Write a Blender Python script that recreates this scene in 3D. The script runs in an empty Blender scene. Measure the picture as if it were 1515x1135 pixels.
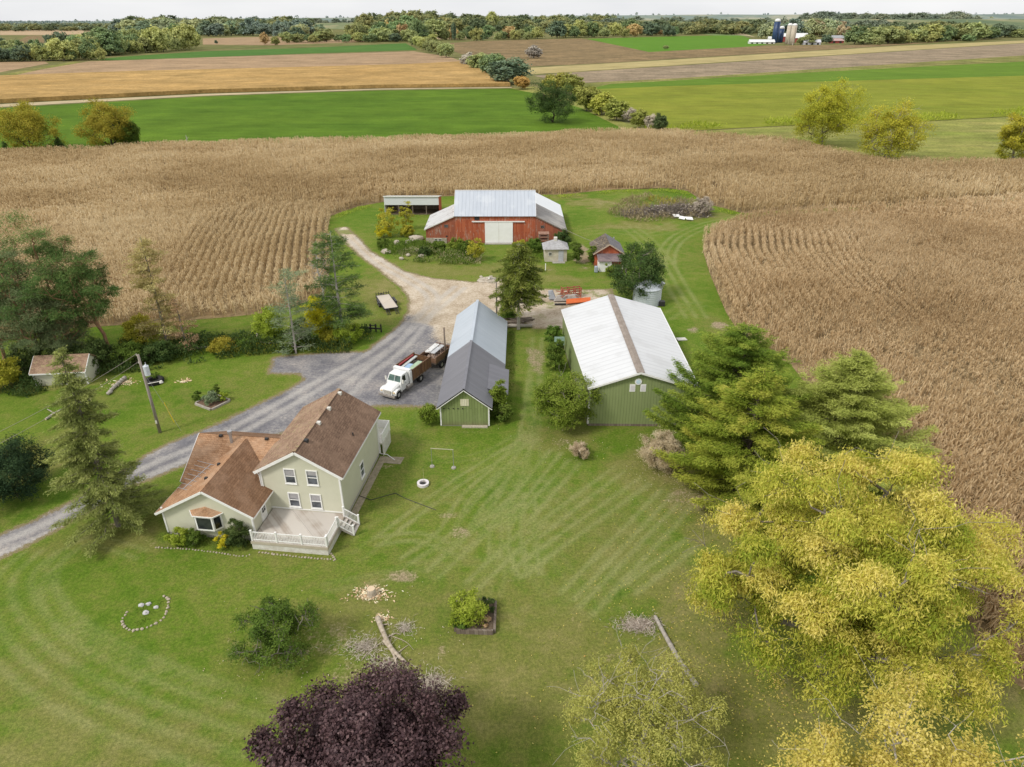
import bpy, bmesh, math, random
import numpy as np
from mathutils import Vector, Matrix
R = math.radians
PI = math.pi
rng = np.random.default_rng(7)
random.seed(7)
scene = bpy.context.scene
COL = scene.collection

# ------------------------------------------------------------------ camera
CAM_H, FOC, PCX, PCY, PITCH = 38.0, 1010.0, 757.5, 567.5, R(28.1)
cT, sT = math.cos(PITCH), math.sin(PITCH)
cam = bpy.data.cameras.new("camera")
cam.sensor_width = 36.0
cam.lens = 36.0 * FOC / 1515.0
cam.clip_start = 0.5
cam.clip_end = 30000
camo = bpy.data.objects.new("camera", cam)
camo.location = (0, 0, CAM_H)
camo.rotation_euler = (R(90) - PITCH, 0, 0)
COL.objects.link(camo)
scene.camera = camo

def G(px, py, z=0.0):
    """survey helper: the place at height z that the photograph shows at px,py"""
    dx = (px - PCX) / FOC
    dy = (PCY - py) / FOC
    d = (dx, cT + dy * sT, -sT + dy * cT)
    t = (z - CAM_H) / d[2]
    return (d[0] * t, d[1] * t)

def depth(x, y, z):
    return y * cT - (z - CAM_H) * sT

def hgt(x, y, py):
    """height of an upright at x,y whose top is seen at row py"""
    k = (PCY - py) / FOC
    zz = y * (k * cT - sT) / (cT + k * sT)
    return zz + CAM_H

def crown_at(px, py, w, h, z):
    x, y = G(px, py, z)
    d = depth(x, y, z)
    rx = w / 2 * d / FOC
    a = math.atan2(CAM_H - z, y)
    hh = h / 2 * d / FOC
    rz = math.sqrt(max((hh ** 2 - (rx * math.sin(a)) ** 2), (0.35 * rx) ** 2)) / math.cos(a)
    return (x, y, z), rx, rz

# ------------------------------------------------------------------ numpy noise
_tab = np.random.default_rng(3).random((256, 256))
def vnoise(x, y):
    xi = np.floor(x).astype(int); yi = np.floor(y).astype(int)
    fx = x - xi; fy = y - yi
    fx = fx * fx * (3 - 2 * fx); fy = fy * fy * (3 - 2 * fy)
    a = _tab[xi % 256, yi % 256]; b = _tab[(xi + 1) % 256, yi % 256]
    c = _tab[xi % 256, (yi + 1) % 256]; d = _tab[(xi + 1) % 256, (yi + 1) % 256]
    return (a * (1 - fx) + b * fx) * (1 - fy) + (c * (1 - fx) + d * fx) * fy
def fbm(x, y, o=4):
    s = 0; a = .5; t = 0
    for i in range(o):
        s = s + a * vnoise(x * 2 ** i + 17 * i, y * 2 ** i + 5 * i); t += a; a *= .5
    return s / t
def sstep(a, b, x):
    t = np.clip((x - a) / (b - a), 0, 1)
    return t * t * (3 - 2 * t)
def pip(px, py, poly):
    ins = np.zeros(px.shape, bool); n = len(poly)
    for i in range(n):
        x1, y1 = poly[i]; x2, y2 = poly[(i + 1) % n]
        if y1 == y2: continue
        c = ((y1 > py) != (y2 > py)) & (px < (x2 - x1) * (py - y1) / (y2 - y1) + x1)
        ins ^= c
    return ins
def near_line(px, py, line, closed=False):
    """distance to a polyline and the nearest point on it"""
    best = np.full(px.shape, 1e9); bx = np.zeros(px.shape); by = np.zeros(px.shape)
    pts = list(line) + ([line[0]] if closed else [])
    for (x1, y1), (x2, y2) in zip(pts[:-1], pts[1:]):
        dx, dy = x2 - x1, y2 - y1
        L = dx * dx + dy * dy + 1e-9
        t = np.clip(((px - x1) * dx + (py - y1) * dy) / L, 0, 1)
        qx = x1 + t * dx; qy = y1 + t * dy
        d = np.hypot(px - qx, py - qy)
        m = d < best
        best = np.where(m, d, best); bx = np.where(m, qx, bx); by = np.where(m, qy, by)
    return best, bx, by
def gp(pts, z=0.0):
    return [G(a, b, z) for a, b in pts]
def smooth_line(pts, k=6):
    """Catmull-Rom through the points"""
    P = [np.array(p, float) for p in pts]
    P = [2 * P[0] - P[1]] + P + [2 * P[-1] - P[-2]]
    out = []
    for i in range(1, len(P) - 2):
        for j in range(k):
            t = j / k
            out.append(tuple(.5 * ((2 * P[i]) + (-P[i - 1] + P[i + 1]) * t + (2 * P[i - 1] - 5 * P[i] + 4 * P[i + 1] - P[i + 2]) * t * t + (-P[i - 1] + 3 * P[i] - 3 * P[i + 1] + P[i + 2]) * t ** 3)))
    out.append(tuple(P[-2]))
    return out

# ------------------------------------------------------------------ objects
def props(o, label=None, cat=None, group=None, kind=None):
    if label: o['label'] = label
    if cat: o['category'] = cat
    if group: o['group'] = group
    if kind: o['kind'] = kind
    return o
def thing(name, label, cat, loc=(0, 0, 0), rz=0.0, group=None):
    o = bpy.data.objects.new(name, None)
    o.empty_display_size = .3
    COL.objects.link(o)
    o.location = loc if len(loc) == 3 else (loc[0], loc[1], 0)
    o.rotation_euler = (0, 0, rz)
    return props(o, label, cat, group)
def link_mesh(name, me, mat, parent=None, loc=None):
    if mat is not None and not me.materials: me.materials.append(mat)
    o = bpy.data.objects.new(name, me)
    COL.objects.link(o)
    if parent: o.parent = parent
    if loc is not None: o.location = loc
    return o
def dup(root, loc, rz=None, label=None, group=None, scale=None, mats=None):
    r = root.copy(); COL.objects.link(r)
    r.location = loc
    if rz is not None: r.rotation_euler = (0, 0, rz)
    if scale is not None: r.scale = scale
    if label: r['label'] = label
    if group: r['group'] = group
    for ch in list(root.children):
        c = ch.copy(); COL.objects.link(c); c.parent = r
        if mats and ch.name.split('.')[0] in mats:
            c.material_slots[0].link = 'OBJECT'
            c.material_slots[0].material = mats[ch.name.split('.')[0]]
        for g in ch.children:
            d = g.copy(); COL.objects.link(d); d.parent = c
    return r

def np_mesh(name, V, F, face_v=None, smooth=False):
    """V (n,3); F (m,k) all faces with k corners; face_v one number per face"""
    V = np.ascontiguousarray(V, np.float32); F = np.ascontiguousarray(F, np.int32)
    me = bpy.data.meshes.new(name)
    k = F.shape[1]
    me.vertices.add(len(V)); me.vertices.foreach_set('co', V.ravel())
    me.loops.add(F.size); me.loops.foreach_set('vertex_index', F.ravel())
    me.polygons.add(len(F))
    me.polygons.foreach_set('loop_start', np.arange(0, F.size, k, dtype=np.int32))
    if smooth: me.polygons.foreach_set('use_smooth', np.ones(len(F), bool))
    me.update(calc_edges=True)
    if face_v is not None:
        a = me.attributes.new('v', 'FLOAT', 'FACE')
        a.data.foreach_set('value', np.ascontiguousarray(face_v, np.float32))
    return me

class MB:
    def __init__(s): s.v = []; s.f = []
    def add(s, vs, fs):
        n = len(s.v); s.v += [tuple(map(float, p)) for p in vs]; s.f += [tuple(n + i for i in f) for f in fs]; return s
    def box(s, x0, x1, y0, y1, z0, z1):
        return s.add([(x0, y0, z0), (x1, y0, z0), (x1, y1, z0), (x0, y1, z0), (x0, y0, z1), (x1, y0, z1), (x1, y1, z1), (x0, y1, z1)],
                     [(3, 2, 1, 0), (4, 5, 6, 7), (0, 1, 5, 4), (1, 2, 6, 5), (2, 3, 7, 6), (3, 0, 4, 7)])
    def loft(s, a, b, caps=True):
        n = len(a)
        fs = [(i, (i + 1) % n, n + (i + 1) % n, n + i) for i in range(n)]
        if caps: fs += [tuple(range(n))[::-1], tuple(range(n, 2 * n))]
        return s.add(list(a) + list(b), fs)
    def prism(s, poly, off):
        return s.loft(poly, [tuple(p[i] + off[i] for i in range(3)) for p in poly])
    def slab(s, quad, t):
        a, b, c = (Vector(quad[i]) for i in range(3))
        n = (b - a).cross(c - a).normalized() * t
        return s.loft(quad, [tuple(Vector(p) + n) for p in quad])
    def cyl(s, p0, p1, r0, r1=None, n=10, caps=True):
        r1 = r0 if r1 is None else r1
        p0 = Vector(p0); p1 = Vector(p1); ax = (p1 - p0).normalized()
        u = ax.orthogonal().normalized(); w = ax.cross(u)
        ra = [tuple(p0 + (u * math.cos(2 * PI * i / n) + w * math.sin(2 * PI * i / n)) * r0) for i in range(n)]
        rb = [tuple(p1 + (u * math.cos(2 * PI * i / n) + w * math.sin(2 * PI * i / n)) * r1) for i in range(n)]
        return s.loft(ra, rb, caps)
    def tube(s, pts, r, n=6):
        rr = r if hasattr(r, '__len__') else [r] * len(pts)
        for i in range(len(pts) - 1): s.cyl(pts[i], pts[i + 1], rr[i], rr[i + 1], n)
        return s
    def lathe(s, prof, n=20, c=(0, 0)):
        base = len(s.v)
        for r_, z in prof:
            for i in range(n):
                a = 2 * PI * i / n
                s.v.append((c[0] + r_ * math.cos(a), c[1] + r_ * math.sin(a), z))
        for k in range(len(prof) - 1):
            for i in range(n):
                s.f.append((base + k * n + i, base + k * n + (i + 1) % n, base + (k + 1) * n + (i + 1) % n, base + (k + 1) * n + i))
        s.f.append(tuple(base + i for i in range(n))[::-1])
        s.f.append(tuple(base + (len(prof) - 1) * n + i for i in range(n)))
        return s
    def beam(s, p0, p1, w, h):
        p0 = Vector(p0); p1 = Vector(p1); ax = (p1 - p0).normalized()
        up = Vector((0, 0, 1)) if abs(ax.z) < .98 else Vector((0, 1, 0))
        u = ax.cross(up).normalized() * (w / 2); v = u.cross(ax).normalized() * (h / 2)
        q = lambda p: [tuple(p - u - v), tuple(p + u - v), tuple(p + u + v), tuple(p - u + v)]
        return s.loft(q(p0), q(p1))
    def blob(s, c, rx, ry, rz, seed=0, n=1, j=.18):
        bm = bmesh.new(); bmesh.ops.create_icosphere(bm, subdivisions=n, radius=1)
        rr = random.Random(seed)
        vs = []
        for v in bm.verts:
            k = 1 + rr.uniform(-j, j)
            vs.append((c[0] + v.co.x * rx * k, c[1] + v.co.y * ry * k, c[2] + v.co.z * rz * k))
        fs = [tuple(v.index for v in f.verts) for f in bm.faces]
        bm.free(); return s.add(vs, fs)
    def build(s, name, mat, parent=None, smooth=False, bevel=0.0, segs=2, loc=None):
        me = bpy.data.meshes.new(name)
        me.from_pydata(s.v, [], s.f); me.update()
        bm = bmesh.new(); bm.from_mesh(me); bmesh.ops.recalc_face_normals(bm, faces=bm.faces)
        if bevel:
            bmesh.ops.remove_doubles(bm, verts=bm.verts, dist=1e-4)
            bmesh.ops.bevel(bm, geom=[e for e in bm.edges if len(e.link_faces) == 2 and e.calc_face_angle(0) > .35], offset=bevel, segments=segs, affect='EDGES', profile=.5, clamp_overlap=True)
        bm.to_mesh(me); bm.free()
        if smooth: me.polygons.foreach_set('use_smooth', [True] * len(me.polygons))
        return link_mesh(name, me, mat, parent, loc)

# ------------------------------------------------------------------ materials
class NT:
    def __init__(s, name):
        s.m = bpy.data.materials.new(name); s.m.use_nodes = True
        s.t = s.m.node_tree; s.t.nodes.clear()
        s.out = s.t.nodes.new('ShaderNodeOutputMaterial')
    def n(s, typ, ins=None, **kw):
        nd = s.t.nodes.new('ShaderNode' + typ)
        for k, v in kw.items(): setattr(nd, k, v)
        for k, v in (ins or {}).items():
            if isinstance(v, bpy.types.NodeSocket): s.t.links.new(v, nd.inputs[k])
            else: nd.inputs[k].default_value = v
        return nd
    def pos(s, which='Object'):
        return s.n('TexCoord').outputs[which]
    def geo(s): return s.n('NewGeometry').outputs['Position']
    def noise(s, vec, scale, detail=4, rough=.55, stretch=None):
        if stretch: vec = s.n('Mapping', {'Vector': vec, 'Scale': stretch}).outputs[0]
        return s.n('TexNoise', {'Vector': vec, 'Scale': scale, 'Detail': detail, 'Roughness': rough}).outputs['Fac']
    def ramp(s, fac, stops):
        r = s.n('ValToRGB', {'Fac': fac})
        e = r.color_ramp.elements
        while len(e) < len(stops): e.new(.5)
        for el, (p, c) in zip(e, stops):
            el.position = p; el.color = (*c, 1) if len(c) == 3 else c
        return r.outputs['Color']
    def mix(s, fac, a, b, blend='MIX'):
        m = s.n('Mix', data_type='RGBA', blend_type=blend)
        for i, v in ((0, fac), (6, a), (7, b)):
            if isinstance(v, bpy.types.NodeSocket): s.t.links.new(v, m.inputs[i])
            else: m.inputs[i].default_value = (*v, 1) if i and len(v) == 3 else v
        return m.outputs[2]
    def math(s, op, a, b=0.0, c=0.0, clamp=False):
        m = s.n('Math', operation=op, use_clamp=clamp)
        for i, v in enumerate((a, b, c)):
            if isinstance(v, bpy.types.NodeSocket): s.t.links.new(v, m.inputs[i])
            else: m.inputs[i].default_value = v
        return m.outputs[0]
    def sst(s, x, a, b):
        m = s.n('MapRange', {'Value': x, 'From Min': a, 'From Max': b}, interpolation_type='SMOOTHSTEP')
        return m.outputs[0]
    def attr(s, name): return s.n('Attribute', attribute_name=name).outputs['Fac']
    def xyz(s, v):
        q = s.n('SeparateXYZ', {'Vector': v}); return q.outputs
    def comb(s, x, y, z):
        return s.n('CombineXYZ', {'X': x, 'Y': y, 'Z': z}).outputs[0]
    def bump(s, h, strength=.3, dist=.05):
        return s.n('Bump', {'Height': h, 'Strength': strength, 'Distance': dist}).outputs[0]
    def bsdf(s, col, rough=.8, metal=0.0, spec=.25, normal=None, **kw):
        ins = {'Roughness': rough, 'Metallic': metal, 'Specular IOR Level': spec}
        ins.update(kw)
        ins['Base Color'] = (*col, 1) if not isinstance(col, bpy.types.NodeSocket) else col
        if normal is not None: ins['Normal'] = normal
        b = s.n('BsdfPrincipled', ins)
        s.t.links.new(b.outputs[0], s.out.inputs[0])
        return s.m

def M_plain(name, c1, c2=None, scale=3.0, rough=.75, metal=0.0, spec=.3, bump=0.0, stretch=None, detail=5, lo=.3, hi=.7, fine=0.0):
    t = NT(name); p = t.pos()
    c2 = c2 or tuple(k * .75 for k in c1)
    nz = t.noise(p, scale, detail, .6, stretch)
    col = t.ramp(nz, [(lo, c1), (hi, c2)])
    if fine:
        n2 = t.noise(p, scale * 14, 3)
        col = t.mix(fine, col, t.ramp(n2, [(.3, (.25, .25, .25)), (.7, (1.6, 1.6, 1.6))]), 'MULTIPLY')
    nrm = t.bump(nz, bump, .05) if bump else None
    return t.bsdf(col, rough, metal, spec, nrm)

def M_shingle(name, c1, c2, patch, moss=0.0):
    t = NT(name); p = t.pos(); x, y, z = t.xyz(p)
    h = t.math('ADD', x, y)
    vec = t.comb(h, t.math('MULTIPLY', z, 1.9), 0.0)
    br = t.n('TexBrick', {'Vector': vec, 'Scale': 1.0, 'Color1': (*c1, 1), 'Color2': (*c2, 1), 'Mortar': (*[k * .6 for k in c1], 1), 'Mortar Size': .012, 'Brick Width': .38, 'Row Height': .2, 'Bias': 0.0})
    n1 = t.noise(p, .55, 5, .6); n2 = t.noise(p, 9, 3)
    col = t.mix(t.math('MULTIPLY', t.sst(n1, .42, .68), .7), br.outputs['Color'], patch)
    col = t.mix(.5, col, t.ramp(n2, [(.3, (.6, .6, .6)), (.7, (1.3, 1.3, 1.3))]), 'MULTIPLY')
    if moss:
        n3 = t.noise(p, 2.2, 6, .7, (1, 1, 1.6))
        col = t.mix(t.math('MULTIPLY', t.sst(n3, .55, .62), moss), col, (.34, .27, .15))
    # streaks that run down the slope
    st = t.noise(t.comb(h, t.math('MULTIPLY', z, .12), 0.0), 1.6, 3)
    col = t.mix(.35, col, t.ramp(st, [(.3, (.7, .7, .7)), (.7, (1.25, 1.25, 1.25))]), 'MULTIPLY')
    return t.bsdf(col, .9, 0, .15, t.bump(br.outputs['Fac'], .35, .02))

def M_boards(name, c1, c2, grey, wear=.5, width=.22, vertical=True, spec=.2, dirt=True):
    t = NT(name); p = t.pos(); x, y, z = t.xyz(p)
    h = t.math('ADD', x, y)
    vec = t.comb(z, h, 0.0) if vertical else t.comb(h, z, 0.0)
    br = t.n('TexBrick', {'Vector': vec, 'Scale': 1.0, 'Color1': (*c1, 1), 'Color2': (*c2, 1), 'Mortar': (*[k * .35 for k in c1], 1), 'Mortar Size': .012, 'Brick Width': 4.3, 'Row Height': width, 'Bias': 0.0})
    sv = t.comb(t.math('MULTIPLY', h, 1.0), t.math('MULTIPLY', z, .16), 0.0) if vertical else t.comb(t.math('MULTIPLY', h, .12), z, 0.0)
    n1 = t.noise(sv, 4.5, 6, .7)
    n0 = t.noise(p, .5, 3)
    w = t.math('ADD', n1, t.math('MULTIPLY', t.math('SUBTRACT', n0, .5), .5))
    col = t.mix(t.math('MULTIPLY', t.sst(w, .52, .7), wear), br.outputs['Color'], grey)
    if dirt:
        d = t.math('MULTIPLY', t.sst(z, .9, .0), t.noise(p, 2.5, 4))
        col = t.mix(d, col, (.16, .12, .08))
    return t.bsdf(col, .85, 0, spec, t.bump(br.outputs['Fac'], .4, .02))

def M_ribs(name, c1, c2, period=.3, rough=.45, metal=.0, axis='h', streak=.4, rust=None, stain=None, spec=.4):
    """profiled sheet metal; ribs every `period` m across the h direction"""
    t = NT(name); p = t.pos(); x, y, z = t.xyz(p)
    h = {'h': t.math('ADD', x, y), 'x': x, 'y': y}[axis]
    fr = t.math('FRACT', t.math('DIVIDE', h, period))
    rib = t.sst(t.math('ABSOLUTE', t.math('SUBTRACT', fr, .5)), .36, .46)
    o = y if axis == 'x' else (x if axis == 'y' else z)
    st = t.noise(t.comb(h, t.math('MULTIPLY', z, .18), t.math('MULTIPLY', o, .08)), 1.8, 5, .65)
    pan = t.noise(t.comb(t.math('FLOOR', t.math('DIVIDE', h, period * 3)), 0.0, 0.0), 9.1, 0)
    col = t.ramp(t.math('ADD', t.math('MULTIPLY', st, .7), t.math('MULTIPLY', pan, .3)), [(.3, c1), (.7, c2)])
    col = t.mix(t.math('MULTIPLY', rib, streak), col, tuple(k * .6 for k in c1))
    if stain:
        n = t.noise(p, .28, 5, .6)
        col = t.mix(t.math('MULTIPLY', t.sst(n, .5, .62), stain[1]), col, stain[0])
    if rust:
        n = t.noise(p, .7, 6, .7)
        col = t.mix(t.math('MULTIPLY', t.sst(n, .52, .66), rust[1]), col, rust[0])
    return t.bsdf(col, rough, metal, spec, t.bump(rib, .5, .03))

def M_siding(name, c1, c2, lap=.13, dirt=.5):
    t = NT(name); p = t.pos(); x, y, z = t.xyz(p)
    fr = t.math('FRACT', t.math('DIVIDE', z, lap))
    ln = t.sst(fr, .82, 1.0)
    n = t.noise(p, .8, 5, .6)
    col = t.ramp(n, [(.3, c1), (.7, c2)])
    col = t.mix(t.math('MULTIPLY', ln, .22), col, tuple(k * .45 for k in c1))
    st = t.noise(t.comb(t.math('ADD', x, y), t.math('MULTIPLY', z, .15), 0.0), 3, 4)
    col = t.mix(t.math('MULTIPLY', t.math('MULTIPLY', t.sst(z, 1.1, 0.0), st), dirt), col, (.25, .22, .13))
    return t.bsdf(col, .6, 0, .3, t.bump(fr, .25, .012))

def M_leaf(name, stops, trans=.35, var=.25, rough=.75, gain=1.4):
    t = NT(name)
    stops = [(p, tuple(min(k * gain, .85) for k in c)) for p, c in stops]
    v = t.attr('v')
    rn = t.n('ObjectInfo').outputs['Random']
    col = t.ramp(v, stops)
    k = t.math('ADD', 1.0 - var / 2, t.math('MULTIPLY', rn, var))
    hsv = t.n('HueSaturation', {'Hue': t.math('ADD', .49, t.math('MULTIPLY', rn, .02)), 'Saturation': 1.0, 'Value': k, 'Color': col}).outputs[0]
    d = t.n('BsdfPrincipled', {'Base Color': hsv, 'Roughness': rough, 'Specular IOR Level': .2})
    tr = t.n('BsdfTranslucent', {'Color': hsv})
    mx = t.n('MixShader', {0: trans, 1: d.outputs[0], 2: tr.outputs[0]})
    t.t.links.new(mx.outputs[0], t.out.inputs[0])
    return t.m

def M_bark(name, c1, c2, scale=6):
    t = NT(name); p = t.pos()
    n = t.noise(p, scale, 5, .65, (1, 1, .25))
    return t.bsdf(t.ramp(n, [(.3, c1), (.7, c2)]), .95, 0, .1, t.bump(n, .7, .05))

def M_glass(name, c=(.02, .025, .03)):
    t = NT(name); p = t.pos()
    n = t.noise(p, 1.2, 2)
    return t.bsdf(t.ramp(n, [(.35, c), (.65, tuple(k * 2.4 + .01 for k in c))]), .06, 0, .6)
# ------------------------------------------------------------------ world and light
SUN_EL, SUN_AZ = R(47), R(234)     # azimuth clockwise from +Y: light comes from behind the camera, a little from the left
w = bpy.data.worlds.new("World"); scene.world = w; w.use_nodes = True
wt = w.node_tree; wt.nodes.clear()
wo = wt.nodes.new('ShaderNodeOutputWorld'); wb = wt.nodes.new('ShaderNodeBackground')
sk = wt.nodes.new('ShaderNodeTexSky'); sk.sky_type = 'NISHITA'; sk.sun_disc = False
sk.sun_elevation = SUN_EL; sk.sun_rotation = SUN_AZ; sk.air_density = 1.0; sk.dust_density = 2.5; sk.altitude = 200
hs = wt.nodes.new('ShaderNodeHueSaturation'); hs.inputs['Saturation'].default_value = .16; hs.inputs['Value'].default_value = 1.0
tc = wt.nodes.new('ShaderNodeTexCoord'); mp = wt.nodes.new('ShaderNodeMapping'); mp.inputs['Scale'].default_value = (1.5, 1.5, 9)
nz = wt.nodes.new('ShaderNodeTexNoise'); nz.inputs['Scale'].default_value = 2.2; nz.inputs['Detail'].default_value = 5
cr = wt.nodes.new('ShaderNodeValToRGB')
cr.color_ramp.elements[0].position = .3; cr.color_ramp.elements[0].color = (6.0, 6.1, 6.3, 1)
cr.color_ramp.elements[1].position = .7; cr.color_ramp.elements[1].color = (7.4, 7.4, 7.4, 1)
mx = wt.nodes.new('ShaderNodeMix'); mx.data_type = 'RGBA'; mx.inputs[0].default_value = .8    # cloud deck over the clear sky
L = wt.links
L.new(tc.outputs['Generated'], mp.inputs[0]); L.new(mp.outputs[0], nz.inputs['Vector']); L.new(nz.outputs['Fac'], cr.inputs[0])
L.new(sk.outputs[0], hs.inputs['Color']); L.new(hs.outputs[0], mx.inputs[6]); L.new(cr.outputs[0], mx.inputs[7])
L.new(mx.outputs[2], wb.inputs[0]); wb.inputs['Strength'].default_value = .15
L.new(wb.outputs[0], wo.inputs[0])
sl = bpy.data.lights.new("sun", 'SUN'); sl.energy = 2.4; sl.angle = R(11); sl.color = (1, .95, .87)
so = bpy.data.objects.new("sun", sl); COL.objects.link(so)
sd = Vector((math.sin(SUN_AZ) * math.cos(SUN_EL), math.cos(SUN_AZ) * math.cos(SUN_EL), math.sin(SUN_EL)))
so.rotation_euler = sd.to_track_quat('Z', 'Y').to_euler(); so.location = (0, 0, 80)
scene.view_settings.view_transform = 'Standard'; scene.view_settings.look = 'None'
scene.view_settings.exposure = 0; scene.view_settings.gamma = 1
scene.render.engine = 'CYCLES'
scene.cycles.max_bounces = 6; scene.cycles.transparent_max_bounces = 4; scene.cycles.diffuse_bounces = 3
scene.cycles.use_denoising = True

# ------------------------------------------------------------------ ground colours
def grass_rgb(t, p, dry=None, mow=None, dirt=None):
    n1 = t.noise(p, .085, 4, .6); n2 = t.noise(p, .7, 7, .72); n3 = t.noise(p, 4.5, 5, .75); n4 = t.noise(p, 17.0, 2, .7)
    a = t.math('ADD', t.math('MULTIPLY', n1, .55), t.math('MULTIPLY', n2, .45))
    col = t.ramp(a, [(.32, (.064, .132, .010)), (.45, (.106, .178, .017)), (.55, (.148, .200, .029)), (.68, (.220, .232, .062))])
    if dry is not None:
        k = t.math('ADD', dry, t.math('MULTIPLY', t.math('SUBTRACT', n2, .5), 1.3))
        col = t.mix(t.math('MULTIPLY', t.sst(k, .0, .6), .8), col, (.185, .188, .050)); col = t.mix(t.math('MULTIPLY', t.sst(k, .45, 1.1), .8), col, (.285, .245, .105))
    if mow is not None:
        k = t.math('MULTIPLY', mow, t.math('ADD', .35, t.math('MULTIPLY', n2, 1.1)))
        col = t.mix(t.math('MULTIPLY', t.sst(k, .0, 1.15), .68), col, (.285, .30, .12))
    if dirt is not None:
        k = t.math('ADD', dirt, t.math('MULTIPLY', t.math('SUBTRACT', t.math('ADD', t.math('MULTIPLY', n3, .5), t.math('MULTIPLY', n2, .5)), .5), 2.2))
        dc = t.ramp(n3, [(.3, (.24, .18, .11)), (.7, (.42, .34, .235))])
        col = t.mix(t.math('MULTIPLY', t.sst(k, .36, .95), .9), col, dc)
    f = t.math('ADD', t.math('MULTIPLY', n3, .55), t.math('MULTIPLY', n4, .45))
    col = t.mix(.85, col, t.ramp(f, [(.30, (.24, .31, .20)), (.5, (.95, .95, .95)), (.70, (2.0, 1.8, 1.85))]), 'MULTIPLY')
    return col, f

def M_lawn():
    t = NT('lawn_grass'); p = t.geo()
    col, f = grass_rgb(t, p, t.attr('dry'), t.attr('mow'), t.attr('dirt'))
    return t.bsdf(col, .95, 0, .1, t.bump(f, .8, .12))

def M_drive():
    t = NT('drive_gravel'); p = t.geo()
    gc, f = grass_rgb(t, p, .3)
    n1 = t.noise(p, .35, 6, .65); n2 = t.noise(p, 3.0, 5, .7); n3 = t.noise(p, 14.0, 3, .7)
    a = t.math('ADD', t.math('MULTIPLY', n1, .5), t.math('MULTIPLY', n2, .5))
    tar = t.ramp(a, [(.32, (.115, .115, .128)), (.46, (.185, .182, .195)), (.57, (.28, .268, .262)), (.69, (.44, .405, .36))])
    sand = t.ramp(a, [(.34, (.26, .195, .125)), (.5, (.455, .375, .28)), (.64, (.62, .55, .45))])
    nl = t.noise(p, .16, 5, .7)
    tar = t.mix(.75, tar, t.ramp(nl, [(.34, (.66, .65, .68)), (.5, (1.0, .99, .99)), (.66, (1.38, 1.30, 1.2))]), 'MULTIPLY')
    s = t.math('ADD', t.attr('sand'), t.math('MULTIPLY', t.math('SUBTRACT', n2, .5), .9))
    col = t.mix(t.sst(s, .3, .7), tar, sand)
    tr = t.math('MULTIPLY', t.attr('track'), t.math('ADD', .3, n2))
    col = t.mix(t.math('MULTIPLY', tr, .6), col, (.46, .435, .40))
    wd = t.math('ADD', t.attr('weed'), t.math('MULTIPLY', t.math('SUBTRACT', n2, .5), 1.4))
    col = t.mix(t.math('MULTIPLY', t.sst(wd, .55, .8), .8), col, gc)
    e = t.math('ADD', t.attr('edge'), t.math('MULTIPLY', t.math('SUBTRACT', t.math('ADD', t.math('MULTIPLY', n2, .6), t.math('MULTIPLY', n1, .4)), .5), 1.6))
    verge = t.ramp(n3, [(.3, (.15, .13, .06)), (.7, (.28, .225, .13))])
    col = t.mix(t.sst(e, .75, .45), col, verge)
    col = t.mix(t.sst(e, .42, .2), col, gc)
    col = t.mix(.75, col, t.ramp(n3, [(.34, (.68, .68, .68)), (.66, (1.35, 1.35, 1.35))]), 'MULTIPLY')
    return t.bsdf(col, .95, 0, .12, t.bump(t.math('ADD', n3, n2), .5, .05))

def M_field(name, c1, c2, scale=.05, rows=None, fine=.5, c3=None, bump=.5, rowcol=.3, fscale=1.2):
    """farm field; rows=(angle, spacing)"""
    t = NT(name); p = t.geo()
    n1 = t.noise(p, scale, 5, .6); n2 = t.noise(p, fscale, 4, .7); n0 = t.noise(p, scale * .35, 3)
    st = [(.34, c1), (.62, c2)] + ([(.74, c3)] if c3 else [])
    nb = t.noise(p, scale * 5, 5, .65, (.22, 1, 1)); nm = t.noise(p, .16, 5, .7, (.5, 1, 1))
    col = t.ramp(t.math('ADD', t.math('ADD', t.math('MULTIPLY', n1, .35), t.math('MULTIPLY', n0, .25)), t.math('MULTIPLY', nb, .4)), st)
    col = t.mix(fine * .8, col, t.ramp(nm, [(.32, (.62, .64, .62)), (.68, (1.42, 1.4, 1.42))]), 'MULTIPLY')
    nw = t.noise(p, .032, 8, .74)
    col = t.mix(min(fine * 1.3, 1.0), col, t.ramp(nw, [(.34, (.66, .68, .64)), (.5, (1.0, 1.0, 1.0)), (.66, (1.36, 1.32, 1.28))]), 'MULTIPLY')
    if rows:
        x, y, z = t.xyz(p); a = rows[0]
        d = t.math('ADD', t.math('MULTIPLY', x, -math.sin(a)), t.math('MULTIPLY', y, math.cos(a)))
        al = t.math('ADD', t.math('MULTIPLY', x, math.cos(a)), t.math('MULTIPLY', y, math.sin(a)))
        nn = t.noise(t.comb(t.math('MULTIPLY', d, 1 / rows[1]), t.math('MULTIPLY', al, .02 / rows[1]), 0.0), 1.0, 3, .6)
        col = t.mix(rowcol, col, t.ramp(nn, [(.3, (.5, .5, .5)), (.7, (1.5, 1.45, 1.4))]), 'MULTIPLY')
    col = t.mix(fine, col, t.ramp(n2, [(.3, (.5, .52, .5)), (.7, (1.5, 1.48, 1.5))]), 'MULTIPLY')
    return t.bsdf(col, .97, 0, .05, t.bump(n2, bump, .3))

def ngon(name, pts, z, mat, px=True, kind='structure'):
    P = gp(pts) if px else pts
    me = bpy.data.meshes.new(name)
    me.from_pydata([(x, y, z) for x, y in P], [], [tuple(range(len(P)))]); me.update()
    bm = bmesh.new(); bm.from_mesh(me); bmesh.ops.triangulate(bm, faces=bm.faces)
    for f in bm.faces:
        if f.normal.z < 0: f.normal_flip()
    bm.to_mesh(me); bm.free()
    o = link_mesh(name, me, mat); props(o, kind=kind); return o

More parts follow.
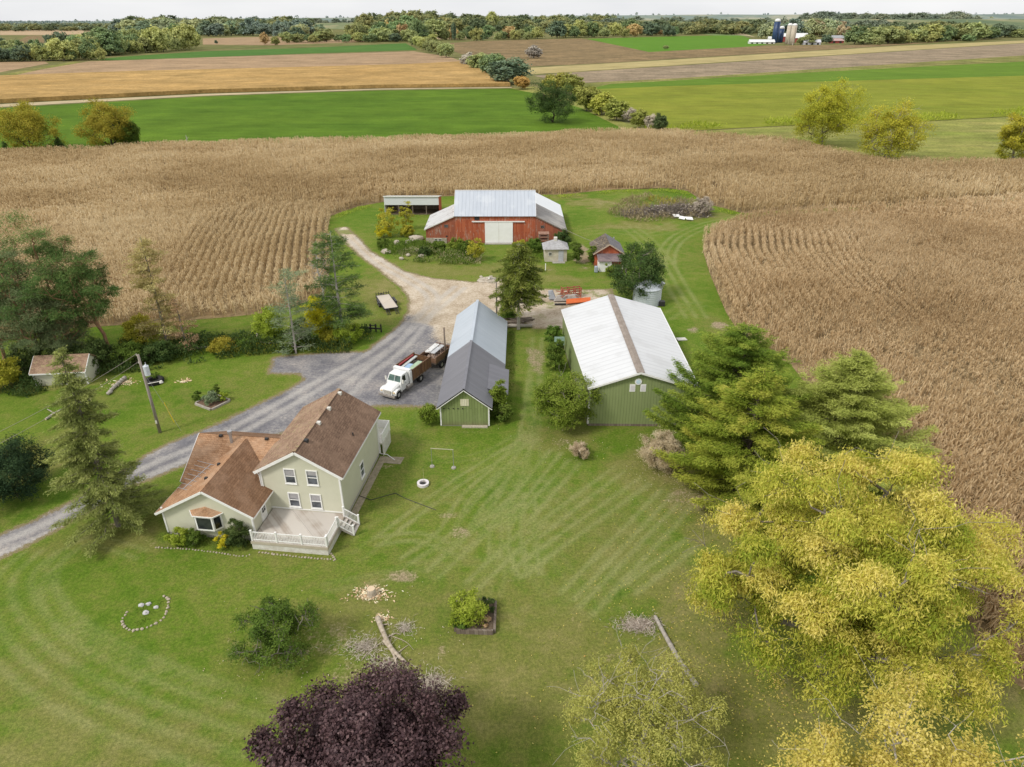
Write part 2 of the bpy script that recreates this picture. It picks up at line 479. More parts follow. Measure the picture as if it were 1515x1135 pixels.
def grid_sheet(name, poly, z, mat, step, attrs, grow=0.0):
    xs = [p[0] for p in poly]; ys = [p[1] for p in poly]
    X, Y = np.meshgrid(np.arange(min(xs) - grow, max(xs) + grow + step, step), np.arange(min(ys) - grow, max(ys) + grow + step, step), indexing='ij')
    ins = pip(X, Y, poly); d, _, _ = near_line(X, Y, poly, True)
    sd_ = np.where(ins, d, -d)
    keep = sd_ > -grow
    cell = keep[:-1, :-1] & keep[1:, :-1] & keep[1:, 1:] & keep[:-1, 1:]
    idx = np.arange(X.size).reshape(X.shape)
    F = np.stack([idx[:-1, :-1][cell], idx[1:, :-1][cell], idx[1:, 1:][cell], idx[:-1, 1:][cell]], 1)
    used = np.unique(F); re = np.full(X.size, -1); re[used] = np.arange(len(used))
    V = np.stack([X.ravel()[used], Y.ravel()[used], np.full(len(used), z)], 1)
    me = np_mesh(name, V, re[F])
    for k, fn in attrs.items():
        a = me.attributes.new(k, 'FLOAT', 'POINT')
        a.data.foreach_set('value', np.ascontiguousarray(fn(V[:, 0], V[:, 1], sd_.ravel()[used]), np.float32))
    o = link_mesh(name, me, mat); props(o, kind='structure'); return o

# ------------------------------------------------------------------ base ground, out to the horizon
ngon('ground', [(-9000, -300), (9000, -300), (9000, 12000), (-9000, 12000)], -.12,
     M_field('far_land', (.10, .13, .035), (.20, .17, .075), .004, None, .5, (.28, .22, .13), fscale=.05), px=False)

# ------------------------------------------------------------------ lawn with its wear and mowing tracks
strokes_mow, strokes_dry, strokes_dirt = [], [], []
def stroke(lst, pts, wid, amt, n=1, gap=0.0, smooth=True):
    P = gp(pts)
    if smooth: P = smooth_line(P, 5)
    for k in range(n):
        off = (k - (n - 1) / 2) * gap
        Q = []
        for i, (x, y) in enumerate(P):
            a = P[max(i - 1, 0)]; b = P[min(i + 1, len(P) - 1)]
            tx, ty = b[0] - a[0], b[1] - a[1]; l = math.hypot(tx, ty) + 1e-9
            Q.append((x - ty / l * off, y + tx / l * off))
        lst.append((Q, wid, amt))
def spot(lst, px, py, rx, ry, amt):
    lst.append(('e', G(px, py), rx, ry, amt))
# rings mown round the left of the front lawn
stroke(strokes_mow, [(60, 815), (18, 860), (35, 920), (110, 985), (230, 1040), (380, 1090)], .42, .62, 5, 1.3)
stroke(strokes_mow, [(210, 820), (130, 800), (75, 850), (95, 925), (190, 985), (330, 1030), (400, 1050)], .3, .6, 2, 1.0)
stroke(strokes_mow, [(0, 1060), (60, 1090), (130, 1135)], .8, .3, 3, 1.6)
# lane coming down between the two sheds and fanning across the lawn
stroke(strokes_mow, [(795, 500), (790, 560), (782, 620), (770, 680), (745, 740), (700, 790), (640, 850)], .38, .7, 2, 1.25)
stroke(strokes_mow, [(795, 520), (792, 600), (790, 660), (800, 720), (850, 780)], .35, .55, 2, 1.1)
stroke(strokes_mow, [(788, 600), (770, 650), (740, 700), (690, 735), (610, 740)], .3, .5, 2, .9)
stroke(strokes_mow, [(785, 640), (765, 700), (745, 760), (735, 830), (725, 880)], .3, .45, 3, .8)
for a, b in (((765, 778), (850, 683)), ((740, 770), (822, 668)), ((788, 792), (916, 694)), ((765, 848), (953, 712)), ((840, 881), (986, 729)), ((867, 904), (1012, 749)), ((933, 871), (1022, 805)), ((640, 850), (760, 742)), ((700, 865), (800, 770))):
    m_ = ((a[0] + b[0]) / 2 + 2, (a[1] + b[1]) / 2 - 2)
    stroke(strokes_mow, [a, m_, b], .34, .85, 2, 1.15)
    stroke(strokes_mow, [a, m_, b], .95, .32, 1, 1.0)
for a, b in (((800, 680), (930, 860)), ((850, 680), (985, 850)), ((910, 700), (1020, 840)), ((760, 730), (880, 900)), ((720, 740), (830, 900))):
    stroke(strokes_mow, [a, ((a[0] + b[0]) / 2, (a[1] + b[1]) / 2 + 5), b], .4, .36, 2, 1.0)
for pts in ([(785, 640), (740, 690), (690, 735), (655, 790), (600, 830)], [(790, 645), (750, 700), (705, 750), (680, 790)], [(783, 650), (730, 680), (660, 725), (560, 800)], [(784, 730), (782, 790), (790, 850)], [(765, 735), (762, 800), (775, 850)], [(735, 775), (733, 825)], [(560, 800), (620, 795), (690, 820)]):
    stroke(strokes_mow, pts, .3, .8, 2, 1.0)
stroke(strokes_dirt, [(806, 878), (845, 912), (900, 912), (926, 895)], .22, .42)
stroke(strokes_mow, [(550, 860), (650, 820), (720, 770), (800, 740), (900, 720)], .3, .4, 2, 1.0)
stroke(strokes_mow, [(480, 870), (580, 850), (660, 830), (740, 835)], .35, .45, 2, .8)
stroke(strokes_mow, [(600, 640), (615, 665), (660, 680), (720, 670), (780, 640)], .25, .4, 2, .8)
stroke(strokes_mow, [(620, 610), (612, 635), (630, 655), (680, 660)], .25, .4, 2, .7)
stroke(strokes_mow, [(520, 820), (600, 760), (700, 700), (770, 650)], .3, .35, 3, 1.2)
stroke(strokes_mow, [(640, 990), (720, 930), (820, 900), (930, 890)], .35, .3, 2, 1.2)
# farm lane to the right of the barn
stroke(strokes_mow, [(1095, 322), (1040, 335), (1000, 355), (985, 385), (1000, 420), (1030, 470)], .45, .65, 3, 1.5)
stroke(strokes_mow, [(930, 335), (960, 360), (985, 395), (1010, 440)], .45, .6, 3, 1.6)
stroke(strokes_mow, [(860, 345), (900, 340), (960, 345), (1010, 330)], .6, .4, 3, 2.0)
stroke(strokes_mow, [(985, 470), (1010, 455), (1040, 450)], .5, .5, 2, 1.6)
stroke(strokes_mow, [(560, 330), (600, 345), (690, 375), (740, 395)], .5, .35, 3, 1.8)
# yellowed grass
for e in ((100, 1100, 8, 4, .42), (30, 1000, 5, 3, .35), (560, 900, 5, 3, .35), (700, 1010, 9, 4, .2), (860, 950, 7, 4, .2), (1000, 1000, 6, 5, .55),
          (880, 760, 6, 5, .25), (330, 770, 5, 3, .2), (170, 790, 6, 2.5, .5), (60, 680, 5, 6, .45), (40, 560, 8, 4, .6), (150, 590, 9, 3, .35),
          (560, 430, 7, 8, .55), (590, 470, 3, 6, .4), (880, 300, 9, 5, .75), (840, 290, 6, 4, .6), (950, 335, 9, 4, .7), (1040, 320, 8, 4, .6), (770, 400, 12, 4, .4),
          (640, 400, 9, 4, .35), (820, 415, 8, 3, .6), (1050, 480, 4, 5, .4), (740, 560, 3, 5, .2), (830, 650, 5, 3, .45), (960, 700, 4, 4, .5), (1060, 760, 4, 6, .5), (1030, 900, 4, 6, .5), (1150, 1050, 12, 6, .4), (230, 470, 40, 4, .3), (1430, 990, 5, 5, .5)):
    spot(strokes_dry, *e)
# bare soil
for e in ((602, 855, 1.9, 1.0, .75), (660, 762, .9, .5, .6), (680, 790, .8, .8, .6), (715, 790, .6, .6, .4), (552, 878, 1.9, 1.1, .65), (370, 955, 2.4, .6, .4), (500, 950, 2.6, 1.8, .5), (520, 1000, 2.2, 1.8, .5), (640, 1015, 1.4, 1.4, .6), (470, 940, 1.6, .7, .5),
          (945, 925, 2.2, 1.0, .75), (920, 970, 2.4, .8, .5), (870, 990, 1.6, .8, .45), (655, 960, .5, 1.2, .6), (790, 535, 1.5, 4.0, .75), (795, 480, 2.4, 3, .6), (890, 300, 5, 2.2, .45), (935, 320, 8, 2, .55), (730, 412, 3, 1.5, .8), (440, 965, 1.2, .5, .7),
          (605, 375, 5, 2, .5), (660, 378, 6, 1.6, .45), (820, 400, 2.2, 1, .5), (1025, 488, 1.6, 1.4, .95), (1065, 482, 2.0, 1.6, 1.0), (1043, 510, 2.2, 1.6, .5), (860, 375, 1.6, 7, 1.0), (565, 690, 1.3, .45, .65), (560, 720, .4, 3, .3), (80, 650, 1, .6, .35), (165, 775, 1.2, .6, .7), (300, 845, .8, .4, .4),
          (225, 800, 1.0, .7, .45), (760, 858, 1.6, .25, .55), (840, 920, .8, .25, .4), (745, 905, .5, .3, .3), (985, 690, 2.2, .8, .5), (1045, 745, 1.6, 1.4, .7), (835, 655, 1.1, .7, .5), (1010, 735, 2, 1, .6), (700, 640, 2.2, .3, .4), (560, 455, 2, 3, .35), (535, 500, 4, 1.2, .45), (590, 480, 1.2, 3, .35), (215, 1012, .5, .2, .5), (110, 895, .7, .2, .4)):
    spot(strokes_dirt, *e)
stroke(strokes_dirt, [(640, 935), (655, 970), (668, 1000), (700, 1015)], .16, .5)
stroke(strokes_dirt, [(335, 1040), (345, 1070), (340, 1110)], .2, .4)
stroke(strokes_dirt, [(505, 790), (520, 740), (548, 700)], .45, .5)
stroke(strokes_dirt, [(870, 1000), (920, 960), (950, 930)], .4, .4)
def painted(lst):
    def fn(X, Y, e):
        out = np.zeros(len(X)); brk = fbm(X * .22 + 70, Y * .22, 3)
        wob = (fbm(X * .45, Y * .45, 4) - .5) * 2.6
        for s_ in lst:
            if s_[0] == 'e':
                _, (cx, cy), rx, ry, amt = s_
                m = (np.abs(X - cx) < rx * 2.2) & (np.abs(Y - cy) < ry * 2.2)
                if m.any():
                    d = np.hypot((X[m] - cx) / rx, (Y[m] - cy) / ry) + wob[m] * .6
                    out[m] = np.maximum(out[m], amt * sstep(1.35, .35, d))
            else:
                Q, wid, amt = s_
                qa = np.array(Q)
                m = (X > qa[:, 0].min() - 3) & (X < qa[:, 0].max() + 3) & (Y > qa[:, 1].min() - 3) & (Y < qa[:, 1].max() + 3)
                if m.any():
                    d, _, _ = near_line(X[m], Y[m], Q)
                    out[m] = np.maximum(out[m], amt * sstep(wid * 1.8, wid * .2, d + np.abs(wob[m]) * .16) * (.55 + .9 * brk[m]))
        return out
    return fn
_pd = painted(strokes_dry)
def dry_fn(X, Y, e):
    n = fbm(X * .06 + 3, Y * .06, 4)
    return np.clip(_pd(X, Y, e) + sstep(.45, .7, n) * .26 + sstep(64, 40, Y) * .16 * sstep(-40, -12, X) + sstep(60, 30, Y) * .06, 0, 1)
MAT_LAWN = M_lawn()
grid_sheet('lawn', [(-190, 14), (78, 14), (78, 176), (-190, 176)], 0.0, MAT_LAWN, .33,
           {'dry': dry_fn, 'mow': painted(strokes_mow), 'dirt': painted(strokes_dirt)})

# ------------------------------------------------------------------ driveway, yard and track
drive_poly = gp([(-80, 858), (0, 826), (60, 797), (130, 757), (200, 717), (285, 683), (345, 655), (420, 640), (500, 610), (560, 600), (612, 601), (655, 602), (700, 560), (745, 470), (757, 462), (790, 486), (835, 486),
                 (850, 455), (905, 440), (905, 428), (850, 430), (800, 428), (765, 412), (735, 414), (700, 418), (640, 412), (600, 402), (575, 388), (548, 372), (530, 352), (512, 336), (497, 338), (514, 362), (540, 384), (566, 403), (592, 424), (606, 440), (604, 462), (590, 482),
                 (566, 502), (540, 521), (480, 522), (406, 529), (398, 552), (444, 553), (450, 562), (430, 576), (395, 592), (335, 622), (250, 656), (190, 691), (90, 752), (0, 792), (-80, 822)])
tracks = []
for pts, off in (([(-60, 838), (0, 812), (95, 770), (200, 706), (300, 662), (400, 610), (480, 565), (560, 520), (610, 480), (650, 450), (680, 425)], .85),
                 ([(500, 590), (545, 550), (590, 515), (620, 480), (640, 440), (600, 410), (560, 388), (520, 352)], .8)):
    P = smooth_line(gp(pts), 5)
    for sgn in (-1, 1):
        Q = []
        for i, (x, y) in enumerate(P):
            a = P[max(i - 1, 0)]; b = P[min(i + 1, len(P) - 1)]
            tx, ty = b[0] - a[0], b[1] - a[1]; l = math.hypot(tx, ty)
            Q.append((x - ty / l * off * sgn, y + tx / l * off * sgn))
        tracks.append(Q)
def track_fn(X, Y, e):
    d = np.full(len(X), 9.0)
    for Q in tracks: d = np.minimum(d, near_line(X, Y, Q)[0])
    return sstep(.75, .15, d) * (.55 + .9 * fbm(X * .3, Y * .3, 3))
def sand_fn(X, Y, e):
    n = fbm(X * .12, Y * .12, 3)
    return np.clip(sstep(86, 100, Y + (n - .5) * 22 + np.clip(X + 14, 0, 30) * .55), 0, 1) + .1 * sstep(.55, .7, n)
def weed_fn(X, Y, e):
    n = fbm(X * .22 + 9, Y * .22, 3)
    c = G(430, 545)
    q = sstep(7, 2, np.hypot((X - c[0]) / 1.6, Y - c[1])) * .2
    return np.clip(sstep(.6, .75, n) * .5 * sstep(90, 110, Y) + q + sstep(.68, .8, n) * .3 + sstep(86, 90, Y) * sstep(-2, 5, X) * .34 + sstep(.52, .66, fbm(X * .35 + 30, Y * .35, 4)) * sstep(84, 96, Y) * .42, 0, 1)
grid_sheet('driveway', drive_poly, .006, M_drive(), .3,
           {'edge': lambda X, Y, e: np.clip(.5 + e / 1.6, 0, 1), 'sand': sand_fn, 'track': track_fn, 'weed': weed_fn}, grow=.9)

# ------------------------------------------------------------------ fields
M_corn_ground = M_field('corn_soil', (.17, .12, .06), (.28, .21, .12), .2, None, .6)
CORN_LEFT = gp([(-140, 520), (0, 500), (110, 486), (280, 474), (330, 470), (400, 463), (450, 448), (480, 436), (488, 400), (484, 345), (489, 320), (528, 306), (572, 298), (650, 291), (700, 289), (830, 288), (900, 281), (985, 278), (1018, 283), (1046, 302), (1100, 316),
                (1180, 311), (1300, 304), (1515, 289), (1700, 277), (1700, 243), (1515, 240), (1400, 244), (1290, 240), (1230, 226), (1180, 214), (1100, 206), (1000, 198), (900, 197), (730, 203), (560, 209), (275, 216), (0, 229), (-240, 240)])
CORN_RIGHT = gp([(1170, 540), (1098, 500), (1074, 462), (1050, 405), (1040, 372), (1044, 348), (1080, 330), (1130, 319), (1200, 316), (1320, 309), (1515, 296), (1700, 287)]) + [(100, 40), (42, 20), (36.5, 24), G(1462, 985), G(1380, 800), G(1250, 640)]
ngon('corn_soil', CORN_LEFT, .022, M_corn_ground, px=False)
ngon('corn_soil', CORN_RIGHT, .022, M_corn_ground, px=False)

M_alf = M_field('alfalfa', (.062, .128, .012), (.105, .178, .018), .012, (.03, 2.5), .45, (.15, .19, .04), rowcol=.18)
ngon('hay_field', [(-240, 172), (0, 160), (300, 143), (560, 134), (755, 131), (790, 138), (860, 160), (935, 197), (900, 197), (730, 203), (560, 209), (275, 216), (0, 229), (-240, 240)], -.02, M_alf)
M_mead = M_field('meadow', (.14, .19, .03), (.29, .26, .09), .02, None, .75, (.36, .30, .17))
ngon('meadow', [(755, 131), (790, 128), (850, 150), (925, 182), (1000, 196), (1180, 186), (1300, 184), (1515, 172), (1800, 160), (1800, 252), (1700, 243), (1515, 240), (1400, 244), (1290, 240), (1230, 226), (1180, 214), (1100, 206), (1000, 198), (935, 197), (860, 160)], -.03, M_mead)
M_oliv = M_field('soybeans', (.155, .195, .022), (.225, .235, .034), .012, (.06, 3.0), .4, (.28, .26, .06), rowcol=.2)
ngon('soybean_field', [(880, 132), (1000, 127), (1515, 112), (1900, 98), (1900, 156), (1515, 171), (1300, 183), (1180, 185), (1000, 194), (950, 178)], -.015, M_oliv)
M_grn = M_field('clover', (.085, .165, .018), (.13, .205, .025), .01, (.06, 4.0), .3, rowcol=.15)
ngon('clover_field', [(868, 132), (905, 124), (1000, 119), (1200, 107), (1515, 91), (1900, 70), (1900, 98), (1515, 112), (1000, 127), (880, 132)], -.022, M_grn)
M_weed = M_field('weeds', (.12, .16, .03), (.24, .21, .08), .03, (.08, 5), .9, (.42, .34, .18), fscale=.5)
ngon('weedy_strip', [(838, 124), (1000, 116), (1515, 82), (1900, 57), (1900, 70), (1515, 91), (1200, 107), (1000, 119), (905, 124), (868, 132)], -.026, M_weed)
M_plough = M_field('stubble', (.20, .155, .105), (.30, .24, .165), .02, (.09, 6), .7, (.40, .34, .25), fscale=.5)
ngon('stubble_field', [(790, 112), (850, 107), (1100, 91), (1515, 64), (1900, 40), (1900, 57), (1515, 82), (1000, 116), (838, 124)], -.028, M_plough)
M_strip = M_field('dry_strip', (.33, .27, .115), (.41, .34, .165), .02, None, .35)
ngon('dry_grass_strip', [(772, 101), (900, 94), (1100, 82), (1330, 68), (1515, 60), (1900, 36), (1900, 39.5), (1515, 63.5), (1100, 90), (850, 106), (785, 110)], -.024, M_strip)
M_brush = M_field('brush_land', (.15, .115, .06), (.25, .175, .09), .025, None, .8, (.28, .26, .10), fscale=.3)
ngon('brush_land', [(640, 66), (700, 61), (860, 57), (960, 76), (1110, 68), (1300, 66), (1420, 60), (1330, 67), (1100, 81), (900, 93), (772, 99), (745, 100)], -.03, M_brush)
M_bright = M_field('winter_wheat', (.085, .19, .018), (.11, .22, .025), .006, None, .25, fscale=.4)
ngon('wheat_field', [(868, 57.5), (960, 55), (1060, 52.5), (1098, 53), (1135, 66), (1110, 69), (960, 77)], -.018, M_bright)
# left of the hedgerow
M_path = M_field('field_path', (.36, .29, .17), (.46, .38, .25), .05, None, .4)
ngon('field_path', [(-240, 170), (0, 158.5), (300, 141.8), (560, 132.8), (757, 130), (757, 128.6), (560, 131), (300, 139), (0, 154), (-240, 164)], -.01, M_path)
M_orange = M_field('ripe_corn', (.33, .21, .075), (.43, .285, .115), .012, (.03, 2.2), .55, (.48, .345, .165), rowcol=.3, fscale=.7, bump=1.0)
M_harv = M_field('harvested', (.285, .195, .115), (.36, .255, .155), .010, (.02, 8), .5, (.42, .31, .19), rowcol=.25, fscale=.5)
ngon('harvested_field', [(0, 116), (60, 103), (130, 91), (330, 84), (612, 76), (665, 84), (690, 93), (610, 98), (400, 104), (200, 109)], -.016, M_harv)
M_grn2 = M_field('grass_strip', (.06, .14, .03), (.085, .17, .035), .01, None, .25)
ngon('grass_field', [(132, 89), (180, 84), (300, 76), (450, 71), (600, 64), (618, 74), (430, 80), (290, 85.5), (160, 89.5)], -.014, M_grn2)
ngon('grass_field', [(-200, 118), (0, 111), (30, 105), (75, 97), (110, 91), (122, 92), (70, 102), (0, 117), (-200, 128)], -.021, M_weed)
ngon('harvested_field', [(-200, 97), (0, 92), (66, 91), (72, 94), (0, 107), (-200, 114)], -.023, M_harv)
# raised sheet of ripe corn beyond the hay field, with its cut edge
def crop_block(name, poly, h, mat, step):
    xs = [p[0] for p in poly]; ys = [p[1] for p in poly]
    X, Y = np.meshgrid(np.arange(min(xs), max(xs), step), np.arange(min(ys), max(ys), step), indexing='ij')
    Z = h + (fbm(X * .35, Y * .35, 2) - .5) * .9
    return X, Y, Z
oc = gp([(-240, 164), (0, 153), (300, 138), (560, 130.5), (755, 128), (740, 119), (690, 93.5), (610, 98), (400, 104), (200, 109), (0, 116), (-240, 124)])
me_v = [(x, y, 0) for x, y in oc] + [(x, y, 2.0) for x, y in oc]
k = len(oc)
me = bpy.data.meshes.new('ripe_corn_field'); me.from_pydata(me_v, [], [(i, (i + 1) % k, k + (i + 1) % k, k + i) for i in range(k)] + [tuple(range(k, 2 * k))]); me.update()
props(link_mesh('ripe_corn_field', me, M_orange), kind='structure')

# far patchwork between the woods
def band(name, pts, mat, z=-.05): return ngon(name, pts, z, mat)
M_tan = M_field('far_stubble', (.36, .26, .16), (.44, .33, .21), .004, None, .3, fscale=.1)
M_fgrn = M_field('far_grass', (.13, .19, .07), (.17, .21, .09), .004, None, .3, fscale=.1)
band('far_field', [(0, 44.5), (165, 44), (168, 48), (90, 52), (0, 52)], M_tan)
band('far_field', [(40, 53), (150, 52), (130, 64), (20, 66)], M_brush)
band('far_field', [(300, 57), (430, 53.5), (520, 53), (540, 62), (400, 67), (300, 66)], M_harv)
band('far_field', [(455, 37.5), (540, 36), (545, 41), (460, 42)], M_tan)
band('far_field', [(640, 39), (740, 37.5), (740, 42), (640, 43)], M_tan)
band('far_field', [(640, 50), (690, 49), (690, 57), (645, 58)], M_tan)
band('far_field', [(700, 43.5), (900, 41), (900, 44), (700, 47)], M_fgrn)
band('far_field', [(1030, 49), (1110, 48.5), (1110, 54), (1060, 53)], M_fgrn)
band('far_field', [(1210, 46.5), (1330, 43), (1330, 46), (1210, 50)], M_fgrn)
band('far_field', [(1435, 33), (1530, 30), (1530, 38), (1440, 42)], M_tan)
band('far_field', [(1000, 36), (1110, 34), (1110, 37), (1000, 38.5)], M_tan)
band('far_road', [(1075, 50.2), (1100, 49), (1110, 52.5), (1118, 55), (1106, 53)], M_path, -.03)

# rolling hills that close the view
HILL_Z = []
def hills(name, y0, depth_, x0, x1, prof, mat, nx=160):
    xs = np.linspace(x0, x1, nx); ys = np.linspace(0, 1, 14)
    HILL_Z.append(lambda x, y: max(prof(x) * math.sin(PI * min(max((y - y0) / depth_, 0), 1)) - .5, -.5))
    V = []
    for t_ in ys:
        for x in xs:
            V.append((x, y0 + t_ * depth_, prof(x) * math.sin(PI * min(t_ * 1.0, 1)) - .2))
    V = np.array(V); idx = np.arange(len(V)).reshape(14, nx)
    F = np.stack([idx[:-1, :-1].ravel(), idx[:-1, 1:].ravel(), idx[1:, 1:].ravel(), idx[1:, :-1].ravel()], 1)
    o = link_mesh(name, np_mesh(name, V, F, smooth=True), mat); props(o, kind='structure'); return o
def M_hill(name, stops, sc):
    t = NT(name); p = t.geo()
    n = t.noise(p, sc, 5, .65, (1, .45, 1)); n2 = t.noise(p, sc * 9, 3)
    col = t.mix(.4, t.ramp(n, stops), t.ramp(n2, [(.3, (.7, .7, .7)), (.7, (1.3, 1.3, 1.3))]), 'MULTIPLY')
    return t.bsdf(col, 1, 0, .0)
def skyline(px_list, d):
    xs = [(px - PCX) / FOC * (d * cT) * 1.06 for px, _ in px_list]
    zs = [hgt(0, d, py) for _, py in px_list]
    return lambda x: float(np.interp(x, xs, zs)) + 6 * (vnoise(np.array([x * .004]), np.array([d * .01]))[0] - .5)
hills('hills', 5200, 2400, -6500, 6500, skyline([(-100, 34), (0, 34), (90, 34), (180, 32), (300, 29), (450, 27), (560, 26), (700, 24), (850, 23), (1000, 22), (1200, 21), (1515, 21), (1700, 21)], 6400),
      M_hill('hazy_hills', [(.38, (.17, .215, .20)), (.5, (.21, .255, .22)), (.6, (.33, .33, .25)), (.72, (.44, .41, .33))], .0022))  # blue-grey of distant haze is painted into these hill colours
hills('hills', 3300, 1400, -4500, 4500, skyline([(-100, 40), (0, 40), (200, 37), (450, 35), (700, 32), (860, 29), (1000, 30), (1200, 28), (1350, 28), (1515, 29), (1700, 29)], 4000),
      M_hill('near_hills', [(.38, (.125, .165, .10)), (.5, (.18, .21, .115)), (.6, (.30, .28, .17)), (.72, (.42, .35, .23))], .004))
# ------------------------------------------------------------------ plants
def unit(a): return a / (np.linalg.norm(a, axis=-1, keepdims=True) + 1e-9)
def leaf_quads(P, D, Nn, L, W, fold=.15):
    """one folded diamond per row: P base point, D direction, Nn normal"""
    S = unit(np.cross(D, Nn)); Nn = np.cross(S, D)
    L = np.broadcast_to(L, (len(P),))[:, None]; W = np.broadcast_to(W, (len(P),))[:, None]
    mid = P + D * L * .45 + Nn * W * fold
    V = np.stack([P, mid + S * W / 2, P + D * L - Nn * W * fold, mid - S * W / 2], 1).reshape(-1, 3)
    return V, np.arange(len(V)).reshape(-1, 4)
def tubes(A, B, ra, rb, n=5):
    """frustums from A to B"""
    ax = unit(B - A)
    ref = np.where(np.abs(ax[:, 2:3]) > .9, np.array([[1., 0, 0]]), np.array([[0, 0, 1.]]))
    u = unit(np.cross(ax, ref)); w_ = np.cross(ax, u)
    an = np.arange(n) * 2 * PI / n
    c = np.cos(an)[None, :, None]; s = np.sin(an)[None, :, None]
    ring = u[:, None] * c + w_[:, None] * s
    V = np.concatenate([A[:, None] + ring * ra[:, None, None], B[:, None] + ring * rb[:, None, None]], 1).reshape(-1, 3)
    i = np.arange(n); j = (i + 1) % n
    base = (np.arange(len(A)) * 2 * n)[:, None]
    F = np.stack([base + i, base + j, base + n + j, base + n + i], 2).reshape(-1, 4)
    return V, F

class Skel:
    def __init__(s): s.p = []; s.par = []; s.w = []
    def node(s, p, par): s.p.append(np.array(p, float)); s.par.append(par); s.w.append(0.0); return len(s.p) - 1
    def path(s, par, target, k, r, sag=0.0, wob=.12):
        a = s.p[par]; b = np.array(target, float); d = np.linalg.norm(b - a)
        last = par
        for i in range(1, k + 1):
            t = i / k
            q = a + (b - a) * t + np.array([0, 0, sag * d * math.sin(PI * t)])
            if i < k: q = q + r.normal(0, wob * d / k, 3)
            last = s.node(q, last)
        return last
    def mesh(s, name, tip, base_r, n=6, expo=2.3):
        P = np.array(s.p); par = np.array(s.par); N = len(P)
        acc = np.zeros(N); kids = np.zeros(N, int)
        for i in range(N - 1, 0, -1):
            if kids[i] == 0: acc[i] += 1
            acc[par[i]] += acc[i]; kids[par[i]] += 1
        rad = acc ** (1 / expo); rad = tip + (rad - 1) / max(rad[0] - 1, 1e-6) * (base_r - tip)
        i = np.arange(1, N)
        V, F = tubes(P[par[i]], P[i], np.minimum(rad[par[i]], rad[i] * 1.35), rad[i], n)
        return np_mesh(name, V, F, smooth=True)

def crown_leaves(r, cen, out, n, spread, L, W, up=.5, droop=.3, flat=.7, vc=None, lvar=.3, hspan=None, string=0):
    """n leaves around each of the centres"""
    m = len(cen)
    c = np.repeat(cen, n, 0); o = np.repeat(out, n, 0)
    off = r.normal(0, 1, (m * n, 3)); off[:, 2] *= flat
    off *= (r.random((m * n, 1)) ** .4) / (np.linalg.norm(off, axis=1, keepdims=True) + 1e-6) * np.linalg.norm(off, axis=1, keepdims=True).clip(.3, 1.7)
    sp = np.repeat(np.broadcast_to(spread, (m,)), n)[:, None]
    P = c + off * sp
    Nn = unit(np.array([0, 0, up]) + .5 * o + r.normal(0, .55, P.shape))
    D = unit(np.cross(Nn, r.normal(0, 1, P.shape)) + .5 * unit(off) + np.array([0, 0, -droop]))
    l = L * r.uniform(.65, 1.3, len(P)); wd = W * r.uniform(.7, 1.25, len(P))
    V, F = leaf_quads(P - D * (l * .5)[:, None], D, Nn, l, wd)
    v = np.repeat(vc, n) * (1 - lvar) + r.random(len(P)) * lvar
    return V, F, np.clip(v, 0, 1)

